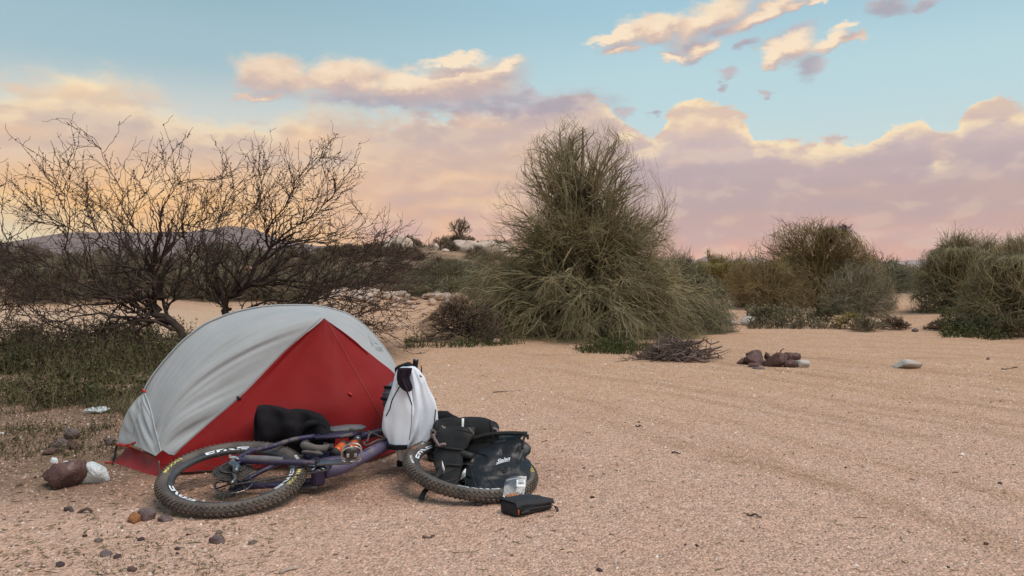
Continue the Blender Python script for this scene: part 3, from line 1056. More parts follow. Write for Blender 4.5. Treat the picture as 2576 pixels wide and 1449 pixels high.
# ---- green-barked twiggy trees and shrubs
def palo(name, base, label, cat, env, seed, n1, n2, n3, n4, m_twig, m_bark, trunk_r=0.09, tips=(0.0042, 0.0028), up=0.02, droop=0.08, split=0.35, group=None, twigL=(0.25, 0.65), m_pale=None, npale=0, pieces=None, depth_k=0.8, brL=(0.5, 1.2), lean=0.0, airy=0.0):
    """env: [(z, left, right)] silhouette half-widths in metres about the base. Limbs rise from the root crown
    and arch out to points inside the envelope; branches and twigs follow, rising high up and drooping low down."""
    r = np.random.default_rng(seed)
    bz = float(hgt(base[0], base[1]))
    b0 = np.array([base[0], base[1], bz])
    rt = root(name, b0, label, cat, group)
    env = np.array(env, dtype=float)
    zmax = env[-1, 0]
    # trunk
    tp = smooth_line([b0 + (0, 0, -0.03), b0 + (0.05, 0, zmax * 0.25), b0 + (-0.06 + lean * 0.4, 0.04, zmax * 0.5), b0 + (lean * 0.8, 0, zmax * 0.78), b0 + (lean, 0, zmax * 0.97)], 12)
    tr = np.linspace(trunk_r, 0.012, 12)
    V, Fs = tubes(tp[None], tr[None], 7)
    part('trunk', V, Fs, m_bark, rt)
    def fit(Q):
        # growth outside the silhouette is slowed down
        d = Q - b0
        zc = np.clip(d[..., 2], 0, zmax)
        lw_, rw_ = np.interp(zc, env[:, 0], env[:, 1]), np.interp(zc, env[:, 0], env[:, 2])
        wx = np.where(d[..., 0] > 0, rw_, lw_) + 0.05
        wy = 0.5 * (lw_ + rw_) * depth_k + 0.05
        q = np.sqrt((d[..., 0] / wx) ** 2 + (d[..., 1] / wy) ** 2)
        k = np.where(q > 1.0, (1.0 + 0.42 * np.maximum(q - 1.0, 0)) / np.maximum(q, 1e-6), 1.0)
        Q[..., 0] = b0[0] + d[..., 0] * k
        Q[..., 1] = b0[1] + d[..., 1] * k
        Q[..., 2] = b0[2] + np.where(d[..., 2] > zmax * 0.9, zmax * 0.9 + 0.5 * (d[..., 2] - zmax * 0.9), d[..., 2])

    # limbs
    wz = np.interp(np.linspace(0, zmax, 40), env[:, 0], env[:, 1] + env[:, 2])
    cz = np.cumsum(wz) / wz.sum()
    z = np.interp(r.random(n1), cz, np.linspace(0, zmax, 40))
    ph = r.uniform(0, 2 * np.pi, n1)
    lw, rw = np.interp(z, env[:, 0], env[:, 1]), np.interp(z, env[:, 0], env[:, 2])
    cx = np.where(np.cos(ph) > 0, rw, lw)
    fr = r.uniform(0.55, 0.92, n1)
    T = b0 + np.stack([np.cos(ph) * cx * fr, np.sin(ph) * 0.5 * (lw + rw) * depth_k * fr, z], -1)
    zs = np.clip(z * r.uniform(0.25, 0.75, n1), 0.02, zmax * 0.9)
    S = np.stack([np.interp(zs, tp[:, 2] - bz, tp[:, j]) for j in range(3)], -1)
    S[:, 2] = zs + bz
    rad = np.linalg.norm((T - S)[:, :2], axis=1)
    Mid = (S + T) / 2
    low = np.clip(1 - z / (zmax * split), 0, 1)
    Mid[:, 2] += 0.16 * rad + low * 0.35 * rad
    Mid[:, :2] += r.normal(0, 0.06, (n1, 2))
    tt = np.linspace(0, 1, 10)[None, :, None]
    L1 = S[:, None] * (1 - tt) ** 2 + 2 * Mid[:, None] * tt * (1 - tt) + T[:, None] * tt ** 2
    L1 += r.normal(0, 0.018, L1.shape) * np.array([0] + [1] * 9)[None, :, None]
    ground_clamp(L1, 0.05)
    fit(L1)
    Ra = np.interp(zs, [0, zmax], [trunk_r * 0.55, 0.012])
    R1 = Ra[:, None] * np.linspace(1, 0.22, 10)[None]
    V, Fs = tubes(L1, R1, 5)
    part('limb', V, Fs, m_bark, rt, True, None, 'stuff')

    def lvl(P, Rr, n, K, L, spread, rmin, jit, outk):
        zz = P[:, :, 2].mean(1) - bz
        lowm = zz < zmax * split
        outp = []
        share = lowm.mean()
        for sel, u_, n_ in ((lowm, -droop, int(n * share)), (~lowm, up, n - int(n * share))):
            if sel.any() and n_ > 0:
                outp.append(sprout(r, P[sel], Rr[sel], n_, K, L, spread, 0.15, 1.0, u_, jit, 0.0, 0.6, rmin, 0.4, 0.3, (b0 + (lean * 0.7, 0, zmax * 0.22), outk * (1.0 if u_ < 0 else 1.5)), 0.0, None, 0.05))
        Q = np.concatenate([o[0] for o in outp])
        return ground_clamp(Q, 0.02), np.concatenate([o[1] for o in outp])

    P2, R2 = lvl(L1, R1, n2, 7, brL, 0.70, tips[0] * 1.25, 0.14, 0.35)
    P3, R3 = lvl(P2, R2, n3, 6, (twigL[0] * 1.1, twigL[1] * 1.2), 0.70, tips[0], 0.13, 0.22)
    P4, R4 = lvl(np.concatenate([P3, to_K(P2, R2, 6)[0]]), np.concatenate([R3, to_K(P2, R2, 6)[1]]), n4, 4, twigL, 0.62, tips[1], 0.08, 0.18)
    for Q in (P2, P3, P4):
        fit(Q)
    if airy:
        keep = r.random(len(P4)) < np.interp((P4[:, 2, 2] - bz) / zmax, [0.42, 0.58], [1.0, airy])
        P4, R4 = P4[keep], R4[keep]
        keep = r.random(len(P3)) < np.interp((P3[:, 2, 2] - bz) / zmax, [0.42, 0.58], [1.0, min(1, airy * 1.7)])
        P3, R3 = P3[keep], R3[keep]
    V, Fs = join([tubes(P2, R2, 4), tubes(P3, R3, 3)])
    part('branch', V, Fs, m_bark if m_pale is None else m_pale, rt, True, None, 'stuff')
    V, Fs = tubes(P4, R4, 3)
    part('crown', V, Fs, m_twig, rt, True, None, 'stuff')
    if npale:
        sel = r.permutation(len(L1))[:max(3, len(L1) // 3)]
        Pp, Rp = sprout(r, L1[sel], R1[sel], npale, 7, (0.4, 1.0), 0.55, 0.4, 1.0, -0.13, 0.14, 0.0, 0.7, tips[0] * 1.5, 0.4, 0.2, (b0, 0.3))
        Pq, Rq = sprout(r, Pp, Rp, npale * 4, 5, (0.15, 0.45), 0.6, 0.15, 1.0, -0.15, 0.15, 0.0, 0.7, tips[0], 0.5, 0.2)
        V, Fs = join([tubes(ground_clamp(Pp), Rp, 4), tubes(ground_clamp(Pq), Rq, 3)])
        part('drooping_branch', V, Fs, M_PALO_PALE, rt, True, 'paler bare drooping branches', 'stuff')
    return rt, b0, r


def clump(rt, c, size, n, mat_, r, name, rad=0.004, L=(0.1, 0.3)):
    """Dense ball of short crooked twigs."""
    c = np.asarray(c)
    p = unit(r.normal(size=(n, 3))) * (r.random((n, 1)) ** 0.4) * np.asarray(size) + c
    d = unit((p - c) / np.asarray(size) + r.normal(0, 0.9, (n, 3)))
    ln = r.uniform(L[0], L[1], (n, 1))
    q = np.stack([p, p + d * ln * 0.5 + r.normal(0, 0.02, (n, 3)), p + unit(d + r.normal(0, 0.5, (n, 3))) * ln], 1)
    V, Fs = tubes(q, np.tile([rad, rad, rad * 0.6], (n, 1)), 3)
    part(name, V, Fs, mat_, rt, True, None, 'stuff')


def build_palos():
    # the large one in the middle
    base = gd(1465, 838)
    Y = base[1]
    px = Y / F
    def env(rows, cu, v0):
        return [((v0 - v) * px, (cu - l) * px, (r_ - cu) * px) for v, l, r_ in rows]
    rows = [(838, 1090, 1740), (800, 1075, 1800), (740, 1110, 1800), (690, 1160, 1750), (640, 1200, 1690), (600, 1285, 1665), (575, 1265, 1655), (535, 1205, 1655), (485, 1240, 1635), (430, 1315, 1600), (380, 1345, 1570), (335, 1370, 1535), (305, 1405, 1495)]
    rt, b0, r = palo('palo_verde_tree', base, 'big olive twiggy palo verde tree in the middle with drooping skirt', 'tree', env(rows, 1462, 838), 31, 150, 1000, 6000, 30000,
                     M_PALO, M_PALO_BARK, 0.11, (0.0036, 0.0023), 0.022, 0.10, 0.36, None, (0.25, 0.7), None, 190, depth_k=0.85, airy=0.24)
    clump(rt, at(1450, 515, Y - 0.1), (0.33, 0.35, 0.40), 900, M_NEST, r, 'tangled_clump', 0.005)
    # grey-green shrub at its right flank and twiggy one at its left
    base = gd(1730, 842)
    px = base[1] / F
    rows = [(842, 1560, 1850), (800, 1560, 1850), (755, 1580, 1835), (715, 1600, 1800), (695, 1640, 1760), (685, 1680, 1720)]
    palo('palo_verde_shrub', base + np.array([0, 1.0, 0]), 'grey green shrub joined to the right flank of the big tree', 'shrub', [((842 - v) * px * 1.05, (1730 - l) * px, (r_ - 1730) * px) for v, l, r_ in rows], 32, 70, 500, 2300, 7500,
         M_PALO_GREY, M_PALO_GREY, 0.05, (0.0048, 0.0036), 0.03, 0.05, 0.4, None, (0.25, 0.65))
    base = gd(1140, 812)
    px = base[1] / F
    palo('palo_verde_shrub', base + np.array([0, 2.2, 0]), 'loose grey green shrub leaning left over the rubble berm', 'shrub', [(0.0, 1.0, 0.9), (0.15, 1.4, 1.0), (0.3, 1.5, 1.0), (0.42, 1.2, 0.8), (0.55, 0.6, 0.5)], 33, 46, 300, 1300, 3600,
         M_PALO_GREY, M_PALO_GREY, 0.05, (0.0052, 0.0040), 0.05, 0.0, 0.2, None, (0.3, 0.7), lean=-0.3)
    # dry brown brush under its left edge
    base = gd(1180, 858)
    palo('dry_brush', base, 'dry purplish brown brush lying under left edge of the big tree', 'shrub', [(0.0, 0.9, 0.4), (0.15, 0.9, 0.45), (0.35, 0.6, 0.4), (0.55, 0.2, 0.2)], 34, 26, 120, 500, 1300, M_SCRUB2, M_MESQ, 0.03, (0.0045, 0.0034), 0.0, 0.02, 0.3, None, (0.15, 0.45), brL=(0.3, 0.6))

    # right-hand trees
    base = gd(2110, 790) + np.array([0, 1.2, 0])
    px = base[1] / F
    rows = [(790, 1900, 2270), (740, 1890, 2275), (690, 1900, 2255), (660, 1930, 2225), (635, 1960, 2195), (610, 1985, 2150), (590, 2000, 2120)]
    rt, b0, r = palo('palo_verde_tree', base, 'olive brown palo verde tree with dark mistletoe knot near its top', 'tree', [((790 - v) * px, (2110 - l) * px, (r_ - 2110) * px) for v, l, r_ in rows], 35, 120, 800, 3300, 9500,
                     M_PALO_WARM, M_PALO_WARM, 0.10, (0.006, 0.0045), 0.03, 0.07, 0.35, None, (0.28, 0.7), None, 60, depth_k=0.7, airy=0.5)
    clump(rt, at(2086, 594, base[1] - 0.3), (0.20, 0.18, 0.20), 700, M_MISTLE, r, 'mistletoe_clump', 0.006, (0.06, 0.16))
    clump(rt, at(2124, 584, base[1] - 0.2), (0.17, 0.15, 0.18), 260, M_MISTLE, r, 'mistletoe_clump', 0.005, (0.06, 0.18))
    base = gd(2185, 806) + np.array([0, 0.5, 0])
    palo('grey_shrub', base, 'pale grey dry shrub in front of the mistletoe tree', 'shrub', [(0.0, 0.7, 0.7), (0.4, 0.75, 0.75), (0.7, 0.6, 0.6), (0.95, 0.35, 0.35), (1.1, 0.15, 0.15)], 36, 40, 240, 900, 2200, M_GREYWOOD, M_GREYWOOD, 0.04, (0.0048, 0.0036), 0.03, 0.06, 0.4, None, (0.2, 0.55), brL=(0.4, 0.8))
    base = gd(1850, 770) + np.array([0, 2.0, 0])
    px = base[1] / F
    rows = [(770, 1780, 1960), (740, 1775, 1970), (715, 1790, 1960), (695, 1810, 1945), (680, 1840, 1910)]
    palo('yellow_shrub', base, 'yellow green bush beside the far pink peak', 'shrub', [((770 - v) * px, (1865 - l) * px, (r_ - 1865) * px) for v, l, r_ in rows], 37, 60, 420, 1700, 5200, M_YELLOW, M_PALO_WARM, 0.05, (0.007, 0.0055), 0.04, 0.0, 0.2, None, (0.2, 0.5))
    base = gd(1960, 795) + np.array([0, 0.9, 0])
    palo('palo_verde_shrub', base, 'low olive shrub between the yellow bush and the mistletoe tree', 'shrub', [(0.0, 1.1, 1.1), (0.5, 1.2, 1.1), (0.9, 0.9, 0.8), (1.25, 0.4, 0.3)], 38, 46, 300, 1100, 3200, M_PALO_WARM, M_PALO_WARM, 0.04, (0.0055, 0.0042), 0.02, 0.05, 0.4, None, (0.2, 0.55), brL=(0.4, 0.9))
    base = gd(2440, 800) + np.array([0, 0.5, 0])
    px = base[1] / F
    rows = [(800, 2375, 2570), (760, 2362, 2590), (700, 2370, 2590), (670, 2390, 2580), (645, 2410, 2550), (630, 2440, 2500)]
    palo('palo_verde_tree', base, 'dark olive palo verde tree right of the sandy gap', 'tree', [((800 - v) * px, (2440 - l) * px, (r_ - 2440) * px) for v, l, r_ in rows], 39, 80, 560, 2300, 6800, M_PALO, M_PALO_BARK, 0.09, (0.0056, 0.0042), 0.03, 0.04, 0.35, None, (0.28, 0.7))
    base = gd(2580, 838)
    px = base[1] / F
    rows = [(838, 2470, 2740), (780, 2455, 2760), (720, 2475, 2760), (680, 2505, 2740), (650, 2545, 2700), (635, 2585, 2650)]
    palo('palo_verde_tree', base, 'palo verde tree cut off by the right edge, nearest of the right group', 'tree', [((838 - v) * px, (2590 - l) * px, (r_ - 2590) * px) for v, l, r_ in rows], 40, 90, 620, 2500, 7500, M_PALO, M_PALO_BARK, 0.09, (0.0050, 0.0038), 0.03, 0.06, 0.4, None, (0.28, 0.7))
    # shrubs far behind the sandy gap
    for k, (u, v, d, w, h_, lb) in enumerate([(2310, 735, 36.0, 2.0, 0.9, 'distant shrub at the end of the sandy gap on the right'), (2200, 740, 30.0, 1.8, 1.2, 'distant shrub half behind the mistletoe tree'), (1740, 720, 34.0, 2.2, 0.45, 'distant grey shrub below the pink peak'), (2050, 700, 36.0, 3.0, 1.5, 'distant shrub behind the mistletoe tree')]):
        p = at(u, v, d)
        palo('shrub', (p[0], d), lb, 'shrub', [(0, w, w), (h_ * 0.4, w * 1.05, w), (h_ * 0.75, w * 0.7, w * 0.7), (h_, w * 0.25, w * 0.25)], 50 + k, 40, 240, 900, 2200, M_PALO_GREY, M_PALO_GREY, 0.04, (0.010, 0.008), 0.05, 0.0, 0.2, 'distant shrubs on the right', (0.3, 0.7))


build_palos()


def build_scrub():
    """Background shrubs on the left and around the rocky rise, each one a thing."""
    spec = [  # u, distance, half width, height, material, label
        (-60, 33, 2.6, 1.9, 'dark scrub bush at the left edge of the picture'),
        (40, 36, 2.4, 1.7, 'dark bush below the left end of the purple hill'),
        (110, 24, 1.9, 1.05, 'olive shrub on the reddish bank at far left'),
        (215, 25, 2.0, 1.15, 'olive shrub second from left along the pale road'),
        (320, 26, 2.1, 1.0, 'olive shrub behind the trunk of the left bare tree'),
        (420, 30, 2.2, 1.15, 'olive shrub between the two bare trees'),
        (505, 27, 1.7, 1.2, 'brown shrub left of the right bare tree'),
        (300, 40, 2.6, 1.55, 'brownish bush in front of the purple hill'),
        (640, 28, 2.0, 1.15, 'olive shrub behind the right bare tree'),
        (730, 30, 2.2, 1.25, 'olive shrub above the tent top'),
        (825, 26, 2.0, 1.1, 'brown olive shrub right of the tent top'),
        (905, 33, 2.3, 0.75, 'dark shrub at the foot of the rocky rise'),
        (985, 27, 1.8, 0.5, 'grey green shrub above the left of the rubble berm'),
        (1060, 25, 1.7, 0.5, 'grey green shrub above the middle of the rubble berm'),
        (560, 44, 3.0, 1.3, 'far brown shrub under the hill crest'),
        (170, 46, 3.2, 1.3, 'far brown shrub under the left of the hill'),
    ]
    mats = [M_SCRUB, M_SCRUB2, M_PALO_GREY, M_SCRUB]
    for k, (u, d, w, h_, lb) in enumerate(spec):
        p = at(u, 700, d)
        mt = mats[k % 4]
        tk = 0.22 * d / 1000
        palo('shrub', (p[0], d), lb, 'shrub', [(0, w * 0.95, w), (h_ * 0.45, w * 1.05, w), (h_ * 0.75, w * 0.75, w * 0.7), (h_, w * 0.25, w * 0.3)], 70 + k, 46, 300, 1100, 2600, mt, M_SCRUB2, 0.05, (tk * 1.5, tk * 1.1), 0.05, 0.03, 0.3, 'scrub behind the camp', (0.22, 0.6), brL=(0.4, 0.9))
    # low cushions over the rocky rise
    r = np.random.default_rng(99)
    for k in range(90):
        x = r.uniform(-14.5, -0.5)
        y = r.uniform(33, 54)
        w = r.uniform(0.35, 0.85)
        h_ = w * r.uniform(0.6, 0.95)
        palo('hill_shrub', (x, y), ('small ' if w < 0.45 else ('round ' if w < 0.6 else 'broad ')) + ('olive', 'brown', 'dark olive')[k % 3] + ' shrub on the rocky rise, ' + ('on its crest' if y > 48 else ('on its slope' if y > 40 else 'at its foot')) + ', ' + ('behind the bare trees' if x < -10.5 else ('left of the dead bush' if x < -4.6 else ('under the dead bush' if x < -2.4 else 'beside the big tree'))), 'shrub', [(0, w, w), (h_ * 0.5, w, w), (h_, w * 0.3, w * 0.3)], 120 + k, 14, 70, 240, 520, (M_SCRUB, M_SCRUB2, M_SCRUB)[k % 3], M_SCRUB2, 0.04, (0.012, 0.009), 0.05, 0.0, 0.2, 'low shrubs on the rocky rise', (0.15, 0.4), brL=(0.12, 0.3))
    x, y = at(1156, 640, 50)[0], 50.0
    palo('dead_bush', (x, y), 'bare reddish dead bush on top of the rocky rise', 'shrub', [(0, 0.5, 0.5), (0.7, 0.9, 0.9), (1.2, 0.6, 0.6), (1.6, 0.2, 0.2)], 150, 20, 90, 200, 300, M_SCRUB2, M_SCRUB2, 0.06, (0.014, 0.011), 0.08, 0.0, 0.1, None, (0.2, 0.4), brL=(0.3, 0.7))


build_scrub()

# ------------------------------------------------------------------ overlays laid onto surfaces
from mathutils.bvhtree import BVHTree


class Skin:
    """A surface on which seams, zips and prints are laid."""
    def __init__(self, V, Fs):
        polys = [list(map(int, f)) for F_ in Fs for f in F_]
        self.b = BVHTree.FromPolygons([tuple(v) for v in np.asarray(V)], polys)

    def hit(self, u, v, lift=0.002):
        r = ray(u, v)
        d = Vector(r).normalized()
        h = self.b.ray_cast(Vector(CAM), d)
        if h[0] is None:
            near = self.b.find_nearest(Vector(at(u, v, 5.0)))
            return np.array(near[0])
        n = h[1] if h[1].dot(d) < 0 else -h[1]
        return np.array(h[0] + n * lift)

    def line(self, pts, n, lift=0.002):
        p = smooth_line([(u, v, 0) for u, v in pts], n)
        return np.array([self.hit(a, b, lift) for a, b, _ in p])

    def decal(self, V2, T, o, ex, ey, lift=0.002):
        """Flat lettering (xy) laid on the surface: pixel origin o, pixel axes ex, ey."""
        out = [self.hit(o[0] + p[0] * ex[0] + p[1] * ey[0], o[1] + p[0] * ex[1] + p[1] * ey[1], lift) for p in V2]
        return np.array(out), [np.asarray(T)]


def fabric(name, c, c2, trans=0.25, rough=0.75, wscale=2.0, bump=0.25, stretch=(1, 1, 1), spec=0.2):
    m = mat(name, c, c2, wscale, rough, bump, 14.0, 0.0, spec, None, 3.0, 0.5, stretch, None, 0.1)
    N = NT(m.node_tree)
    b = N.n['Principled BSDF']
    tr = N.n.new('ShaderNodeBsdfTranslucent')
    tr.inputs['Color'].default_value = (*c[:3], 1)
    mx = N.n.new('ShaderNodeMixShader')
    mx.inputs[0].default_value = trans
    out = N.n['Material Output']
    N.l.new(b.outputs[0], mx.inputs[1])
    N.l.new(tr.outputs[0], mx.inputs[2])
    N.l.new(mx.outputs[0], out.inputs[0])
    return m


M_WHITE_FLY = fabric('white_ripstop', (0.52, 0.54, 0.545), (0.47, 0.49, 0.495), 0.25, 0.55, 2.5, 0.25)
M_RED_FLY = fabric('red_ripstop', (0.28, 0.010, 0.010), (0.235, 0.008, 0.008), 0.18, 0.6, 2.5, 0.25)
M_TUB = fabric('red_floor_fabric', (0.33, 0.008, 0.010), (0.27, 0.007, 0.009), 0.1, 0.4, 3.0, 0.3)
M_SEAM = mat('seam_tape', (0.40, 0.41, 0.41), rough=0.7)
M_REDTRIM = mat('red_trim', (0.50, 0.03, 0.02), rough=0.6)
M_GUY = mat('orange_guyline', (0.42, 0.075, 0.05), rough=0.6)
M_LOGO = mat('grey_print', (0.33, 0.36, 0.37), rough=0.7)
M_POLE = mat('pole_metal', (0.16, 0.10, 0.10), rough=0.35, metallic=0.6)
M_BLACK = mat('black_webbing', (0.012, 0.012, 0.013), (0.02, 0.02, 0.021), 30, 0.75)


def build_tent():
    def onr(u, v):
        r = ray(u, v)
        return CAM + r * (5.712 / (r[1] - 0.40 * r[0]))

    rt = root('dome_tent', (-1.45, 5.05, 0.0), 'white and red dome tent behind the fallen bicycle', 'tent')
    ridge_px = [(364, 984), (378, 958), (399, 928), (428, 893), (461, 858), (510, 819), (547, 801), (584, 787), (625, 777), (666, 770), (718, 767), (768, 767)]
    ridge2_px = [(768, 767), (800, 769), (830, 774), (879, 790), (928, 826), (969, 874), (996, 917), (1024, 980), (1046, 1042), (1060, 1100)]
    Rl = [onr(u, v) for u, v in ridge_px]
    Rr_ = [onr(u, v) for u, v in ridge2_px]
    K, T, E = Rl[0], Rl[-1], Rr_[-1]
    L0 = at(293, 1121, 4.76)
    L1 = at(318, 1040, 4.78)
    A = at(815, 800, 4.98)
    C = at(438, 1145, 4.47)
    Cn = at(391, 1147, 4.45)
    foot = gd(403, 1200)

    def wrinkle(S, seed, amp, fu, fv, skew=0.0):
        nv, nu, _ = S.shape
        uu, vv = np.meshgrid(np.linspace(0, 1, nu), np.linspace(0, 1, nv))
        q = np.stack([uu * fu, (vv + skew * uu) * fv, uu * 0], -1)
        w = vnoise(q, 1.0, seed, 3)
        w = np.sign(w) * np.abs(w) ** 0.8
        du = np.gradient(S, axis=1)
        dv = np.gradient(S, axis=0)
        n = unit(np.cross(du, dv) + 1e-9)
        edge = np.minimum(1, 6 * np.minimum(np.minimum(uu, 1 - uu), np.minimum(vv, 1 - vv)))
        return S + n * (amp * w * edge)[..., None]

    # white front panel, from the ridge down to the diagonal seam
    S = coons(Rl, [Cn, at(409, 1141, 4.45), C], [K, at(386, 1060, 4.60), Cn], [T, at(790, 782, 5.08), A, at(720, 880, 4.85), at(610, 993, 4.70), at(520, 1070, 4.58), C], 90, 90)
    n_out = np.array([-0.25, -0.93, 0.3])
    uu, vv = np.meshgrid(np.linspace(0, 1, 90), np.linspace(0, 1, 90))
    S = S + (0.05 * np.sin(np.pi * uu) * np.sin(np.pi * vv))[..., None] * n_out
    S = wrinkle(S, 3, 0.013, 3.5, 26.0, 0.35)
    S = wrinkle(S, 13, 0.004, 9.0, 60.0, 0.3)
    Vw, Fw = grid_mesh(S)
    part('fly_panel', Vw, Fw, M_WHITE_FLY, rt)
    # white right panel
    low = [A, at(862, 836, 5.04), at(896, 862, 5.10), at(950, 905, 5.17), at(996, 944, 5.24), at(1040, 1010, 5.36), E]
    S = coons(Rr_, low, [T, at(790, 782, 5.08), A], [E, E + 0.001], 60, 26)
    S = wrinkle(S, 5, 0.008, 5.0, 12.0, 0.4)
    Vr, Fr = grid_mesh(S)
    part('fly_panel', Vr, Fr, M_WHITE_FLY, rt)
    # red door panel
    left = [A, at(720, 880, 4.85), at(610, 993, 4.70), at(520, 1070, 4.58), C, at(420, 1172, 4.45), foot + (0, 0.01, 0.02)]
    bot = [foot + (0, 0.01, 0.02), gd(470, 1196) + (0, 0, .02), gd(545, 1190) + (0, 0, .02), gd(730, 1181) + (0, 0, .02), gd(912, 1167) + (0, 0, .02), gd(1000, 1140) + (0, 0, .02), E]
    S = coons([A, A + 0.0005], bot, left, low, 70, 80)
    uu, vv = np.meshgrid(np.linspace(0, 1, 70), np.linspace(0, 1, 80))
    S = S + (0.03 * np.sin(np.pi * uu) * np.sin(np.pi * vv))[..., None] * np.array([0.1, 0.9, -0.2])
    S = wrinkle(S, 8, 0.016, 10.0, 6.0, 0.8)
    S = wrinkle(S, 18, 0.004, 26.0, 9.0, 0.6)
    Vd, Fd = grid_mesh(S)
    part('door_panel', Vd, Fd, M_RED_FLY, rt, True, 'red triangular door panel')
    # shaded end panel
    S = coons([K, K + 0.0005], [L0, at(329, 1117, 4.66), at(360, 1131, 4.53), Cn], [K, at(338, 1010, 4.79), L1, at(302, 1085, 4.77), L0], [K, at(386, 1060, 4.60), Cn], 36, 40)
    S = wrinkle(S, 11, 0.012, 5.0, 22.0, -0.8)
    Ve, Fe = grid_mesh(S)
    part('end_panel', Ve, Fe, M_WHITE_FLY, rt)
    # far side
    bk = [np.array([-2.28, 5.28, 0.06]), np.array([-1.75, 5.70, 0.05]), np.array([-1.1, 5.92, 0.05]), np.array([-0.72, 5.75, 0.05])]
    S = coons(Rl + Rr_[1:], bk, [K, (K + bk[0]) / 2 + (0, 0.05, 0.04), bk[0]], [E, (E + bk[-1]) / 2, bk[-1]], 60, 24)
    Vb, Fb = grid_mesh(S)
    part('rear_panel', Vb, Fb, M_WHITE_FLY, rt)
    S = coons([K, K + 0.0005], [L0, bk[0]], [K, L1, L0], [K, (K + bk[0]) / 2, bk[0]], 14, 20)
    Vb2, Fb2 = grid_mesh(S)
    part('rear_panel', Vb2, Fb2, M_WHITE_FLY, rt)
    # tub floor
    t0, t1 = gd(287, 1164), foot
    top0, top1 = at(322, 1122, 4.80), at(394, 1152, 4.50)
    S = coons([top0, at(358, 1136, 4.66), top1], [t0, gd(345, 1188) + (0, .02, 0), t1], [top0, at(304, 1144, 4.77), t0], [top1, at(399, 1176, 4.45), t1], 24, 10)
    S = wrinkle(S, 4, 0.004, 6.0, 3.0)
    Vt, Ft = grid_mesh(S)
    part('floor_tub', Vt, Ft, M_TUB, rt)
    S = coons([top1, at(560, 1150, 4.62), at(900, 1130, 4.95), E + (0, .05, .08)], [t1 + (0, .03, .003), gd(545, 1187) + (0, .05, .003), gd(912, 1160) + (0, .05, .003), E + (0, .05, -.02)], [top1, t1 + (0, .03, 0.003)], [E + (0, .05, .08), E + (0, .05, -.02)], 24, 6)
    part('floor_tub', *grid_mesh(S), M_TUB, rt)
    # seams, sleeves and zip laid on the panels
    kw, kd, kr, ke = Skin(Vw, Fw), Skin(Vd, Fd), Skin(Vr, Fr), Skin(Ve, Fe)
    seam = kw.line([(366, 990), (380, 1030), (393, 1085), (402, 1120), (406, 1139)], 14, 0.003)
    part('pole_sleeve', *tubes(seam[None], np.full((1, 14), 0.0045), 6), M_SEAM, rt)
    rl = smooth_line(Rl + Rr_[1:], 70) + np.array([-0.004, -0.012, 0.0])
    part('ridge_pole', *tubes(rl[None], np.full((1, 70), 0.0055), 6), M_WHITE_FLY, rt)
    for pts in ([(812, 803), (720, 882), (612, 992), (525, 1068), (442, 1142)],):
        ln = kw.line([(u - 4, v - 3) for u, v in pts], 30, 0.003)
        part('seam', *tubes(ln[None], np.full((1, 30), 0.0022), 4), M_SEAM, rt)
    ln = ke.line([(360, 992), (348, 1040), (334, 1095), (330, 1112)], 12, 0.003)
    part('seam', *tubes(ln[None], np.full((1, 12), 0.0022), 4), M_SEAM, rt)
    zp = kd.line([(822, 808), (870, 893), (922, 985), (972, 1075)], 30, 0.004)
    part('door_zip', *tubes(zp[None], np.full((1, 30), 0.0016), 5), M_GUY, rt)
    flap = kd.line([(826, 812), (862, 838), (896, 866), (925, 892)], 16, 0.006)
    part('zip_flap', *tubes(flap[None], np.concatenate([np.linspace(.002, .008, 10), np.linspace(.008, .003, 6)])[None], 6), M_RED_FLY, rt)
    # toggles and tabs
    for sk, u, v, m_ in ((kd, 602, 1003, M_BLACK), (kd, 880, 993, M_REDTRIM), (kw, 366, 985, M_REDTRIM)):
        p = sk.hit(u, v, 0.008)
        part('toggle', *tube([p + (-0.012, 0, 0.012), p, p + (0.016, 0, -0.006)], [0.004, 0.009, 0.003], 8, 7), m_, rt)
    # red corner tab, webbing, stake and cords
    tabp = [at(391, 1147, 4.44), at(409, 1132, 4.42), at(436, 1150, 4.44), at(430, 1168, 4.42), at(396, 1166, 4.42)]
    part('corner_tab', np.array(tabp + [np.mean(tabp, 0)]), [np.array([[0, 1, 5], [1, 2, 5], [2, 3, 5], [3, 4, 5], [4, 0, 5]])], M_RED_FLY, rt)
    part('pole_leg', *tube([foot + (0, 0.005, 0.0), at(399, 1158, 4.42)], 0.0055, 6, 8), M_POLE, rt)
    for pts, r_, m_ in (([L0, at(290, 1140, 4.74), at(284, 1168, 4.72)], 0.006, M_BLACK), ([L0 + (0.02, -.02, 0.004), at(322, 1120, 4.66), at(340, 1112, 4.62)], 0.005, M_REDTRIM), ([gd(287, 1168) + (0, 0, .01), gd(264, 1166) + (0, 0, .008)], 0.005, M_REDTRIM), ([L0 + (0, 0, .004), at(306, 1118, 4.72), at(330, 1126, 4.66)], 0.006, M_REDTRIM)):
        part('webbing', *tube(pts, r_, 10, 6), m_, rt)
    part('stake', *tube([gd(285, 1171) + (0, 0, .0), gd(285, 1171) + (-.01, 0, .07)], 0.004, 4, 6), M_POLE, rt)
    # faint grey print on the right panel
    c4 = lambda x, y: (856.2 + x * 0.1235, 817.9 + y * 0.1235)
    lg = [(560, 205), (610, 245), (640, 275), (700, 330), (780, 408), (740, 385), (710, 365), (685, 365), (665, 385), (670, 440), (640, 400), (610, 330)]
    pts = [kr.hit(*c4(x, y), 0.003) for x, y in lg]
    tri = [[0, 1, 11], [1, 2, 11], [2, 10, 11], [2, 3, 8], [2, 8, 10], [8, 9, 10], [3, 7, 8], [3, 6, 7], [3, 4, 6], [4, 5, 6]]
    part('logo', np.array(pts), [np.array(tri)], M_LOGO, rt)
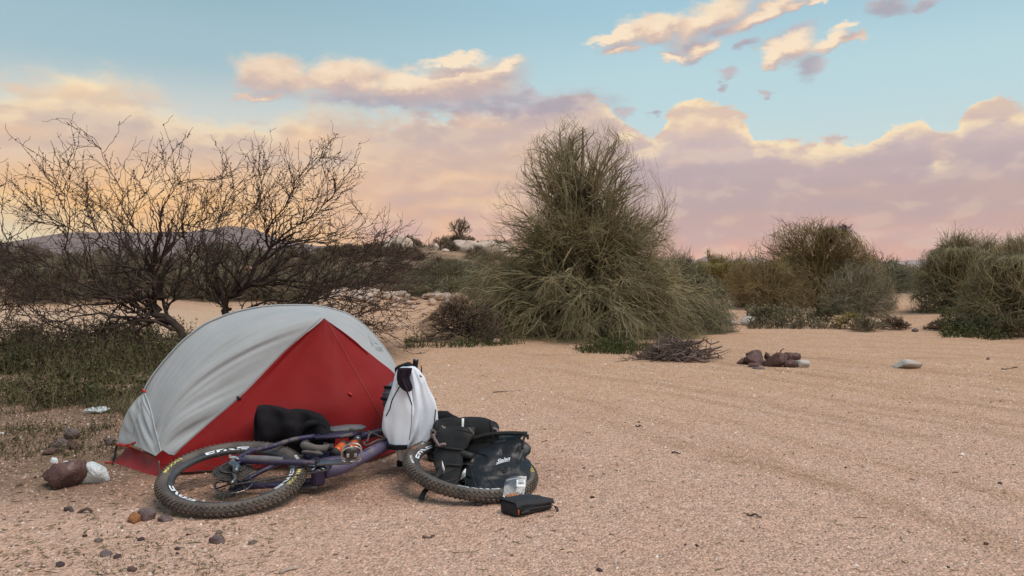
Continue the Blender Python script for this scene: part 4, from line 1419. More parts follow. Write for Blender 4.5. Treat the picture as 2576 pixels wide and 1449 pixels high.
    TV, TT = text_flat('MSR', 1.0)
    wd, hd = TV[:, 0].max(), TV[:, 1].max()
    a, b, c = np.array(c4(745, 525)), np.array(c4(880, 535)), np.array(c4(712, 438))
    part('logo', *kr.decal(TV, TT, a, (b - a) / wd, (c - a) / hd, 0.003), M_LOGO, rt)


build_tent()

# ------------------------------------------------------------------ bicycle lying on its left side
M_PURPLE = mat('purple_paint', (0.045, 0.034, 0.082), (0.036, 0.028, 0.064), 6, 0.5, spec=0.35, c3=(0.12, 0.095, 0.092), s3=11.0, f3=0.52)
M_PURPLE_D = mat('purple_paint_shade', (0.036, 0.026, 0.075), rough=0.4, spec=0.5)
M_DUSTFRAME = mat('dusty_down_tube', (0.125, 0.104, 0.170), (0.098, 0.080, 0.140), 7, 0.6, spec=0.3, c3=(0.20, 0.165, 0.15), s3=5.0, f3=0.50)
M_GUARD = mat('grey_frame_guard', (0.12, 0.115, 0.125), (0.16, 0.15, 0.15), 20, 0.65)
M_TYRE = mat('dusty_tyre', (0.085, 0.074, 0.067), (0.155, 0.130, 0.112), 9, 0.92, 0.2, 90, spec=0.12, c3=(0.23, 0.185, 0.15), s3=4.0, f3=0.56)
M_KNOB = mat('tread_rubber', (0.075, 0.062, 0.054), (0.17, 0.135, 0.11), 12, 0.95, spec=0.1)
M_RIM = mat('carbon_rim', (0.035, 0.036, 0.040), (0.085, 0.082, 0.080), 6, 0.5)
M_DECAL = mat('white_decal', (0.80, 0.82, 0.84), rough=0.5)
M_YELLOW_P = mat('yellow_print', (0.70, 0.58, 0.16), rough=0.7)
M_ORANGE_P = mat('orange_print', (0.62, 0.16, 0.06), rough=0.7)
M_STEEL = mat('worn_steel', (0.34, 0.33, 0.32), (0.24, 0.23, 0.22), 30, 0.35, metallic=0.9)
M_DARKSTEEL = mat('dark_steel', (0.065, 0.060, 0.056), (0.12, 0.105, 0.09), 25, 0.5, metallic=0.5)
M_CRANK = mat('grey_crank', (0.20, 0.22, 0.24), (0.13, 0.14, 0.155), 9, 0.28, metallic=0.85)
M_ORANGE = mat('orange_shock_body', (0.75, 0.16, 0.03), (0.55, 0.10, 0.03), 30, 0.3, metallic=0.3)
M_BLKPL = mat('black_plastic', (0.020, 0.020, 0.022), (0.035, 0.034, 0.034), 12, 0.55)
M_DLETTER = mat('frame_lettering', (0.030, 0.020, 0.068), rough=0.5)
M_STRAPG = mat('dusty_strap', (0.10, 0.088, 0.082), (0.15, 0.125, 0.11), 20, 0.85)
M_SILVER = mat('silver_pedal', (0.62, 0.60, 0.58), (0.42, 0.40, 0.38), 25, 0.35, metallic=0.8)


def lpart(name, VF, m, par, smooth=True, kind=None, label=None):
    me = mk_mesh(name, VF[0], VF[1], smooth, [m])
    return tag(link(name, me, (0, 0, 0), par), label, None, None, kind)


def extrude(poly, z0, z1):
    """Prism over a convex-ish 2D outline (fan)."""
    p = np.asarray(poly, dtype=float)
    n = len(p)
    V = np.concatenate([np.c_[p, np.full(n, z0)], np.c_[p, np.full(n, z1)], [[*p.mean(0), z0]], [[*p.mean(0), z1]]])
    k = np.arange(n)
    k2 = (k + 1) % n
    Q = np.stack([k, k2, k2 + n, k + n], -1)
    T = np.concatenate([np.stack([k2, k, np.full(n, 2 * n)], -1), np.stack([k + n, k2 + n, np.full(n, 2 * n + 1)], -1)])
    return V, [Q, T]


def sector_ring(r0, r1, z0, z1, n=72, a0=0.0, a1=2 * math.pi):
    """Rectangular-section ring (or arc) about z."""
    closed = abs(a1 - a0) > 6.28
    th = np.linspace(a0, a1, n, endpoint=not closed)
    sec = np.array([(r0, z0), (r1, z0), (r1, z1), (r0, z1)])
    V = np.stack([np.outer(np.cos(th), sec[:, 0]), np.outer(np.sin(th), sec[:, 0]), np.tile(sec[:, 1], (n, 1))], -1)
    idx = np.arange(n * 4).reshape(n, 4)
    a = idx if closed else idx[:-1]
    d = np.roll(idx, -1, 0) if closed else idx[1:]
    Q = np.stack([a, d, np.roll(d, -1, 1), np.roll(a, -1, 1)], -1).reshape(-1, 4)
    out = [Q]
    if not closed:
        out = [np.concatenate([Q, idx[:1], idx[-1:, ::-1]])]
    return V.reshape(-1, 3), out


def profile_ring(sec, n=96):
    """Closed profile [(r,z)..] revolved about z."""
    sec = np.asarray(sec, dtype=float)
    m_ = len(sec)
    th = np.arange(n) * 2 * np.pi / n
    V = np.stack([np.outer(np.cos(th), sec[:, 0]), np.outer(np.sin(th), sec[:, 0]), np.tile(sec[:, 1], (n, 1))], -1)
    idx = np.arange(n * m_).reshape(n, m_)
    d = np.roll(idx, -1, 0)
    Q = np.stack([idx, d, np.roll(d, -1, 1), np.roll(idx, -1, 1)], -1).reshape(-1, 4)
    return V.reshape(-1, 3), [Q]


def gear(r, teeth, z0, z1, hole):
    n = teeth * 4
    th = np.arange(n) * 2 * np.pi / n
    ro = np.where((np.arange(n) % 4) < 2, r, r - 0.006)
    V = []
    for (rad, z) in ((np.full(n, hole), z0), (ro, z0), (ro, z1), (np.full(n, hole), z1)):
        V.append(np.c_[np.cos(th) * rad, np.sin(th) * rad, np.full(n, z)])
    V = np.concatenate(V)
    idx = np.arange(4 * n).reshape(4, n)
    Q = np.concatenate([np.stack([idx[j], np.roll(idx[j], -1), np.roll(idx[(j + 1) % 4], -1), idx[(j + 1) % 4]], -1) for j in range(4)])
    return V, [Q]


def arc_text(s, r, hgt_, ang, m_z, clockwise=True, width=None):
    """Lettering bent along a circle about z; r = baseline radius, ang = centre angle (degrees)."""
    V, T = text_flat(s, 1.0)
    k = hgt_ / V[:, 1].max()
    w = V[:, 0].max() * k if width is None else width
    x = V[:, 0] / V[:, 0].max() * w - w / 2
    y = V[:, 1] * k
    a = R(ang) + (-1 if clockwise else 1) * x / (r + hgt_ / 2)
    rr = r + (y if clockwise else hgt_ - y)
    z = np.array([m_z(q) for q in rr])
    return np.c_[np.cos(a) * rr, np.sin(a) * rr, z], [T]


TYRE_R, TUBE_R = 0.3385, 0.0315


def tyre_top(r):
    d = min(1.0, abs(r - TYRE_R) / TUBE_R)
    return TUBE_R * 0.97 * math.sqrt(max(0.0, 1 - d * d)) + 0.0016


def build_wheel(par, name, mtx, rear):
    w = bpy.data.objects.new(name, None)
    COL.objects.link(w)
    w.empty_display_size = 0.05
    w.parent = par
    w.matrix_local = mtx
    a = np.linspace(0, 2 * np.pi, 18, endpoint=False)
    sec = np.c_[TYRE_R + TUBE_R * 0.97 * np.cos(a), TUBE_R * 0.97 * np.sin(a)]
    lpart('tyre', profile_ring(sec, 120), M_TYRE, w)
    # tread blocks: two shoulder rows and two centre rows
    rs = np.random.default_rng(3 if rear else 4)
    kn = []
    nk = 84
    for row, ph, off, sz in (('s', 0.98, 0.0, (0.011, 0.0125, 0.007)), ('s', -0.98, 0.5, (0.011, 0.0125, 0.007)), ('c', 0.30, 0.25, (0.015, 0.009, 0.007)), ('c', -0.30, 0.75, (0.015, 0.009, 0.007)), ('m', 0.64, 0.5, (0.012, 0.008, 0.006)), ('m', -0.64, 0.0, (0.012, 0.008, 0.006))):
        for k in range(nk):
            th = (k + off) * 2 * np.pi / nk
            rr = TYRE_R + TUBE_R * math.cos(ph)
            zz = TUBE_R * math.sin(ph)
            er = np.array([math.cos(th), math.sin(th), 0])
            et = np.array([-math.sin(th), math.cos(th), 0])
            nrm = er * math.cos(ph) + np.array([0, 0, math.sin(ph)])
            b = np.cross(nrm, et)
            V, Fs = box((0, 0, 0), sz)
            c = er * rr + np.array([0, 0, zz]) + nrm * 0.0018
            kn.append((V @ np.array([et, b, nrm]) + c, Fs))
    lpart('tread', join(kn), M_KNOB, w, False, 'stuff')
    rim = [(0.284, -0.007), (0.284, 0.007), (0.291, 0.014), (0.309, 0.0185), (0.3125, 0.0165), (0.3125, -0.0165), (0.309, -0.0185), (0.291, -0.014)]
    lpart('rim', profile_ring(rim, 96), M_RIM, w)
    rimz = lambda r: 0.014 + (r - 0.291) * 0.25 + 0.0012

    def rim_strip(a_pts):
        """Quad strip between (angle, r) pairs on the rim face."""
        V, Q = [], []
        for (p0, p1, q0, q1) in a_pts:
            n0 = len(V)
            m_ = 8
            for t in np.linspace(0, 1, m_):
                for (A0, A1) in ((p0, p1), (q0, q1)):
                    an = A0[0] + (A1[0] - A0[0]) * t
                    rr = A0[1] + (A1[1] - A0[1]) * t
                    V.append((math.cos(R(an)) * rr, math.sin(R(an)) * rr, rimz(rr)))
            for j in range(m_ - 1):
                Q.append([n0 + 2 * j, n0 + 2 * j + 1, n0 + 2 * j + 3, n0 + 2 * j + 2])
        return np.array(V), [np.array(Q)]

    lo, hi = 0.288, 0.3085
    for c in ((105, 222, 342) if rear else (152, 270, 30)):
        st = []
        bar = lambda a0, a1, r0, r1: st.append(((c + a0, r0), (c + a1, r0), (c + a0, r1), (c + a1, r1)))
        slant = lambda a0, a1, wd: st.append(((c + a0, hi), (c + a1, lo), (c + a0 - wd, hi), (c + a1 - wd, lo)))
        bar(23, 13, 0.3015, hi); bar(23, 14, lo, 0.2945); bar(23, 20, 0.2945, 0.3015)        # E
        bar(11.5, 3.5, 0.3015, hi); bar(11.5, 8.3, lo, 0.3015); bar(4.5, 1.6, lo, 0.3035)     # N
        slant(2.0, -4.0, 4.0)                                                               # V
        bar(-9, -21, 0.3015, hi); bar(-9, -20, lo, 0.2945); bar(-9, -12, 0.2945, 0.3015)      # E
        lpart('rim_logo', rim_strip(st), M_DECAL, w, False)
    # sidewall lettering
    if rear:
        lpart('sidewall_lettering', arc_text('MAXXIS', 0.3275, 0.020, 164, tyre_top, True, 0.165), M_YELLOW_P, w, False)
        lpart('sidewall_lettering', arc_text('MAXXIS', 0.3275, 0.020, -16, tyre_top, True, 0.165), M_YELLOW_P, w, False)
        lpart('sidewall_lettering', arc_text('MINION', 0.327, 0.016, 22, tyre_top, True, 0.062), M_DECAL, w, False)
    else:
        lpart('sidewall_lettering', arc_text('MAXXIS', 0.3275, 0.021, 4, tyre_top, True, 0.15), M_YELLOW_P, w, False)
        lpart('sidewall_lettering', arc_text('MINION', 0.327, 0.014, 185, tyre_top, True, 0.10), M_DECAL, w, False)
        lpart('sidewall_lettering', arc_text('EXO', 0.328, 0.017, 156, tyre_top, True, 0.030), M_ORANGE_P, w, False)
        lpart('sidewall_lettering', arc_text('TR', 0.328, 0.016, 141, tyre_top, True, 0.034), M_DECAL, w, False)
        lpart('sidewall_lettering', arc_text('3C', 0.328, 0.019, 128, tyre_top, True, 0.036), M_ORANGE_P, w, False)
    # hub and spokes
    hub = [np.array([(math.cos(t) * r_, math.sin(t) * r_, z) for t in np.arange(16) * 2 * np.pi / 16]) for r_, z in ((0.010, -0.055), (0.016, -0.050), (0.030, -0.034), (0.030, -0.030), (0.016, -0.024), (0.016, 0.022), (0.028, 0.026), (0.028, 0.030), (0.016, 0.036), (0.010, 0.055))]
    lpart('hub', loft(hub), M_DARKSTEEL, w)
    sp = None
    for k in range(28):
        side = 1 if k % 2 else -1
        th = k * 2 * np.pi / 28
        tw = (0.62 if (k // 2) % 2 else -0.62)
        if sp is None or True:
            p0 = np.array([math.cos(th + tw) * 0.028, math.sin(th + tw) * 0.028, side * 0.030])
            p1 = np.array([math.cos(th) * 0.287, math.sin(th) * 0.287, 0.0])
            lpart('spoke', tube([p0, p1], 0.0013, 2, 4), M_DARKSTEEL, w)
    # brake disc
    zr = -0.046
    pcs = [sector_ring(0.086, 0.0985, zr, zr + 0.002, 60)]
    lpart('brake_disc', join(pcs), M_STEEL, w, False)
    holes = []
    for k in range(24):
        th = k * 2 * np.pi / 24
        V, Fs = box((0, 0, 0), (0.007, 0.008, 0.0034))
        cth, sth = math.cos(th + 0.3), math.sin(th + 0.3)
        V = V @ np.array([[cth, sth, 0], [-sth, cth, 0], [0, 0, 1]])
        holes.append((V + (math.cos(th) * 0.092, math.sin(th) * 0.092, zr + 0.001), Fs))
    lpart('brake_disc_slot', join(holes), M_BLKPL, w, False, 'stuff')
    arms = [tube([(math.cos(t) * 0.02, math.sin(t) * 0.02, zr + 0.001), (math.cos(t + 0.5) * 0.088, math.sin(t + 0.5) * 0.088, zr + 0.001)], 0.0045, 3, 4) for t in np.arange(6) * 2 * np.pi / 6]
    lpart('brake_disc_spider', join(arms), M_BLKPL, w, False)
    if rear:
        for k, (r_, tt) in enumerate([(0.103, 52), (0.092, 46), (0.081, 40), (0.070, 34), (0.060, 30), (0.051, 26), (0.043, 22), (0.036, 18), (0.030, 15), (0.025, 12)]):
            z = 0.028 + k * 0.0042
            lpart('sprocket', gear(r_, tt, z, z + 0.0022, max(0.014, r_ - 0.018)), M_DARKSTEEL if k > 1 else M_DARKSTEEL, w, False)
    return w


def chain_links(pts, n):
    line = smooth_line(pts, n + 1)
    out = []
    for k in range(n):
        a, b = line[k], line[k + 1]
        d = b - a
        L = np.linalg.norm(d)
        ex = d / L
        ez = np.array([0, 0, 1.0])
        ey = unit(np.cross(ez, ex))
        ez = np.cross(ex, ey)
        wz = 0.008 if k % 2 else 0.0052
        V, Fs = box((0, 0, 0), (L * 1.12, 0.0078, wz))
        out.append((V @ np.array([ex, ey, ez]) + (a + b) / 2, Fs))
    return join(out)


def build_bike():
    hub = Vector((-1.452, 4.0, 0.112))
    fw = Vector((1.226, 0.205, -0.004)).normalized()
    up0 = Vector((-fw.y, fw.x, 0)).normalized()
    tau = R(12.5)
    up = (up0 * math.cos(tau) + Vector((0, 0, 1)) * math.sin(tau))
    up = (up - fw * up.dot(fw)).normalized()
    nz = fw.cross(up)
    M = Matrix(((fw.x, up.x, nz.x, hub.x), (fw.y, up.y, nz.y, hub.y), (fw.z, up.z, nz.z, hub.z), (0, 0, 0, 1)))
    rt = root('mountain_bike', (0, 0, 0), 'dusty purple mountain bike lying on its side in front of the tent', 'bicycle')
    rt.matrix_world = M
    WB = 1.2446
    ang = R(25.0)
    ax = np.array([-math.sin(ang), math.cos(ang), 0.0])
    pf = np.array([math.cos(ang), math.sin(ang), 0.0])
    Af = np.array([WB, 0, 0])
    P0 = Af - 0.044 * pf
    crown = P0 + 0.545 * ax
    htop = crown + 0.125 * ax
    stem = crown + 0.155 * ax
    steer = Matrix.Translation(Vector(P0)) @ Matrix.Rotation(R(9.0), 4, Vector(ax)) @ Matrix.Translation(-Vector(P0))

    def S_(VF):
        V = np.asarray(VF[0])
        Mx = np.array(steer)
        return V @ Mx[:3, :3].T + Mx[:3, 3], VF[1]

    build_wheel(rt, 'rear_wheel', Matrix.Identity(4), True)
    build_wheel(rt, 'front_wheel', steer @ Matrix.Translation(Vector(Af)), False)

    bb = np.array([0.432, -0.028, 0.0])
    seat_top = np.array([0.325, 0.395, 0.0])
    tj = np.array([0.60, 0.415, 0.0])
    # main frame
    lpart('down_tube', tube([bb + (0.03, 0.03, 0), bb + (0.14, 0.10, 0), crown + (-0.16, -0.13, 0), crown + (-0.012, 0.03, 0)], [0.036, 0.035, 0.033, 0.030], 20, 16), M_DUSTFRAME, rt)
    lpart('top_tube', tube([tj + (-0.02, -0.005, 0), tj + (0.14, 0.07, 0), htop + (-0.012, -0.02, 0)], [0.023, 0.022, 0.026], 16, 14), M_PURPLE, rt)
    lpart('top_tube', tube([seat_top + (-0.01, -0.02, -0.004), (0.45, 0.392, -0.004), tj + (0.0, -0.005, -0.004)], [0.022, 0.024, 0.024], 10, 12), M_PURPLE_D, rt)
    lpart('seat_tube', tube([bb + (0.0, 0.03, 0), bb + (-0.03, 0.18, 0), seat_top], [0.034, 0.026, 0.022], 12, 14), M_PURPLE, rt)
    lpart('seat_tube', tube([bb + (0.0, 0.09, 0.018), (0.50, 0.09, 0.020), (0.56, 0.11, 0.016)], [0.030, 0.027, 0.024], 8, 12), M_PURPLE, rt)
    lpart('head_tube', tube([crown + 0.005 * ax, htop], 0.030, 8, 18), M_PURPLE, rt)
    lpart('bottom_bracket', tube([bb + (0, 0, -0.045), bb + (0, 0, 0.045)], 0.036, 6, 18), M_PURPLE_D, rt)
    # rear triangle, both sides
    for s in (1, -1):
        z0, z1 = 0.074 * s, 0.058 * s
        lpart('seat_stay', tube([(0.005, 0.035, z0), (0.07, 0.13, z0), (0.15, 0.20, z1 * 1.05), (0.27, 0.295, z1), (0.385, 0.345, z1 * 0.9)], [0.011, 0.0135, 0.0135, 0.013, 0.014], 18, 10), M_PURPLE if s > 0 else M_PURPLE_D, rt)
        lpart('chain_stay', tube([(-0.005, 0.025, z0), (0.06, 0.028, z0), (0.20, 0.012, z1 * 1.15), (0.33, 0.012, z1), (0.415, 0.012, z1 * 0.85)], [0.016, 0.018, 0.0165, 0.017, 0.015], 16, 10), M_PURPLE if s > 0 else M_PURPLE_D, rt)
        lpart('dropout', extrude([(-0.028, 0.0), (-0.01, 0.045), (0.03, 0.05), (0.05, 0.02), (0.03, -0.012), (-0.012, -0.016)], z0 - 0.004, z0 + 0.004), M_PURPLE_D, rt, False)
        # rocker link
        zl = 0.048 * s
        lpart('rocker_link', extrude([(0.375, 0.335), (0.40, 0.37), (0.47, 0.375), (0.56, 0.405), (0.625, 0.40), (0.64, 0.375), (0.60, 0.345), (0.54, 0.325), (0.46, 0.322), (0.40, 0.318)], zl - 0.006, zl + 0.008), M_PURPLE, rt, False)
    lpart('chain_stay_guard', tube([(0.055, 0.034, 0.082), (0.16, 0.020, 0.080), (0.25, 0.018, 0.074)], [0.018, 0.020, 0.014], 8, 8), M_GUARD, rt)
    lpart('link_cover', extrude([(0.43, 0.402), (0.46, 0.44), (0.56, 0.465), (0.64, 0.46), (0.672, 0.432), (0.65, 0.405), (0.58, 0.395), (0.50, 0.385)], 0.052, 0.066), M_GUARD, rt, False)
    lpart('pivot_bolt', tube([(0.59, 0.395, 0.05), (0.59, 0.395, 0.070)], 0.010, 3, 12), M_DARKSTEEL, rt)
    # shock with orange reservoir
    lpart('shock', tube([(0.60, 0.37, 0.01), (0.56, 0.25, 0.012), (0.54, 0.10, 0.012)], [0.012, 0.011, 0.012], 8, 12), M_DARKSTEEL, rt)
    lpart('shock_body', tube([(0.615, 0.27, 0.035), (0.585, 0.185, 0.038)], 0.024, 6, 16), M_ORANGE, rt)
    lpart('shock_body', tube([(0.545, 0.25, 0.030), (0.515, 0.165, 0.034)], 0.027, 6, 16), M_ORANGE, rt)
    for a, b, r_, m_ in (((0.622, 0.29, .035), (0.616, 0.273, .035), .026, M_BLKPL), ((0.55, 0.262, .03), (0.546, 0.25, .03), .030, M_BLKPL), ((0.512, 0.162, .034), (0.505, 0.145, .034), .030, M_BLKPL), ((0.628, 0.33, .040), (0.622, 0.300, .038), .018, M_STEEL), ((0.585, 0.185, .038), (0.578, 0.168, .038), .026, M_BLKPL)):
        lpart('shock_collar', tube([a, b], r_, 3, 14), m_, rt)
    # tool strap round the seat tube
    lpart('frame_strap', tube([(0.335, 0.235, 0.052), (0.35, 0.18, 0.074), (0.40, 0.15, 0.070), (0.45, 0.165, 0.060), (0.47, 0.21, 0.048)], [0.020, 0.024, 0.022, 0.021, 0.018], 14, 8), M_STRAPG, rt)
    lpart('strap_loop', tube([(0.345, 0.13, 0.06), (0.36, 0.09, 0.08), (0.41, 0.08, 0.078), (0.44, 0.10, 0.06), (0.40, 0.14, 0.06)], 0.009, 24, 7, False, True), M_STRAPG, rt)
    for x, y in ((0.455, 0.185), (0.49, 0.17)):
        lpart('strap_buckle', box((x, y, 0.070), (0.020, 0.045, 0.012)), M_BLKPL, rt, False)
    # loose strap coil inside the frame
    coil = [(0.68, 0.30, 0.03), (0.70, 0.37, 0.05), (0.77, 0.40, 0.05), (0.82, 0.36, 0.04), (0.78, 0.30, 0.04), (0.74, 0.27, 0.05), (0.68, 0.25, 0.03), (0.66, 0.31, 0.02)]
    lpart('strap_coil', tube(coil, 0.0055, 40, 6, False, True), M_STRAPG, rt)
    lpart('strap_coil', tube([(0.78, 0.30, 0.045), (0.72, 0.36, 0.05), (0.68, 0.42, 0.04)], 0.004, 14, 6), M_STRAPG, rt)
    # brake hose and cables
    lpart('cable', tube([(0.40, 0.30, 0.06), (0.58, 0.34, 0.075), (0.70, 0.42, 0.04), (0.86, 0.50, 0.045), (0.93, 0.60, 0.06)], 0.0028, 26, 5), M_BLKPL, rt)
    lpart('cable', tube([(0.005, 0.05, 0.085), (0.02, 0.13, 0.09), (-0.06, 0.14, 0.09), (-0.085, 0.07, 0.09), (-0.04, 0.01, 0.09)], 0.0025, 26, 5), M_BLKPL, rt)
    # drive train
    lpart('chain_ring', gear(0.068, 32, 0.050, 0.054, 0.050), M_DARKSTEEL, rt, False)
    rt.children[-1].location = bb
    arms = [tube([bb + (0, 0, 0.052), bb + (math.cos(t) * 0.055, math.sin(t) * 0.055, 0.052)], 0.006, 3, 5) for t in np.arange(5) * 2 * np.pi / 5 + 0.4]
    lpart('chain_ring_spider', join(arms), M_CRANK, rt, False)
    lpart('chain', join([chain_links([(0.0, 0.046, 0.050), (0.2, 0.050, 0.052), (bb[0], bb[1] + 0.068, 0.052)], 34), chain_links([(0.035, -0.185, 0.048), (0.22, -0.142, 0.05), (bb[0] - 0.01, bb[1] - 0.068, 0.052)], 32),
                         chain_links([(0.0, -0.045, 0.05), (0.018, -0.09, 0.05)], 4), chain_links([bb + (-0.01, -0.068, 0.052), bb + (0.05, -0.045, 0.052), bb + (0.068, 0, 0.052), bb + (0.048, 0.048, 0.052), bb + (0, 0.068, 0.052)], 16)]), M_DARKSTEEL, rt, False, 'stuff')
    e = bb + (0.176, -0.034, 0.082)
    ring_ = []
    for t, wd, th, dz in ((0.0, 0.026, 0.013, 0.066), (0.1, 0.024, 0.012, 0.072), (0.5, 0.018, 0.010, 0.079), (0.9, 0.015, 0.009, 0.083), (1.0, 0.013, 0.009, 0.084)):
        c = np.array([bb[0] + (e[0] - bb[0]) * t, bb[1] + (e[1] - bb[1]) * t, dz])
        ring_.append(superell(c, np.array([0.19, 0.98, 0]) * wd, np.array([0, 0, 1.0]) * th, 16, 3))
    lpart('crank_arm', loft(ring_), M_CRANK, rt)
    lpart('crank_bolt', tube([bb + (0, 0, 0.070), bb + (0, 0, 0.086)], 0.013, 3, 16), M_BLKPL, rt)
    lpart('crank_arm', tube([bb + (0, 0, -0.066), bb + (-0.165, 0.03, -0.082)], [0.015, 0.010], 6, 10), M_CRANK, rt)
    # pedals
    for s, ep in ((1, e), (-1, bb + (-0.165, 0.03, -0.082))):
        z0 = ep[2] + 0.012 * s
        lpart('pedal_axle', tube([ep, ep + (0, 0, 0.09 * s)], 0.0075, 4, 10), M_STEEL, rt)
        lpart('pedal_body', box(ep + (0.0, 0.0, 0.052 * s), (0.060, 0.022, 0.060), None, 0.006), M_DARKSTEEL, rt, False)
        for dy in (0.013, -0.013):
            loop = [ep + (-0.046, dy, 0.020 * s), ep + (-0.048, dy, 0.066 * s), ep + (-0.020, dy * 1.5, 0.094 * s), ep + (0.030, dy * 1.5, 0.096 * s), ep + (0.050, dy, 0.070 * s), ep + (0.044, dy, 0.018 * s), ep + (0.0, dy, 0.014 * s)]
            lpart('pedal_cage', tube(loop, 0.0042, 30, 6, False, True), M_SILVER, rt)
        for dx in (-0.018, 0.020):
            lpart('pedal_clip', box(ep + (dx, -0.016, 0.050 * s), (0.014, 0.014, 0.020)), M_SILVER, rt, False)
    # rear derailleur
    dm = M_DARKSTEEL
    lpart('derailleur_hanger', tube([(0.002, 0.0, 0.082), (0.004, -0.02, 0.086), (0.0, -0.045, 0.088)], [0.014, 0.013, 0.012], 6, 10), M_SILVER, rt)
    lpart('derailleur_lever', tube([(-0.022, 0.06, 0.090), (-0.012, 0.025, 0.094), (0.014, 0.02, 0.094), (0.03, 0.004, 0.092)], [0.006, 0.010, 0.009, 0.005], 10, 7), M_SILVER, rt)
    lpart('derailleur_body', tube([(0.004, -0.035, 0.090), (0.030, -0.06, 0.086), (0.034, -0.105, 0.074)], [0.017, 0.020, 0.015], 8, 10), M_CRANK, rt)
    for dz in (0.042, 0.062):
        lpart('derailleur_cage', tube([(0.022, -0.09, dz), (0.040, -0.14, dz), (0.030, -0.195, dz)], [0.010, 0.008, 0.010], 8, 5), M_STEEL if dz > 0.05 else dm, rt)
    for x, y in ((0.020, -0.092), (0.034, -0.186)):
        lpart('jockey_wheel', gear(0.021, 12, 0.048, 0.055, 0.006), M_BLKPL, rt, False)
        rt.children[-1].location = (x, y, 0)
    # seat post and saddle
    sp1 = np.array([0.262, 0.555, 0.0])
    lpart('seat_post', tube([seat_top + (0.002, -0.01, 0), sp1], 0.0158, 6, 12), M_BLKPL, rt)
    sad = []
    for x, w_, y, h_ in ((0.40, 0.018, 0.585, 0.012), (0.35, 0.026, 0.588, 0.016), (0.28, 0.040, 0.585, 0.020), (0.20, 0.066, 0.585, 0.022), (0.15, 0.070, 0.595, 0.020), (0.125, 0.052, 0.60, 0.010)):
        sad.append(superell((x, y, 0), (0, h_, 0), (0, 0, w_), 16, 2.4))
    lpart('saddle', loft(sad), M_BLKPL, rt)
    # fork, bar and controls turn with the front wheel
    for s in (1, -1):
        zc = 0.066 * s
        lpart('fork_stanchion', S_(tube([crown + 0.0 * ax + (0, 0, zc), P0 + 0.28 * ax + (0, 0, zc)], 0.0178, 4, 14)), M_BLKPL, rt)
        lpart('fork_leg', S_(tube([P0 + 0.33 * ax + (0, 0, zc), P0 + 0.08 * ax + (0, 0, zc), Af + (0, 0, zc)], [0.023, 0.022, 0.018], 8, 14)), M_BLKPL, rt)
    lpart('fork_crown', S_(tube([crown + (0, 0, -0.085), crown + (0, 0, 0.085)], 0.023, 6, 12)), M_BLKPL, rt)
    lpart('fork_arch', S_(tube([P0 + 0.30 * ax + (0.03, 0.01, -0.066), P0 + 0.40 * ax + (0.04, 0.02, -0.03), P0 + 0.40 * ax + (0.04, 0.02, 0.03), P0 + 0.30 * ax + (0.03, 0.01, 0.066)], 0.011, 12, 8)), M_BLKPL, rt)
    bar0 = stem + 0.040 * pf
    lpart('stem', S_(tube([stem - 0.004 * ax, bar0], 0.024, 5, 12)), M_BLKPL, rt)
    barp = lambda z: bar0 + 0.028 * ax * min(1, abs(z) / 0.18) + pf * (-0.055 * abs(z)) + np.array([0, 0, z])
    lpart('handlebar', S_(tube([barp(z) for z in (-0.385, -0.2, -0.1, 0, 0.1, 0.2, 0.385)], [0.011, 0.012, 0.0155, 0.0159, 0.0155, 0.012, 0.011], 30, 12)), M_BLKPL, rt)
    for s in (1, -1):
        lpart('grip', S_(tube([barp(0.262 * s), barp(0.392 * s)], 0.0162, 12, 14)), M_BLACK, rt)
        lpart('grip_collar', S_(tube([barp(0.380 * s), barp(0.396 * s)], 0.0172, 3, 16)), M_BLKPL, rt)
        lpart('grip_cap', S_(tube([barp(0.396 * s), barp(0.399 * s)], 0.010, 2, 14)), M_STEEL, rt)
        lpart('brake_lever', S_(tube([barp(0.235 * s), barp(0.25 * s) + pf * 0.035, barp(0.30 * s) + pf * 0.05, barp(0.355 * s) + pf * 0.042], [0.008, 0.007, 0.005, 0.004], 10, 7)), M_DARKSTEEL, rt)
    lpart('grip_clip', S_(tube([barp(0.345) + pf * -0.020, barp(0.362) + pf * -0.026, barp(0.372) + pf * -0.018], [0.004, 0.006, 0.003], 6, 6)), M_ORANGE, rt)
    # frame lettering along the upper-front side of the down tube
    TV, TT = text_flat('DEVINCI', 1.0)
    a = bb + (0.165, 0.125, 0)
    b = crown + (-0.03, 0.01, 0)
    d = unit(b - a)
    up2 = np.array([-d[1], d[0], 0])
    L = 0.46
    hh = 0.040
    x = TV[:, 0] / TV[:, 0].max() * L
    yy = (TV[:, 1] / TV[:, 1].max() - 0.30) * hh
    rad = np.interp(x, [0, L], [0.0356, 0.0318])
    phi = yy / rad + R(4)
    V = a + d * x[:, None] + up2 * (np.sin(phi) * rad)[:, None] + np.array([0, 0, 1.0]) * (np.cos(phi) * rad + 0.0008)[:, None]
    lpart('frame_lettering', (V, [TT]), M_DLETTER, rt, False)
    return rt


build_bike()

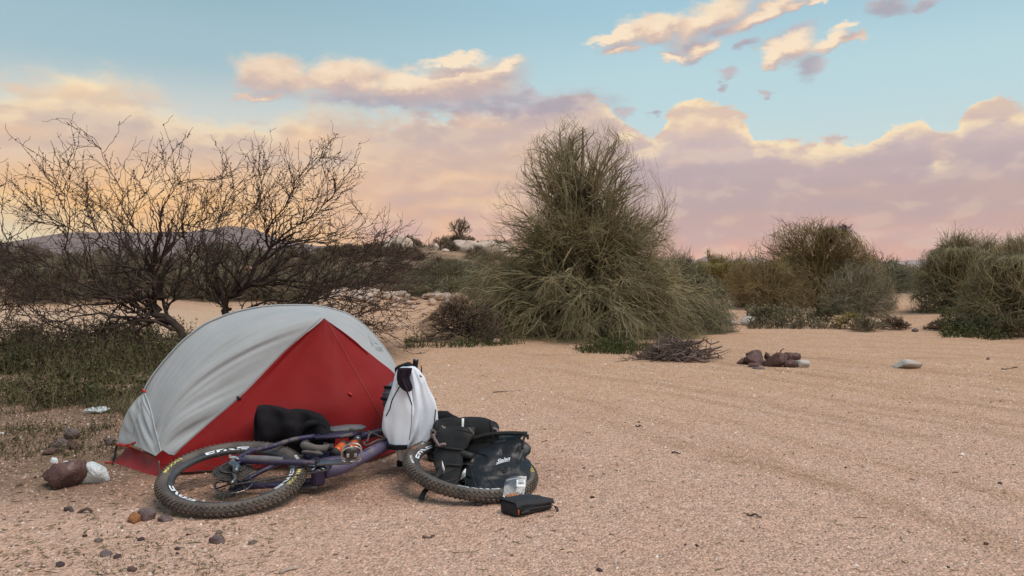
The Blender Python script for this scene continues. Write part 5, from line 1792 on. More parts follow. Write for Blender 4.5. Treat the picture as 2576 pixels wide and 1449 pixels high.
# ------------------------------------------------------------------ clothes and bags
M_JACKET = mat('white_jacket_cloth', (0.77, 0.81, 0.87), (0.73, 0.77, 0.83), 4, 0.75, 0.15, 12, spec=0.2)
M_DARKCLOTH = mat('black_cloth', (0.010, 0.009, 0.011), (0.018, 0.016, 0.018), 10, 0.9, 0.2, 14, spec=0.15)
M_GAITER = mat('dark_purple_cloth', (0.018, 0.011, 0.020), (0.030, 0.020, 0.032), 14, 0.85, 0.3, 60, spec=0.2)
M_TARP = mat('glossy_black_tarpaulin', (0.007, 0.007, 0.008), (0.013, 0.012, 0.013), 6, 0.36, 0.4, 14, spec=0.42)
M_BAG = mat('charcoal_bag_fabric', (0.014, 0.015, 0.016), (0.024, 0.024, 0.024), 8, 0.85, 0.35, 24, spec=0.2, c3=(0.05, 0.044, 0.038), s3=6, f3=0.60)
M_BAG2 = mat('dark_grey_bag_fabric', (0.018, 0.019, 0.022), (0.028, 0.028, 0.030), 9, 0.7, 0.25, 30, spec=0.35)
M_PINKWEB = mat('dusty_pink_webbing', (0.26, 0.195, 0.19), (0.20, 0.15, 0.15), 20, 0.9)
M_REFLECT = mat('reflective_strip', (0.74, 0.74, 0.70), rough=0.45)
M_LABEL = mat('white_label', (0.80, 0.80, 0.80), rough=0.5)
M_GREYSTRAP = mat('grey_rubber_strap', (0.085, 0.095, 0.10), (0.11, 0.115, 0.12), 15, 0.65)
M_FOOD = mat('brown_granola', (0.42, 0.17, 0.075), (0.60, 0.30, 0.16), 60, 0.85, 0.8, 70)
M_HELMET = mat('slate_helmet_shell', (0.085, 0.095, 0.115), (0.11, 0.12, 0.135), 8, 0.4, spec=0.5)


def clear_plastic():
    m = bpy.data.materials.new('clear_plastic_film')
    m.use_nodes = True
    N = NT(m.node_tree)
    N.n.remove(N.n['Principled BSDF'])
    tr = N.n.new('ShaderNodeBsdfTransparent')
    tr.inputs[0].default_value = (0.86, 0.88, 0.88, 1)
    gl = N.n.new('ShaderNodeBsdfGlossy')
    gl.inputs['Roughness'].default_value = 0.2
    df = N.n.new('ShaderNodeBsdfDiffuse')
    df.inputs[0].default_value = (0.55, 0.55, 0.55, 1)
    tc = N.n.new('ShaderNodeTexCoord')
    f = N.smooth(N.noise(tc.outputs['Object'], 22.0, 3.0, 0.5), 0.45, 0.85, 0.04, 0.20)
    m1 = N.n.new('ShaderNodeMixShader')
    N.put(m1.inputs[0], f)
    N.l.new(tr.outputs[0], m1.inputs[1])
    N.l.new(df.outputs[0], m1.inputs[2])
    m2 = N.n.new('ShaderNodeMixShader')
    m2.inputs[0].default_value = 0.10
    N.l.new(m1.outputs[0], m2.inputs[1])
    N.l.new(gl.outputs[0], m2.inputs[2])
    N.l.new(m2.outputs[0], N.n['Material Output'].inputs[0])
    return m


M_FILM = clear_plastic()


def puff(rings, amp, scale, seed, sharp=0.8):
    """Crumple a lofted ring stack along its own radial direction."""
    Rg = np.asarray(rings, dtype=float)
    c = Rg.mean(1, keepdims=True)
    w = vnoise(Rg, scale, seed, 3)
    w = np.sign(w) * np.abs(w) ** sharp
    return Rg + unit(Rg - c) * (w * amp)[..., None]


def stack(secs, n, m_=40, p=2.6):
    """secs: [(centre, half-axis-1 vector, half-axis-2 vector)] -> n interpolated superellipse rings."""
    C = smooth_line([s[0] for s in secs], n)
    A = smooth_line([s[1] for s in secs], n)
    B = smooth_line([s[2] for s in secs], n)
    return np.array([superell(C[k], A[k], B[k], m_, p) for k in range(n)])


def drape(name, par, rows, y0, m_, seed, folds, thick=0.05, n=40, K=64, amp=0.012, skew=0.0):
    """Hanging cloth from pixel rows [(v, uleft, uright)] at depth y0, closed round the back, with vertical folds."""
    secs = []
    for v, ul, ur in rows:
        a, b = at(ul, v, y0), at(ur, v, y0)
        secs.append(((a + b) / 2, (b - a) / 2, np.array([0, thick, 0])))
    Rg = stack(secs, n, K, 2.2)
    th = np.arange(K) * 2 * np.pi / K
    for k in range(n):
        t = k / (n - 1)
        c = Rg[k].mean(0)
        f = sum(a_ * np.cos(fr * th + ph + skew * t * fr) for a_, fr, ph in folds)
        Rg[k] = Rg[k] + unit(Rg[k] - c) * (amp * f * min(1, 0.25 + 1.4 * t))[:, None] * np.array([0.35, 1, 0.2])
    cc_ = Rg.mean(1, keepdims=True)
    w = 1 - 2 * np.abs(vnoise(Rg * np.array([1, 1, 0.4]), 30, seed, 2))
    Rg = Rg + unit(Rg - cc_) * (0.006 * w)[..., None]
    VF = loft(Rg)
    part(name, *VF, m_, par)
    return VF


def build_jacket():
    c = lambda x, y: (945.5 + 0.1147 * x, 881.7 + 0.1147 * y)
    rt = root('jacket', (-0.60, 4.50, 0.12), 'white jacket with black piping hung over the upright handlebar end', 'jacket')
    rows = [(924, 1010, 1047), (930, 1004, 1053), (942, 1000, 1060), (960, 995, 1068), (985, 987, 1079), (1005, 981, 1087), (1025, 975, 1094), (1045, 971, 1096), (1062, 969, 1096), (1078, 970, 1092), (1092, 973, 1084), (1106, 977, 1072), (1120, 979, 1058)]
    VF = drape('body', rt, rows, 4.45, M_JACKET, 1, ((0.7, 4, 0.4), (0.9, 7, 1.3), (0.6, 11, 0.2)), 0.065, 64, 128, 0.028, 0.30)
    rows = [(1090, 996, 1062), (1108, 994, 1070), (1128, 996, 1060), (1150, 1002, 1048), (1172, 1008, 1032)]
    drape('lower_sleeve', rt, rows, 4.53, M_JACKET, 4, ((1.0, 3, 0.4), (0.6, 7, 1.3)), 0.05, 24, 64, 0.012, 0.4)
    rows = [(960, 996, 1030), (984, 987, 1034), (1010, 978, 1038), (1040, 970, 1040), (1064, 966.5, 1038), (1085, 970, 1034), (1105, 975.5, 1030), (1118, 978.5, 1028)]
    VS = drape('sleeve', rt, rows, 4.375, M_JACKET, 2, ((1.0, 2, 0.2), (0.6, 5, 1.0)), 0.032, 48, 80, 0.008, 0.5)
    rows = [(1116, 978, 1028.5), (1122, 978.5, 1028), (1127, 979, 1027.5)]
    drape('cuff', rt, rows, 4.375, M_DARKCLOTH, 3, ((0.5, 4, 0.2),), 0.052, 6, 40, 0.004)
    rows = [(1158, 1001, 1012), (1172, 1001, 1016)]
    drape('cuff', rt, rows, 4.50, M_DARKCLOTH, 3, ((0.5, 4, 0.2),), 0.03, 5, 24, 0.002)
    kb, ks = Skin(*VF), Skin(*VS)
    for k_, pts, r_ in ((ks, [c(520, 795), c(440, 930), c(350, 1110), c(310, 1270), c(225, 1435)], 0.0032), (ks, [(1024, 986), (1031, 1003), (1036, 1018)], 0.0032), (ks, [(1036, 1018), (1035, 1060), (1029, 1108)], 0.0016),
                        (kb, [(1096, 1030), (1094, 1050), (1093, 1070)], 0.003), (kb, [c(955, 545), c(1005, 580)], 0.0035), (kb, [(1000, 1132), (1006, 1150), (1018, 1165)], 0.0025)):
        ln = k_.line(pts, 18, 0.001)
        part('piping', *tubes(ln[None], np.full((1, 18), r_), 6), M_DARKCLOTH, rt)
    g = root('neck_gaiter', (-0.62, 4.56, 0.45), 'dark purple black cap hung on handlebar end over the white jacket', 'cap')
    rows = [(914, 1017, 1032), (919, 1004, 1041), (925, 996.5, 1046), (931, 996.5, 1044), (938, 998, 1038)]
    drape('band', g, rows, 4.55, M_DARKCLOTH, 5, ((1.0, 4, 0.2), (0.6, 7, 1)), 0.065, 14, 40, 0.006)
    rows = [(926, 1003, 1036), (940, 1000, 1031), (952, 999, 1029), (965, 1002, 1033), (976, 1010, 1036), (982, 1017, 1034), (985, 1022, 1030)]
    VG = drape('pouch', g, rows, 4.33, M_GAITER, 6, ((1.0, 4, 0.4), (0.5, 9, 1)), 0.022, 26, 48, 0.006)
    kg = Skin(*VG)
    for pts in ([c(560, 420), c(520, 560), c(560, 700), c(640, 830)], [c(720, 420), c(700, 560), c(760, 720), c(770, 810)]):
        part('seam', *tubes(kg.line(pts, 14, 0.0015)[None], np.full((1, 14), 0.0022), 5), M_DARKCLOTH, g)
    h = root('helmet', (-0.75, 4.80, 0.22), 'slate grey helmet half hidden behind the white jacket', 'helmet')
    cc = at(1000, 1002, 4.78)
    V, Fc = ico(3)
    V2 = V * np.array([0.095, 0.11, 0.115])
    V2 = V2[:, :] * (1 - 0.05 * (np.abs(np.sin(V[:, 2:3] * 7)) < 0.25))
    part('shell', V2 + cc, [Fc], M_HELMET, h)
    for k in range(5):
        z0 = -0.07 + 0.035 * k
        w_ = math.sqrt(max(0.0, 1 - (z0 / 0.115) ** 2))
        p = [cc + np.array([-0.097 * w_ * math.cos(a), -0.112 * w_ * math.sin(a), z0 + 0.012 * math.sin(a)]) for a in np.linspace(-0.2, 1.2, 8)]
        part('rib' if k % 2 else 'vent', *tube(p, 0.0045 if k % 2 else 0.009, 14, 6), M_HELMET if k % 2 else M_DARKCLOTH, h)


build_jacket()


def build_saddle_cloth():
    rt = root('black_garment', (-1.35, 4.55, 0.03), 'black garment draped over the saddle in front of the red tent door', 'garment')
    secs = []
    for u, vt, vb, y in ((645, 1040, 1118, 4.53), (650, 1025, 1128, 4.53), (664, 1022, 1134, 4.53), (690, 1026, 1140, 4.53), (720, 1032, 1142, 4.53), (748, 1037, 1142, 4.53), (780, 1040, 1144, 4.52), (808, 1043, 1142, 4.50), (824, 1062, 1138, 4.48), (834, 1092, 1128, 4.46), (838, 1106, 1122, 4.46)):
        a, b = at(u, vt, y), at(u, vb, y)
        secs.append(((a + b) / 2, (a - b) / 2, np.array([0, 0.065 if u > 650 else 0.04, 0])))
    Rg = stack(secs, 44, 44, 2.6)
    rid = 1 - 2 * np.abs(vnoise(Rg, 26.0, 4, 2))
    Rg = Rg + unit(Rg - Rg.mean(1, keepdims=True)) * (0.020 * rid)[..., None]
    uu = np.linspace(0, 1, 44)
    for k in range(44):
        Rg[k][:, 1] += 0.012 * np.sin(uu[k] * 26 + Rg[k][:, 2] * 18)
    part('cloth', *loft(Rg), M_DARKCLOTH, rt)
    ln = [at(u, v, 4.44) for u, v in ((745, 1120), (757, 1085), (780, 1066), (810, 1068), (832, 1092))]
    part('fold', *tube(ln, [0.012, 0.02, 0.022, 0.02, 0.012], 20, 8), M_DARKCLOTH, rt)


build_saddle_cloth()


def build_bags():
    c3 = lambda x, y: (882 + 0.3086 * x, 882 + 0.3086 * y)
    # black pack standing behind the wheel
    rt = root('backpack', (-0.36, 4.78, 0.0), 'crumpled black mesh pack farthest back, right of the white jacket', 'bag')
    secs = [((-0.40, 4.80, 0.0), (0.12, 0, 0), (0, .08, 0)), ((-0.39, 4.80, 0.10), (0.14, 0, 0), (0, .09, 0)), ((-0.40, 4.80, 0.20), (0.12, 0, 0), (0, .08, 0)), ((-0.42, 4.80, 0.27), (0.07, 0, 0), (0, .05, 0)), ((-0.425, 4.80, 0.30), (0.03, 0, 0), (0, .03, 0))]
    part('body', *loft(puff(stack([(np.array(a), np.array(b), np.array(c)) for a, b, c in secs], 26, 36), 0.016, 42, 7)), M_DARKCLOTH, rt)
    part('strap', *tube([(-0.30, 4.70, 0.24), (-0.35, 4.69, 0.20), (-0.42, 4.69, 0.17), (-0.46, 4.70, 0.10)], 0.012, 14, 6), M_BLACK, rt)
    for k in range(6):
        a = np.array([-0.48 + 0.03 * k, 4.705, 0.12 + 0.006 * k])
        part('mesh_cord', *tube([a, a + (0.02, -0.008, 0.05), a + (0.05, 0, 0.09)], 0.004, 8, 5), M_BAG, rt)

    # roll bag lying across the wheel
    rt = root('roll_bag', (-0.21, 4.46, 0.10), 'charcoal roll bag with white reflective strip lying behind the others', 'bag')
    secs = []
    for u, vt, vb in ((1090, 1072, 1128), (1094, 1062, 1134), (1110, 1056, 1140), (1150, 1052, 1142), (1200, 1053, 1142), (1235, 1057, 1138), (1250, 1064, 1130), (1255, 1072, 1122)):
        a, b = at(u, vt, 4.42), at(u, vb, 4.42)
        secs.append(((a + b) / 2, (a - b) / 2, np.array([0, 0.085, 0])))
    Rg = puff(stack(secs, 48, 60, 2.8), 0.008, 42, 8, 0.6)
    VF = loft(Rg)
    part('body', *VF, M_BAG, rt)
    k = Skin(*VF)
    S = np.array([[k.hit(a, b, 0.003) for a in (1162, 1167.5)] for b in np.linspace(1053.5, 1074, 8)])
    S[:, 1] += (k.hit(1168, 1064, .003) - k.hit(1162, 1064, .003)) * 0.0
    part('reflective_strip', *grid_mesh(S), M_REFLECT, rt)
    for pts, m_, r_ in (([(1233, 1060), (1238, 1080), (1240, 1100)], M_BLACK, .008), ([(1100, 1060), (1098, 1080), (1097, 1100)], M_BLACK, .008), ([(1240, 1078), (1250, 1082), (1252, 1094)], M_PINKWEB, .007)):
        ln = k.line(pts, 10, 0.003)
        part('strap', *tubes(ln[None], np.full((1, 10), r_), 6), m_, rt)

    # tapered tail bag
    rt = root('tail_bag', (-0.32, 4.15, 0.06), 'charcoal tapered saddle bag propped between roll bag and dry bag', 'bag')
    rows = [(1070, 1110, 1186, 4.36, .04), (1074, 1102, 1190, 4.34, .06), (1090, 1096, 1192, 4.32, .075), (1112, 1095, 1180, 4.29, .08), (1124, 1094, 1166, 4.27, .075), (1140, 1093, 1168, 4.24, .085), (1165, 1094, 1166, 4.20, .085), (1190, 1099, 1160, 4.15, .075), (1215, 1104, 1152, 4.11, .06), (1230, 1108, 1146, 4.09, .045), (1236, 1114, 1142, 4.085, .02)]
    secs = []
    for v, ul, ur, y, t in rows:
        a, b = at(ul, v, y), at(ur, v, y)
        secs.append(((a + b) / 2, (b - a) / 2, np.array([0, t, 0.3 * t])))
    Rg = puff(stack(secs, 48, 60, 3.0), 0.008, 45, 9, 0.6)
    VF = loft(Rg)
    part('body', *VF, M_BAG, rt)
    k = Skin(*VF)
    for pts, m_, r_ in (([(1095, 1122), (1115, 1126), (1140, 1130), (1164, 1132)], M_BLACK, .007), ([(1100, 1190), (1112, 1172), (1130, 1170), (1158, 1172)], M_BLACK, .008), ([(1112, 1073), (1116, 1078), (1120, 1076)], M_PINKWEB, .006), ([(1150, 1082), (1170, 1085), (1185, 1090)], M_BLACK, .004), ([(1180, 1078), (1186, 1086), (1190, 1092)], M_STRAPG, .006)):
        ln = k.line(pts, 14, 0.002)
        part('strap' if r_ > .005 else 'zip', *tubes(ln[None], np.full((1, 14), r_), 6), m_, rt)
    for pts in ([(1089, 1092), (1092, 1102), (1098, 1112), (1104, 1122)], [(1104, 1122), (1112, 1118), (1122, 1118)]):
        ln = [at(u, v, 4.20) for u, v in pts]
        part('webbing', *tube(ln, 0.0085, 12, 5), M_PINKWEB, rt)
    for x, y in ((1088, 1086), (1087, 1096), (1092, 1090)):
        part('buckle', *box(at(x, y, 4.24), (0.022, 0.014, 0.026)), M_STRAPG, rt, False)
    ln = [at(u, v, y) for u, v, y in ((1112, 1176, 4.10), (1098, 1200, 4.03), (1080, 1224, 3.97), (1066, 1240, 3.93), (1059, 1258, 3.91))]
    L_ = smooth_line(ln, 18)
    S = np.stack([L_ + (-0.013, 0, 0.004), L_ + (0.013, 0, -0.004)], 1)
    S2 = np.concatenate([S, (S + (0, 0.004, 0))[:, ::-1]], 1)
    part('hanging_strap', *loft(S2), M_BLACK, rt)
    for pts in ([(1112, 1158), (1119, 1180), (1117, 1192), (1112, 1178)], [(1164, 1186), (1172, 1178), (1171, 1198), (1158, 1208)]):
        q = np.array([at(u, v, 4.085) for u, v in pts])
        part('care_label', np.concatenate([q, q + (0, 0.002, 0)]), [np.array([[0, 1, 2, 3], [7, 6, 5, 4], [0, 4, 5, 1], [1, 5, 6, 2], [2, 6, 7, 3], [3, 7, 4, 0]])], M_LABEL, rt, False)

    # the glossy dry bag with script lettering
    rt = root('dry_bag', (-0.08, 4.12, 0.02), 'glossy black dry bag with white script logo leaning on the front wheel', 'bag')
    rows = [(1104, 1150, 1314, 4.36, .018), (1110, 1152, 1314, 4.345, .026), (1120, 1160, 1313, 4.32, .05), (1135, 1165, 1316, 4.29, .08), (1155, 1163, 1322, 4.25, .10), (1178, 1160, 1328, 4.20, .115), (1200, 1159, 1332, 4.15, .12), (1220, 1161, 1331, 4.11, .115), (1238, 1168, 1318, 4.08, .095), (1248, 1178, 1290, 4.07, .07), (1253, 1195, 1250, 4.07, .035)]
    secs = []
    for v, ul, ur, y, t in rows:
        a, b = at(ul, v + (9 if v < 1125 else 0), y), at(ur, v - (12 if v < 1125 else 0), y)
        secs.append(((a + b) / 2, (b - a) / 2, np.array([0, t, 0.25 * t])))
    Rg = stack(secs, 70, 144, 2.5)
    cc_ = Rg.mean(1, keepdims=True)
    rid = 1 - 2 * np.abs(vnoise(Rg * np.array([1, 1, 0.55]), 30.0, 21, 2))
    Rg = Rg + unit(Rg - cc_) * (0.022 * rid)[..., None]
    rid = 1 - 2 * np.abs(vnoise(Rg * np.array([0.7, 1, 1.2]), 70.0, 22, 2))
    Rg = Rg + unit(Rg - cc_) * (0.0045 * rid)[..., None]
    # creases: folded ridges running from the roll down and pinched at the sides
    th = np.arange(144) * 2 * np.pi / 144
    for k in range(70):
        t = k / 69
        c = Rg[k].mean(0)
        top = max(0, 1 - t / 0.55)
        f = top * (0.010 * np.cos(9 * th + 1.0) + 0.007 * np.cos(14 * th + 0.3))
        side = np.exp(-((th - math.pi) / 0.7) ** 2) * 0.022 * np.sin(11 * t * 2.4 + 1.2 * np.sin(th * 3)) * np.exp(-((t - 0.62) / 0.3) ** 2)
        side2 = np.exp(-((np.minimum(th, 2 * np.pi - th)) / 0.5) ** 2) * 0.016 * np.sin(26 * t + 0.6)
        low_ = 0.014 * np.exp(-((t - 0.72) / 0.06) ** 2) * np.exp(-((th - 4.2) / 0.45) ** 2) - 0.012 * np.exp(-((t - 0.80) / 0.04) ** 2) * np.exp(-((th - 4.3) / 0.5) ** 2)
        Rg[k] = Rg[k] + unit(Rg[k] - c) * (f + side + side2 + low_)[:, None]
    VF = loft(Rg)
    part('body', *VF, M_TARP, rt)
    kd = Skin(*VF)
    a, b = at(1148, 1112, 4.33), at(1320, 1091, 4.33)
    line = smooth_line([a, at(1185, 1104, 4.33), at(1230, 1093, 4.33), at(1275, 1090, 4.33), b], 24)
    part('roll_closure', *tubes(line[None], np.full((1, 24), 0.0125) * (1 + 0.08 * rng.normal(size=(1, 24))), 8, True), M_BLACK, rt)
    part('buckle', *box(b + (0.004, 0, -0.004), (0.022, 0.022, 0.030)), M_BLKPL, rt, False)
    part('buckle', *box(b + (0.018, 0, -0.018), (0.012, 0.014, 0.026)), M_BLKPL, rt, False)
    part('side_strap', *tube([b + (0, 0, -0.01), at(1316, 1112, 4.25), at(1314, 1130, 4.22)], 0.007, 10, 6), M_BLACK, rt)
    TV, TT = text_flat('Salsa', 1.0, 0.35)
    wd, hd = TV[:, 0].max(), TV[:, 1].max()
    o, ex = np.array((1249.0, 1166.0)), np.array((34.0, -8.5))
    part('logo', *kd.decal(TV, TT, o, ex / wd, np.array((0.6, -9.5)) / hd, 0.002), M_DECAL, rt, False)
    ul = kd.line([(1247.5, 1169), (1258, 1165.5), (1270, 1162.5), (1283, 1160)], 12, 0.002)
    part('logo_underline', *tubes(ul[None], np.linspace(.0028, .0012, 12)[None], 5), M_DECAL, rt, False)
    vc = kd.hit(1269, 1181, 0.003)
    rr = [kd.hit(1269 + 7.5 * math.cos(t), 1181 + 7.5 * math.sin(t), 0.002) for t in np.linspace(0, 2 * np.pi, 20, endpoint=False)]
    part('valve', *tube(rr, 0.004, 24, 6, False, True), M_BLKPL, rt)
    rr = [kd.hit(1269 + 3.4 * math.cos(t), 1181 + 3.4 * math.sin(t), 0.003) for t in np.linspace(0, 2 * np.pi, 14, endpoint=False)]
    part('valve', *tube(rr, 0.004, 18, 6, False, True), M_BLKPL, rt)
    # strap and buckle hanging over the near side of the tyre
    ln = [at(1203, 1240, 3.98), at(1206, 1254, 3.90), at(1206, 1268, 3.865), at(1204, 1282, 3.86)]
    L_ = smooth_line(ln, 12)
    S = np.stack([L_ + (-0.010, 0, 0), L_ + (0.010, 0, 0)], 1)
    part('strap', *loft(np.concatenate([S, (S + (0, 0.004, 0.001))[:, ::-1]], 1)), M_BLACK, rt)
    part('buckle', *box(at(1204.5, 1272, 3.855), (0.030, 0.012, 0.030)), M_BLKPL, rt, False)

    # small black frame bag in front
    rt = root('top_tube_bag', (0.07, 3.80, 0.0), 'small black zipped frame bag lying on the gravel, nearest of the bags', 'bag')
    p0 = gd(1301, 1304)
    p1 = gd(1394, 1284)
    q0 = gd(1258, 1291)
    ex = p1 - p0
    ey = q0 - p0
    hz = np.array([0, 0, 1.0])
    rings = []
    for t, hh, wd in ((0.0, 0.050, 0.86), (0.02, 0.058, 0.95), (0.10, 0.066, 1.0), (0.5, 0.062, 1.0), (0.85, 0.054, 0.92), (0.97, 0.048, 0.84), (1.0, 0.040, 0.74)):
        c = p0 + ex * t + ey * 0.5 + hz * (hh * 0.5 + 0.004)
        rings.append(superell(c, ey * 0.5 * wd, hz * hh * 0.5, 36, 5.5))
    Rg = np.array(rings)
    Rg = np.array([smooth_line(Rg[:, j], 30) for j in range(36)]).transpose(1, 0, 2)
    VF = loft(puff(Rg, 0.002, 25, 31))
    part('body', *VF, M_BAG2, rt)
    # flap over the top
    lid = []
    for t in np.linspace(-0.01, 1.0, 16):
        hh = np.interp(t, [0, .1, .5, .85, 1], [.060, .0665, .0625, .055, .046]) + 0.007
        row = [p0 + ex * t + ey * s + hz * (hh - 0.020 * (abs(s - 0.5) > 0.49) + 0.002 * math.sin(9 * t + 3 * s)) for s in np.linspace(-0.03, 1.03, 12)]
        lid.append(row)
    lid = np.array(lid)
    Vl, Fl = grid_mesh(lid)
    Vl2 = np.concatenate([Vl, Vl + (0, 0, 0.004)])
    part('lid', Vl2, [np.concatenate([Fl[0], Fl[0][:, ::-1] + len(Vl)])], M_BAG2, rt)
    nrm = unit(np.cross(ex, hz))
    nrm = nrm if nrm[1] < 0 else -nrm
    f = lambda t, z: p0 + ex * t + hz * z + nrm * 0.004
    part('zip', *tube([f(0.12, 0.034), f(0.5, 0.033), f(0.95, 0.028)], 0.003, 12, 6), M_BLKPL, rt)
    part('zip_garage', *tube([f(0.08, 0.022), f(0.3, 0.026)], 0.007, 6, 6), M_BLKPL, rt)
    part('orange_tab', *box(f(0.02, 0.030) + nrm * 0.002, (0.006, 0.008, 0.022)), M_ORANGE, rt, False)
    part('cord_loop', *tube([f(0.99, 0.024), f(1.04, 0.016), f(1.09, 0.006), f(1.075, 0.004) + (0.0, -0.03, 0), f(1.04, 0.010) + (0, -0.02, 0), f(1.0, 0.022) + (0, -0.005, 0)], 0.0032, 26, 6), M_BLACK, rt)
    for a, b in (((1240, 1243, 3.93), (1268, 1260, 3.86)), ((1322, 1237, 3.98), (1342, 1252, 3.92))):
        A_, B_ = at(*a), at(*b)
        L_ = smooth_line([A_, (A_ + B_) / 2 + (0, 0, 0.004), B_], 10)
        sd_ = unit(np.cross(B_ - A_, [0, 0.5, 1])) * 0.0095
        S = np.stack([L_ - sd_, L_ + sd_, L_ + sd_ + (0, 0.003, -.002), L_ - sd_ + (0, 0.003, -.002)], 1)
        part('rubber_strap', *loft(S), M_GREYSTRAP, rt)
        for t in np.linspace(0.15, 0.85, 5):
            part('strap_hole', *tube([A_ * (1 - t) + B_ * t + (0, -0.001, 0.003), A_ * (1 - t) + B_ * t + (0, 0.0, 0.0025)], 0.0028, 2, 8), M_BLKPL, rt)

    # clear zip bag with a snack, standing on the frame bag
    rt = root('zip_lock_bag', (0.0, 3.87, 0.07), 'clear plastic zip bag with brown snack and barcode label', 'plastic bag')
    o3 = {'tl': (1272, 1206, 3.945), 'tr': (1325, 1198, 3.945), 'br': (1317, 1250, 3.86), 'bl': (1265, 1249, 3.86)}
    P = {k: at(*v) for k, v in o3.items()}
    top = [P['tl'], at(1296, 1197.5, 3.945), P['tr']]
    bot = [P['bl'], at(1280, 1256.5, 3.855), at(1305, 1258, 3.855), P['br']]
    S = coons(top, bot, [P['tl'], at(1268, 1228, 3.90), P['bl']], [P['tr'], at(1322, 1225, 3.90), P['br']], 20, 20)
    uu, vv = np.meshgrid(np.linspace(0, 1, 20), np.linspace(0, 1, 20))
    bl = np.sin(np.pi * uu) * np.sin(np.pi * vv * 0.97) * (0.4 + 0.8 * vv) * 0.020
    fr = S + np.array([0, -1, 0.1]) * (bl + 0.003 * vnoise(S, 40, 3, 2) * np.sin(np.pi * uu) * np.sin(np.pi * vv))[..., None]
    bk = S + np.array([0, 1, -0.1]) * (bl * 0.6)[..., None]
    part('film', *join([grid_mesh(fr), grid_mesh(bk[:, ::-1])]), M_FILM, rt)
    kf = Skin(*grid_mesh(fr))
    zl = kf.line([(1274, 1209), (1300, 1203.5), (1323, 1203)], 14, 0.001)
    part('zip_seal', *tubes(zl[None], np.full((1, 14), 0.0016), 5), M_LABEL, rt)
    lab = np.array([[kf.hit(a, b, 0.002) for a in np.linspace(1299.5, 1320.5, 6)] for b in np.linspace(1207, 1225, 5)])
    part('label', *grid_mesh(lab), M_LABEL, rt)
    x = 1303.0
    rb = np.random.default_rng(5)
    while x < 1318:
        w_ = float(rb.choice([0.35, 0.6, 0.9]))
        bar = np.array([[kf.hit(a, b, 0.003) for a in (x, x + w_)] for b in (1213.5, 1219)])
        part('bar', *grid_mesh(bar), M_BLKPL, rt, False)
        x += w_ + float(rb.choice([0.4, 0.7]))
    for y in (1209.3, 1211.3):
        ln = kf.line([(1304, y), (1317, y)], 4, 0.003)
        part('print_line', *tubes(ln[None], np.full((1, 4), 0.0006), 4), M_BLKPL, rt, False)
    V, Fc = ico(3)
    cc = (at(1291, 1249, 3.86))
    part('snack', V * np.array([0.037, 0.013, 0.017]) * (1 + 0.12 * vnoise(V, 5, 2, 3))[:, None] + cc, [Fc], M_FOOD, rt)


build_bags()

# ------------------------------------------------------------------ rocks
M_MAROON = mat('maroon_rock', (0.185, 0.105, 0.092), (0.105, 0.062, 0.058), 14, 0.92, 0.9, 55, spec=0.15, c3=(0.27, 0.185, 0.155), s3=16, f3=0.56, bdist=0.025)
M_PURPROCK = mat('purple_grey_rock', (0.150, 0.110, 0.112), (0.225, 0.165, 0.155), 18, 0.92, 0.9, 70, spec=0.15, bdist=0.02)
M_QUARTZ = mat('white_quartz', (0.76, 0.79, 0.78), (0.64, 0.67, 0.66), 22, 0.6, 0.9, 60, spec=0.3, bdist=0.02)
M_WHITEROCK = mat('whitish_rock', (0.54, 0.49, 0.44), (0.43, 0.375, 0.325), 9, 0.92, 0.7, 40, spec=0.15, c3=(0.38, 0.27, 0.20), s3=5, f3=0.62, bdist=0.015)
M_TANROCK = mat('tan_rock', (0.46, 0.315, 0.225), (0.36, 0.24, 0.17), 5, 0.92, 0.9, 22, spec=0.15, c3=(0.54, 0.42, 0.34), s3=3, f3=0.55, bdist=0.04)
M_PALEROCK = mat('pale_tan_rock', (0.55, 0.44, 0.36), (0.43, 0.33, 0.255), 5, 0.92, 0.9, 22, spec=0.15, bdist=0.05)
M_RUBBLE_PALE = mat('pale_rubble', (0.62, 0.49, 0.40), (0.50, 0.38, 0.30), 4, 0.92, spec=0.1)
M_RUBBLE_TAN = mat('tan_rubble', (0.52, 0.36, 0.265), (0.43, 0.285, 0.20), 4, 0.92, spec=0.1)
M_ORANGEROCK = mat('orange_rock', (0.42, 0.195, 0.085), (0.32, 0.14, 0.065), 24, 0.92, 0.9, 70, spec=0.15, bdist=0.02)
M_REDROCK = mat('reddish_brown_rock', (0.185, 0.112, 0.098), (0.120, 0.074, 0.068), 10, 0.92, 0.9, 40, spec=0.15, c3=(0.29, 0.205, 0.17), s3=8, f3=0.56, bdist=0.03)


def rock_px(u, vb, wpx, hpx, m_, seed, label, group=None, depth=0.8, lift=0.0, dy=0.0, facets=14, rough=0.13):
    p = gd(u, vb)
    y = p[1] + dy
    for _ in range(3):
        z = float(hgt(p[0], p[1]))
        p = gd(u, vb, z)
    s = p[1] / F
    wx = wpx * s / 2 * 1.12
    hz = hpx * s
    V, Fc = rock_verts(3 if wpx > 18 else 2, seed, (wx, wx * depth, hz * 0.60), facets, rough)
    V[:, 2] *= hz / max(V[:, 2].max(), 1e-6)
    o = link('rock', mk_mesh('rock', V, [Fc], False, [m_]), (p[0], p[1] + wx * depth * 0.75 + dy, float(hgt(p[0], p[1])) + lift - 0.004 * (lift == 0)))
    return tag(o, label, 'rock', group)


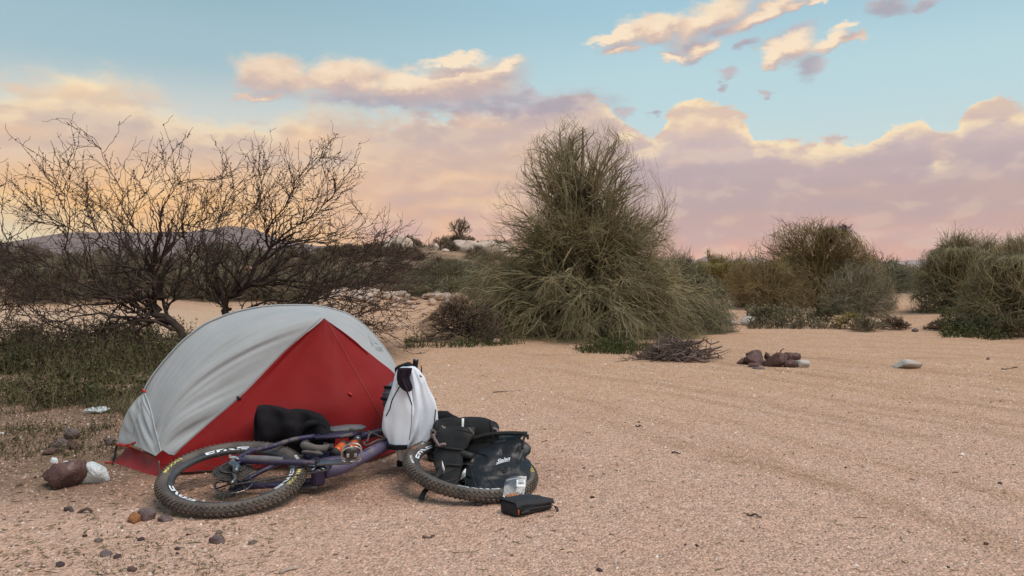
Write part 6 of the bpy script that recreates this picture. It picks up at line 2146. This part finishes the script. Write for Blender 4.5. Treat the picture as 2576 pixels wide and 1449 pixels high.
def build_rocks():
    L = [
        (146, 1232, 108, 70, M_MAROON, 1103, 'large maroon rock on the gravel left of the tent', None),
        (222, 1218, 76, 54, M_QUARTZ, 1207, 'white quartz rock leaning against the large maroon rock', None),
        (134, 1165, 20, 15, M_QUARTZ, 3, 'small white quartz chip behind the top of the maroon rock', None),
        (160, 1167, 18, 7, M_QUARTZ, 4, 'flat white chip just behind the large maroon rock', None),
        (229, 1041, 64, 15, M_QUARTZ, 5, 'flat white quartz rock in the weeds left of the tent', None),
        (121, 1145, 42, 19, M_MAROON, 6, 'low maroon stone in front of the dark stone cluster', None),
        (132, 1127, 52, 20, M_PURPROCK, 7, 'long purplish stone at the left of the dark cluster', None),
        (172, 1107, 40, 27, M_PURPROCK, 8, 'tallest purplish stone of the dark cluster left of the tent', None),
        (178, 1131, 27, 22, M_MAROON, 9, 'small maroon stone at the right of the dark cluster', None),
        (271, 1121, 29, 20, M_PURPROCK, 10, 'grey stone just left of the tent corner strap', None),
        (332, 1316, 36, 28, M_ORANGEROCK, 11, 'orange stone touching a purple one left of the rear wheel', None),
        (366, 1311, 42, 33, M_PURPROCK, 12, 'purple stone touching the orange one left of the rear wheel', None),
        (410, 1313, 36, 18, M_PURPROCK, 13, 'low grey stone closest to the rear tyre', None),
        (264, 1401, 30, 15, M_PURPROCK, 14, 'small purplish stone above the pink chips near the bottom edge', None),
        (268, 1411, 26, 8, M_TANROCK, 15, 'small pink chip under the purplish stone near the bottom edge', None),
        (330, 1438, 24, 15, M_MAROON, 16, 'small maroon stone at the bottom edge left of the stick', None),
        (542, 1371, 42, 22, M_PURPROCK, 17, 'flat purple stone on the gravel below the rear wheel', None),
        (518, 1424, 12, 7, M_PALEROCK, 18, 'tiny pale stone left of the bleached stick', None),
        # fire ring
        (1871, 916, 30, 16, M_REDROCK, 21, 'small round stone at the left end of the fire ring', None),
        (1911, 920, 61, 29, M_REDROCK, 1022, 'big reddish stone left of centre in the fire ring', None),
        (1899, 924, 31, 11, M_REDROCK, 24, 'flat stone in front of the big left stone of the fire ring', None),
        (1916, 929, 36, 6, M_PURPROCK, 25, 'thin stone sliver lying foremost in the fire ring', None),
        (1960, 924, 63, 39, M_REDROCK, 1026, 'tallest brown stone in the middle of the fire ring', None),
        (1993, 925, 32, 21, M_REDROCK, 27, 'reddish stone right of the tallest one in the fire ring', None),
        (2021, 925, 41, 20, M_WHITEROCK, 28, 'pale grey stone at the right end of the fire ring', None),
        # others
        (2291, 928, 74, 24, M_WHITEROCK, 31, 'broad white stone half sunk in the sand on the right', None),
        (1888, 822, 37, 27, M_WHITEROCK, 32, 'rounded whitish boulder right of the big tree', None),
        (1842, 806, 38, 28, M_TANROCK, 33, 'tan boulder behind the whitish one right of the big tree', None),
        (1852, 819, 28, 13, M_PALEROCK, 34, 'low pale boulder left of the rounded whitish boulder', None),
        (1246, 866, 26, 15, M_TANROCK, 35, 'tan stone in the green grass under the big tree', None),
        (2305, 835, 16, 10, M_PURPROCK, 36, 'small dark stone on the sand below the gap at right', None),
        (2488, 905, 10, 7, M_PURPROCK, 37, 'small dark stone on the sand near the right edge', None),
        (2270, 822, 14, 9, M_MAROON, 38, 'small dark stone at the foot of the mistletoe tree bank', None),
    ]
    for u, vb, w_, h_, m_, sd_, lb, gp in L:
        rock_px(u, vb, w_, h_, m_, sd_, lb, gp)
    rock_px(1908, 916, 42, 20, M_REDROCK, 23, 'reddish stone lying on top of the big left stone of the fire ring', None, lift=0.07, dy=0.04)
    rock_px(2000, 916, 42, 22, M_REDROCK, 29, 'reddish stone lying behind on the right of the fire ring', None, lift=0.03, dy=0.06)
    rock_px(1936, 916, 18, 22, M_MAROON, 30, 'small dark stone wedged between the two largest of the fire ring', None, lift=0.04, dy=0.05)

    # rubble along the berm: individual stones of a few shapes
    r = np.random.default_rng(45)
    shapes = []
    for k in range(8):
        V, Fc = rock_verts(2, 200 + k, (1, r.uniform(0.7, 1.0), r.uniform(0.5, 0.75)), 8, 0.1)
        shapes.append((mk_mesh('rock', V, [Fc], False, [M_RUBBLE_TAN]), mk_mesh('rock', V, [Fc], False, [M_RUBBLE_PALE])))
    big = [(985, 772, 54, 24, 'largest tan boulder on the rubble berm behind the tent'), (1072, 768, 48, 22, 'tan boulder right of a small white one on the rubble berm'), (1165, 768, 52, 26, 'pale boulder at the right end of the rubble berm'), (1022, 768, 24, 14, 'small whitish boulder between two tan ones on the berm'), (895, 806, 34, 14, 'tan stone low on the berm slope just right of the tent')]
    for k, (u, vb, w_, h_, lb) in enumerate(big):
        z = 0.45 if vb < 790 else 0.15
        p = gd(u, vb, z)
        V, Fc = rock_verts(3, 300 + k, (w_ * p[1] / F / 2, w_ * p[1] / F / 2 * 0.8, h_ * p[1] / F * 0.6), 9, 0.09)
        tag(link('rock', mk_mesh('rock', V, [Fc], False, [M_RUBBLE_PALE if k in (2, 3) else M_RUBBLE_TAN]), (p[0], p[1], float(hgt(p[0], p[1])) - 0.02)), lb, 'rock')
    for k in range(150):
        t = r.random()
        x = r.uniform(-5.2, -0.7)
        y = 16.0 + 2.9 * r.random() ** 0.55
        s = float(np.exp(r.normal(-2.15, 0.42))) * (1.0 if y > 17.3 else 0.55)
        s = min(s, 0.26)
        o = link('rock', shapes[r.integers(8)][int(r.random() < 0.45)], (x, y, float(hgt(x, y)) - 0.01))
        o.scale = (s, s, s)
        o.rotation_euler = (r.normal(0, 0.25), r.normal(0, 0.25), r.uniform(0, 6.28))
        lx = ('at its left end', 'left of its middle', 'in its middle', 'right of its middle', 'at its right end')[min(4, int((x + 5.2) / 0.9))]
        ly = 'on its foot' if y < 17.0 else ('on its slope' if y < 18.2 else 'on its crest')
        lb = ('pale' if o.data.materials[0] is M_RUBBLE_PALE else 'tan') + (' small stone' if s < 0.09 else ' larger stone') + ' of the rubble berm, ' + lx + ', ' + ly
        tag(o, lb, 'rock', 'rubble stones on the berm')
    # outcrops on the rocky rise
    spec = [(985, 655, 62, 34, 47), (1010, 652, 60, 38, 46.5), (960, 660, 40, 22, 47), (1160, 652, 50, 24, 47), (1190, 662, 70, 28, 46), (1225, 672, 90, 40, 45), (1120, 662, 22, 16, 46), (1098, 655, 14, 16, 46.5), (1118, 668, 26, 10, 45.5), (1270, 668, 70, 36, 45), (905, 668, 30, 16, 47)]
    lbs = ['left pale outcrop block on the crest of the rocky rise', 'tallest pale outcrop block on the crest of the rocky rise', 'low pale block at the left end of the crest', 'pale block under the dead bush on the rise', 'long pale ledge right of the dead bush on the rise', 'broad pale ledge beside the big tree on the rise', 'small white stone at the centre of the rise', 'pointed white stone at the centre of the rise', 'flat white stone below the pointed one on the rise', 'pale ledge seen behind the big tree on the rise', 'small pale block left on the slope of the rise']
    for k, (u, vb, w_, h_, d) in enumerate(spec):
        p = at(u, vb, d)
        s = d / F
        V, Fc = rock_verts(3, 400 + k, (w_ * s / 2, w_ * s / 2.4, h_ * s * 0.75), 10, 0.14)
        z = float(hgt(p[0], d))
        tag(link('rock', mk_mesh('rock', V, [Fc], False, [M_RUBBLE_PALE]), (p[0], d, z - 0.08)), lbs[k], 'rock')
    # scattered single stones on the near gravel
    sm = []
    for k in range(6):
        V, Fc = rock_verts(2, 500 + k, (1, r.uniform(0.7, 0.95), r.uniform(0.45, 0.7)), 7, 0.1)
        sm.append([mk_mesh('stone', V, [Fc], False, [m_]) for m_ in (M_PURPROCK, M_TANROCK, M_MAROON, M_PALEROCK)])
    names = ('purplish', 'tan', 'maroon', 'pale')
    for k in range(115):
        if k < 62:
            u, v = r.uniform(-10, 620), r.uniform(1060, 1445)
        else:
            u, v = r.uniform(600, 2570), r.uniform(960, 1445)
        p = gd(u, v)
        if 0.0 > p[0] > -2.3 and 3.55 < p[1] < 5.6:
            continue
        s = float(np.exp(r.normal(-4.45, 0.45))) * (1.0 if k < 62 else 0.7)
        ci = int(r.choice(4, p=[0.36, 0.24, 0.24, 0.16]))
        o = link('stone', sm[r.integers(6)][ci], (p[0], p[1], -0.002))
        o.scale = (s, s, s)
        o.rotation_euler = (0, 0, r.uniform(0, 6.28))
        sz = 'tiny ' if s < 0.0095 else ('small ' if s < 0.014 else 'larger ')
        if k < 62:
            wh = 'near the maroon rock left of the tent' if v < 1235 else ('before the rear wheel' if u > 380 and v < 1340 else ('left of the rear wheel' if v < 1340 else ('in the lower left corner' if u < 300 else 'near the bottom edge below the bicycle')))
        else:
            wh = ('far' if v < 1080 else ('mid' if v < 1260 else 'near')) + ' part of the open lot, ' + ('below the bags' if u < 1250 else ('below the wood heap' if u < 1800 else ('below the fire ring' if u < 2150 else 'toward the right edge')))
        tag(o, sz + names[ci] + ' stone on the gravel, ' + wh, 'stone', 'small stones strewn on the gravel')


build_rocks()


# ------------------------------------------------------------------ dead wood
def crooked(a, b, r_, n, rr, wob):
    L = smooth_line([a, b], n)
    L[1:-1] += rr.normal(0, wob, (n - 2, 3))
    L = smooth_line(L, n * 2)
    return tubes(L[None], np.linspace(r_, r_ * 0.55, n * 2)[None], 6, True)


def build_wood():
    r = np.random.default_rng(61)
    c = gd(1706, 905)
    s = c[1] / F
    P = lambda u, v, dy=0.0, dz=0.0: np.array([(u - 1706) * s + c[0], c[1] + dy, max(0.0, (905 - v)) * s * 1.6 + dz])
    sticks = [((1622, 902), (1790, 888), 0.0, 0.016), ((1640, 884), (1730, 892), -0.1, 0.026), ((1650, 905), (1760, 880), 0.1, 0.018), ((1680, 908), (1812, 884), -0.15, 0.015), ((1690, 902), (1770, 908), -0.25, 0.026), ((1610, 908), (1700, 880), 0.15, 0.013),
              ((1700, 898), (1800, 905), 0.05, 0.017), ((1660, 912), (1745, 898), -0.2, 0.020), ((1630, 896), (1720, 912), 0.2, 0.016), ((1730, 908), (1806, 894), 0.2, 0.014), ((1640, 910), (1690, 892), -0.1, 0.022), ((1720, 886), (1812, 878), 0.1, 0.012), ((1605, 905), (1660, 896), 0.0, 0.012), ((1650, 890), (1800, 902), 0.25, 0.015)]
    lbs = ['longest thin', 'thick forked pale', 'slanting mid-brown', 'thin front right', 'thick weathered front', 'thin far left', 'straight right-hand', 'stout front', 'crossing rear', 'thin rear right', 'stout left', 'thin topmost', 'short leftmost', 'long rear']
    for k, (a, b, dy, r_) in enumerate(sticks):
        V, Fs = crooked(P(*a, dy, 0.012), P(*b, dy + r.uniform(-0.12, 0.12), 0.012), r_ * 1.3, 6, r, 0.02)
        V[:, 2] = np.maximum(V[:, 2], 0.0)
        # a side snag
        a0 = V[len(V) // 2]
        V2, F2 = crooked(a0, a0 + np.array([r.normal(0, .08), r.normal(0, .08), r.uniform(.01, .08)]), r_ * 0.5, 4, r, 0.008)
        thing_mesh('stick', *join([(V, Fs), (V2, F2)]), M_DEADWOOD, lbs[k] + ' stick in the heap of dead wood before the big tree', 'stick', 'dead sticks in the wood heap')
    n = 520
    p0 = np.stack([r.normal(1700, 44, n), np.full(n, 0), r.uniform(0.01, 0.26, n)], -1)
    A = np.stack([(p0[:, 0] - 1706) * s + c[0], c[1] + r.normal(0.02, 0.16, n), p0[:, 2] * np.exp(-((p0[:, 0] - 1700) / 75) ** 2)], -1)
    d = unit(np.stack([r.normal(0, 1, n), r.normal(0, 0.7, n), r.normal(0.1, 0.35, n)], -1)) * r.uniform(0.08, 0.3, (n, 1))
    Q = np.stack([A, A + d * 0.5 + r.normal(0, 0.012, (n, 3)), A + d], 1)
    Q[..., 2] = np.maximum(Q[..., 2], 0.006)
    thing_mesh('brushwood', *tubes(Q, np.tile([0.006, 0.0045, 0.002], (n, 1)), 4), M_DEADWOOD, 'tangle of thin dead twigs in the wood heap', 'twigs', None, 'stuff')
    # sticks on the fire ring
    c = gd(1985, 915)
    s = c[1] / F
    for a, b, r_, lb in (((1968, 893), (1978, 878), 0.010, 'upright charred stick poking out of the fire ring'), ((1975, 896), (2012, 890), 0.016, 'thick stick end lying on the right stones of the fire ring'), ((1980, 892), (2012, 894), 0.012, 'thin stick lying on the right stones of the fire ring')):
        A = np.array([(a[0] - 1985) * s + c[0], c[1] + 0.12, (915 - a[1]) * s])
        B = np.array([(b[0] - 1985) * s + c[0], c[1] + 0.08, (915 - b[1]) * s])
        thing_mesh('stick', *crooked(A, B, r_, 5, r, 0.005), M_DEADWOOD, lb, 'stick')
    # single sticks
    M_BLEACH = mat('bleached_wood', (0.42, 0.34, 0.27), (0.32, 0.25, 0.20), 20, 0.9)
    M_DARKBARK = mat('dark_bark', (0.085, 0.06, 0.052), (0.13, 0.095, 0.08), 16, 0.95)
    for a, b, r_, m_, lb in (((704, 1445), (770, 1426), 0.007, M_BLEACH, 'bleached stick at the bottom edge below the bicycle'), ((768, 1353), (790, 1346), 0.003, M_BLEACH, 'thin pale straw near the bottom edge'), ((163, 1286), (232, 1292), 0.012, M_DARKBARK, 'dark piece of bark on the gravel left of the rear wheel'), ((1066, 1353), (1094, 1352), 0.007, M_DARKBARK, 'dark curled leaf scrap on the gravel below the front wheel'),
                          ((1880, 1296), (1916, 1304), 0.006, M_DARKBARK, 'dark twig scrap on the open gravel at right'), ((1240, 988), (1310, 983), 0.006, M_DARKBARK, 'crooked twig on the sand right of the jacket'), ((490, 1387), (520, 1391), 0.004, M_BLEACH, 'pale straw left of the bleached stick'), ((1690, 1140), (1712, 1142), 0.006, M_DARKBARK, 'small dark chip on the gravel right of the bags'),
                          ((1600, 1073), (1614, 1075), 0.008, M_DARKBARK, 'dark chip on the gravel between bags and wood heap'), ((2520, 930), (2560, 925), 0.010, M_DARKBARK, 'dark stick on the sand at the right edge')):
        A, B = gd(*a), gd(*b)
        thing_mesh('stick', *crooked(A + (0, 0, r_ * .8), B + (0, 0, r_ * .8), r_, 5, r, r_ * 0.8), m_, lb, 'stick')


build_wood()


# ------------------------------------------------------------------ grass and weeds
M_GRASS = bark('grass_blade', (0.056, 0.060, 0.026), (0.105, 0.094, 0.046), 2.0, (0.5, 1.5))
M_GRASS2 = bark('grass_blade_fresh', (0.070, 0.078, 0.030), (0.095, 0.090, 0.042), 2.0, (0.5, 1.5))
M_STRAW = bark('dry_stalk', (0.28, 0.215, 0.125), (0.20, 0.16, 0.095), 3.0, (0.5, 1.4))


def blades(xy, hmin, hmax, w_, r, lean=0.45):
    n = len(xy)
    z = hgt(xy[:, 0], xy[:, 1])
    b = np.c_[xy, z - 0.003]
    h_ = r.uniform(hmin, hmax, n)[:, None]
    a = r.uniform(0, 6.283, n)
    side = np.stack([np.cos(a), np.sin(a), a * 0], -1) * w_
    ln = np.stack([r.normal(0, lean, n), r.normal(0, lean, n), np.ones(n)], -1)
    ln = unit(ln)
    m1 = b + ln * h_ * 0.55
    tip = b + unit(ln + np.stack([ln[:, 0], ln[:, 1], -0.1 * np.ones(n)], -1) * 0.8) * h_
    V = np.stack([b - side, b + side, m1 - side * 0.7, m1 + side * 0.7, tip], 1).reshape(-1, 3)
    i = np.arange(n)[:, None] * 5
    return V, [np.concatenate([i + [0, 1, 3], i + [0, 3, 2], i + [2, 3, 4]])]


def weeds(xy, hmin, hmax, r, rad=0.0025, nl=12, leaf=0.022):
    n = len(xy)
    z = hgt(xy[:, 0], xy[:, 1])
    b = np.c_[xy, z]
    h_ = r.uniform(hmin, hmax, (n, 1))
    d = unit(np.stack([r.normal(0, .22, n), r.normal(0, .22, n), np.ones(n)], -1))
    Q = np.stack([b, b + d * h_ * .35 + r.normal(0, .012, (n, 3)), b + d * h_ * .7 + r.normal(0, .018, (n, 3)), b + d * h_ + r.normal(0, .02, (n, 3))], 1)
    stems = tubes(Q, np.tile([rad, rad * .8, rad * .6, rad * .4], (n, 1)), 3)
    i = r.integers(0, n, n * nl)
    p, tg, _, _ = lines_at(Q, i, r.uniform(0.1, 1.0, n * nl))
    dr = unit(r.normal(size=(n * nl, 3)) + np.array([0, 0, 0.35]))
    L = r.uniform(.5, 1.4, (n * nl, 1)) * leaf
    sd_ = unit(np.cross(dr, r.normal(size=(n * nl, 3)))) * L * 0.28
    V = np.stack([p, p + dr * L * .5 + sd_, p + dr * L, p + dr * L * .5 - sd_], 1).reshape(-1, 3)
    k = np.arange(n * nl)[:, None] * 4
    return stems, (V, [k + [0, 1, 2, 3]])


def build_grass():
    r = np.random.default_rng(71)

    def area(n, u0, u1, v0, v1, pw=1.0, holes=0.0, sc=1.5, seed=1, edge=0.0):
        u = r.uniform(u0, u1, n)
        v = v0 + (v1 - v0) * r.random(n) ** pw
        v = v + edge * vnoise(np.c_[u, u * 0, u * 0], 0.02, seed + 3, 3)
        q = np.array([gd(a, b)[:2] for a, b in zip(u, v)])
        if holes:
            nz = vnoise(np.c_[q, q[:, 0] * 0], sc, seed, 3)
            q = q[nz > holes - r.random(len(q)) * 0.25]
        return q

    def stuff(name, VF, m_, label):
        o = link(name, mk_mesh(name, VF[0], VF[1], False, [m_]))
        tag(o, label, None, None, 'stuff')

    # dense tall weeds behind and left of the tent
    q = area(9000, -60, 480, 866, 1015, 2.2, 0.05, 3.0, 3, 26.0)
    q = q[np.argsort(vnoise(np.c_[q, q[:, 0] * 0], 5.0, 17, 2) + 0.9 * r.random(len(q)))]
    st, lf = weeds(q[:2300], 0.12, 0.46, r, 0.0025, 14, 0.03)
    stuff('grass', join([blades(q[:4200], 0.05, 0.20, 0.0045, r), lf]), M_GRASS, 'tall dark green weeds behind and left of the tent')
    stuff('dry_stalk', st, M_STRAW, 'dry stalks among the weeds left of the tent')
    # low patchy weeds round the stones
    q = area(15000, -40, 430, 930, 1190, 2.0, 0.22, 7.0, 5, 20.0)
    q = q[(q[:, 1] > 5.6) | (r.random(len(q)) < 0.30)]
    q = q[~((q[:, 0] > -2.42) & (q[:, 1] < 6.0))]
    st, lf = weeds(q[:1300], 0.04, 0.17, r, 0.0018, 10, 0.014)
    stuff('grass', join([blades(q, 0.02, 0.09, 0.0028, r, 0.7), lf]), M_GRASS, 'low patchy weeds on the trampled soil left of the tent')
    stuff('dry_stalk', st, M_STRAW, 'short dry stalks on the trampled soil left of the tent')
    q = area(1700, -20, 560, 1180, 1449, 0.8, 0.42, 5.0, 8)
    stuff('grass', blades(q, 0.008, 0.034, 0.0020, r, 0.9), M_GRASS2, 'tiny green sprouts on the gravel at lower left')
    # litter of straws and chips
    n = 1300
    p = np.array([gd(a, b) for a, b in zip(np.where(r.random(n) < 0.7, r.uniform(-20, 700, n), r.uniform(0, 2600, n)), r.uniform(930, 1449, n))])
    a = r.uniform(0, 6.283, n)
    L = np.exp(r.normal(-3.6, 0.45, n))[:, None]
    d = np.stack([np.cos(a), np.sin(a), r.normal(0, .08, n)], -1) * L
    Q = np.stack([p + (0, 0, .004), p + d * .5 + np.c_[r.normal(0, .003, (n, 2)), np.full(n, .005)], p + d + (0, 0, .004)], 1)
    stuff('dry_litter', tubes(Q, np.tile([.0018, .0022, .001], (n, 1)) * r.uniform(.6, 1.5, (n, 1)), 3), M_STRAW, 'dry twig and straw litter on the gravel')
    # green fringe under the big tree
    q = area(7000, 1020, 1600, 854, 892, 1.0, 0.16, 3.0, 9, 8.0)
    q = q[np.abs(q[:, 1] - 11.6 - 0.25 * np.sin(q[:, 0] * 2.1)) < 1.0 - 0.25 * np.abs(q[:, 0] + 0.6) * (q[:, 0] < -0.6)]
    st, lf = weeds(q[:300], 0.06, 0.26, r, 0.003, 10, 0.026)
    stuff('grass', join([blades(q, 0.03, 0.14, 0.006, r), lf]), M_GRASS2, 'green grass fringe under the left of the big tree')
    q = area(1500, 1500, 1720, 866, 884, 1.0, 0.0, 0.9, 10)
    stuff('grass', blades(q, 0.03, 0.12, 0.006, r), M_GRASS2, 'thin grass under the right of the big tree')
    # green growth on the right bank
    q = area(3400, 2370, 2640, 796, 848, 1.0, 0.05, 1.2, 11, 6.0)
    st, lf = weeds(q[:500], 0.08, 0.26, r, 0.004, 10, 0.04)
    stuff('grass', join([blades(q, 0.04, 0.16, 0.008, r), lf]), M_GRASS2, 'green herbs on the bank at right of the sandy gap')
    q = area(3600, 1880, 2300, 794, 826, 1.0, 0.05, 0.8, 12)
    st, lf = weeds(q[:800], 0.06, 0.26, r, 0.004, 10, 0.04)
    stuff('grass', join([blades(q, 0.04, 0.16, 0.008, r), lf]), M_SCRUB, 'brownish low herbs along the bank under the mistletoe tree')
    # single low cushions along that bank
    for k, (u, v, w_, h_, m_, lb) in enumerate([(1925, 820, 0.35, 0.30, M_GRASS2, 'round green cushion right of the whitish boulder'), (2140, 826, 0.30, 0.26, M_YELLOW, 'small yellow green tuft on the bank under the mistletoe tree'), (2185, 832, 0.35, 0.24, M_PALO_GREY, 'grey tuft on the bank at right of the yellow green one'), (2075, 815, 0.28, 0.2, M_GRASS2, 'low green tuft on the bank left of the yellow green one'), (2245, 828, 0.30, 0.18, M_SCRUB2, 'brown tuft at the right end of the bank'),
                                             (2560, 850, 0.55, 0.4, M_GRASS, 'dark green clump at the right edge'), (2390, 832, 0.4, 0.16, M_SCRUB2, 'low brown tuft on the sand right of the gap')]):
        p = gd(u, v)
        palo('herb_tuft', (p[0], p[1]), lb, 'plant', [(0, w_, w_), (h_ * .5, w_, w_), (h_, w_ * .4, w_ * .4)], 600 + k, 12, 60, 260, 700, m_, M_SCRUB2, 0.012, (0.005, 0.0045), 0.05, 0.0, 0.2, None, (0.06, 0.16), brL=(0.08, 0.2))


build_grass()

# ------------------------------------------------------------------ air between the camp and the far hills
def build_haze():
    V, Fs = box((0, 0, 0), (18000, 18000, 1), None, 0.01)
    V = np.asarray(V)
    z0, z1 = -40.0, 420.0
    V[:, 2] = np.where(V[:, 2] > 0, z1, z0)
    m = bpy.data.materials.new('pale_haze')
    m.use_nodes = True
    N = NT(m.node_tree)
    N.n.remove(N.n['Principled BSDF'])
    pv = N.n.new('ShaderNodeVolumePrincipled')
    pv.inputs['Color'].default_value = (0.95, 0.90, 0.90, 1)
    pv.inputs['Density'].default_value = 0.00004
    N.l.new(pv.outputs[0], N.n['Material Output'].inputs['Volume'])
    o = link('haze', mk_mesh('haze', V, Fs, False, [m]))
    tag(o, 'thin evening haze fading the far hills', None, None, 'stuff')


build_haze()
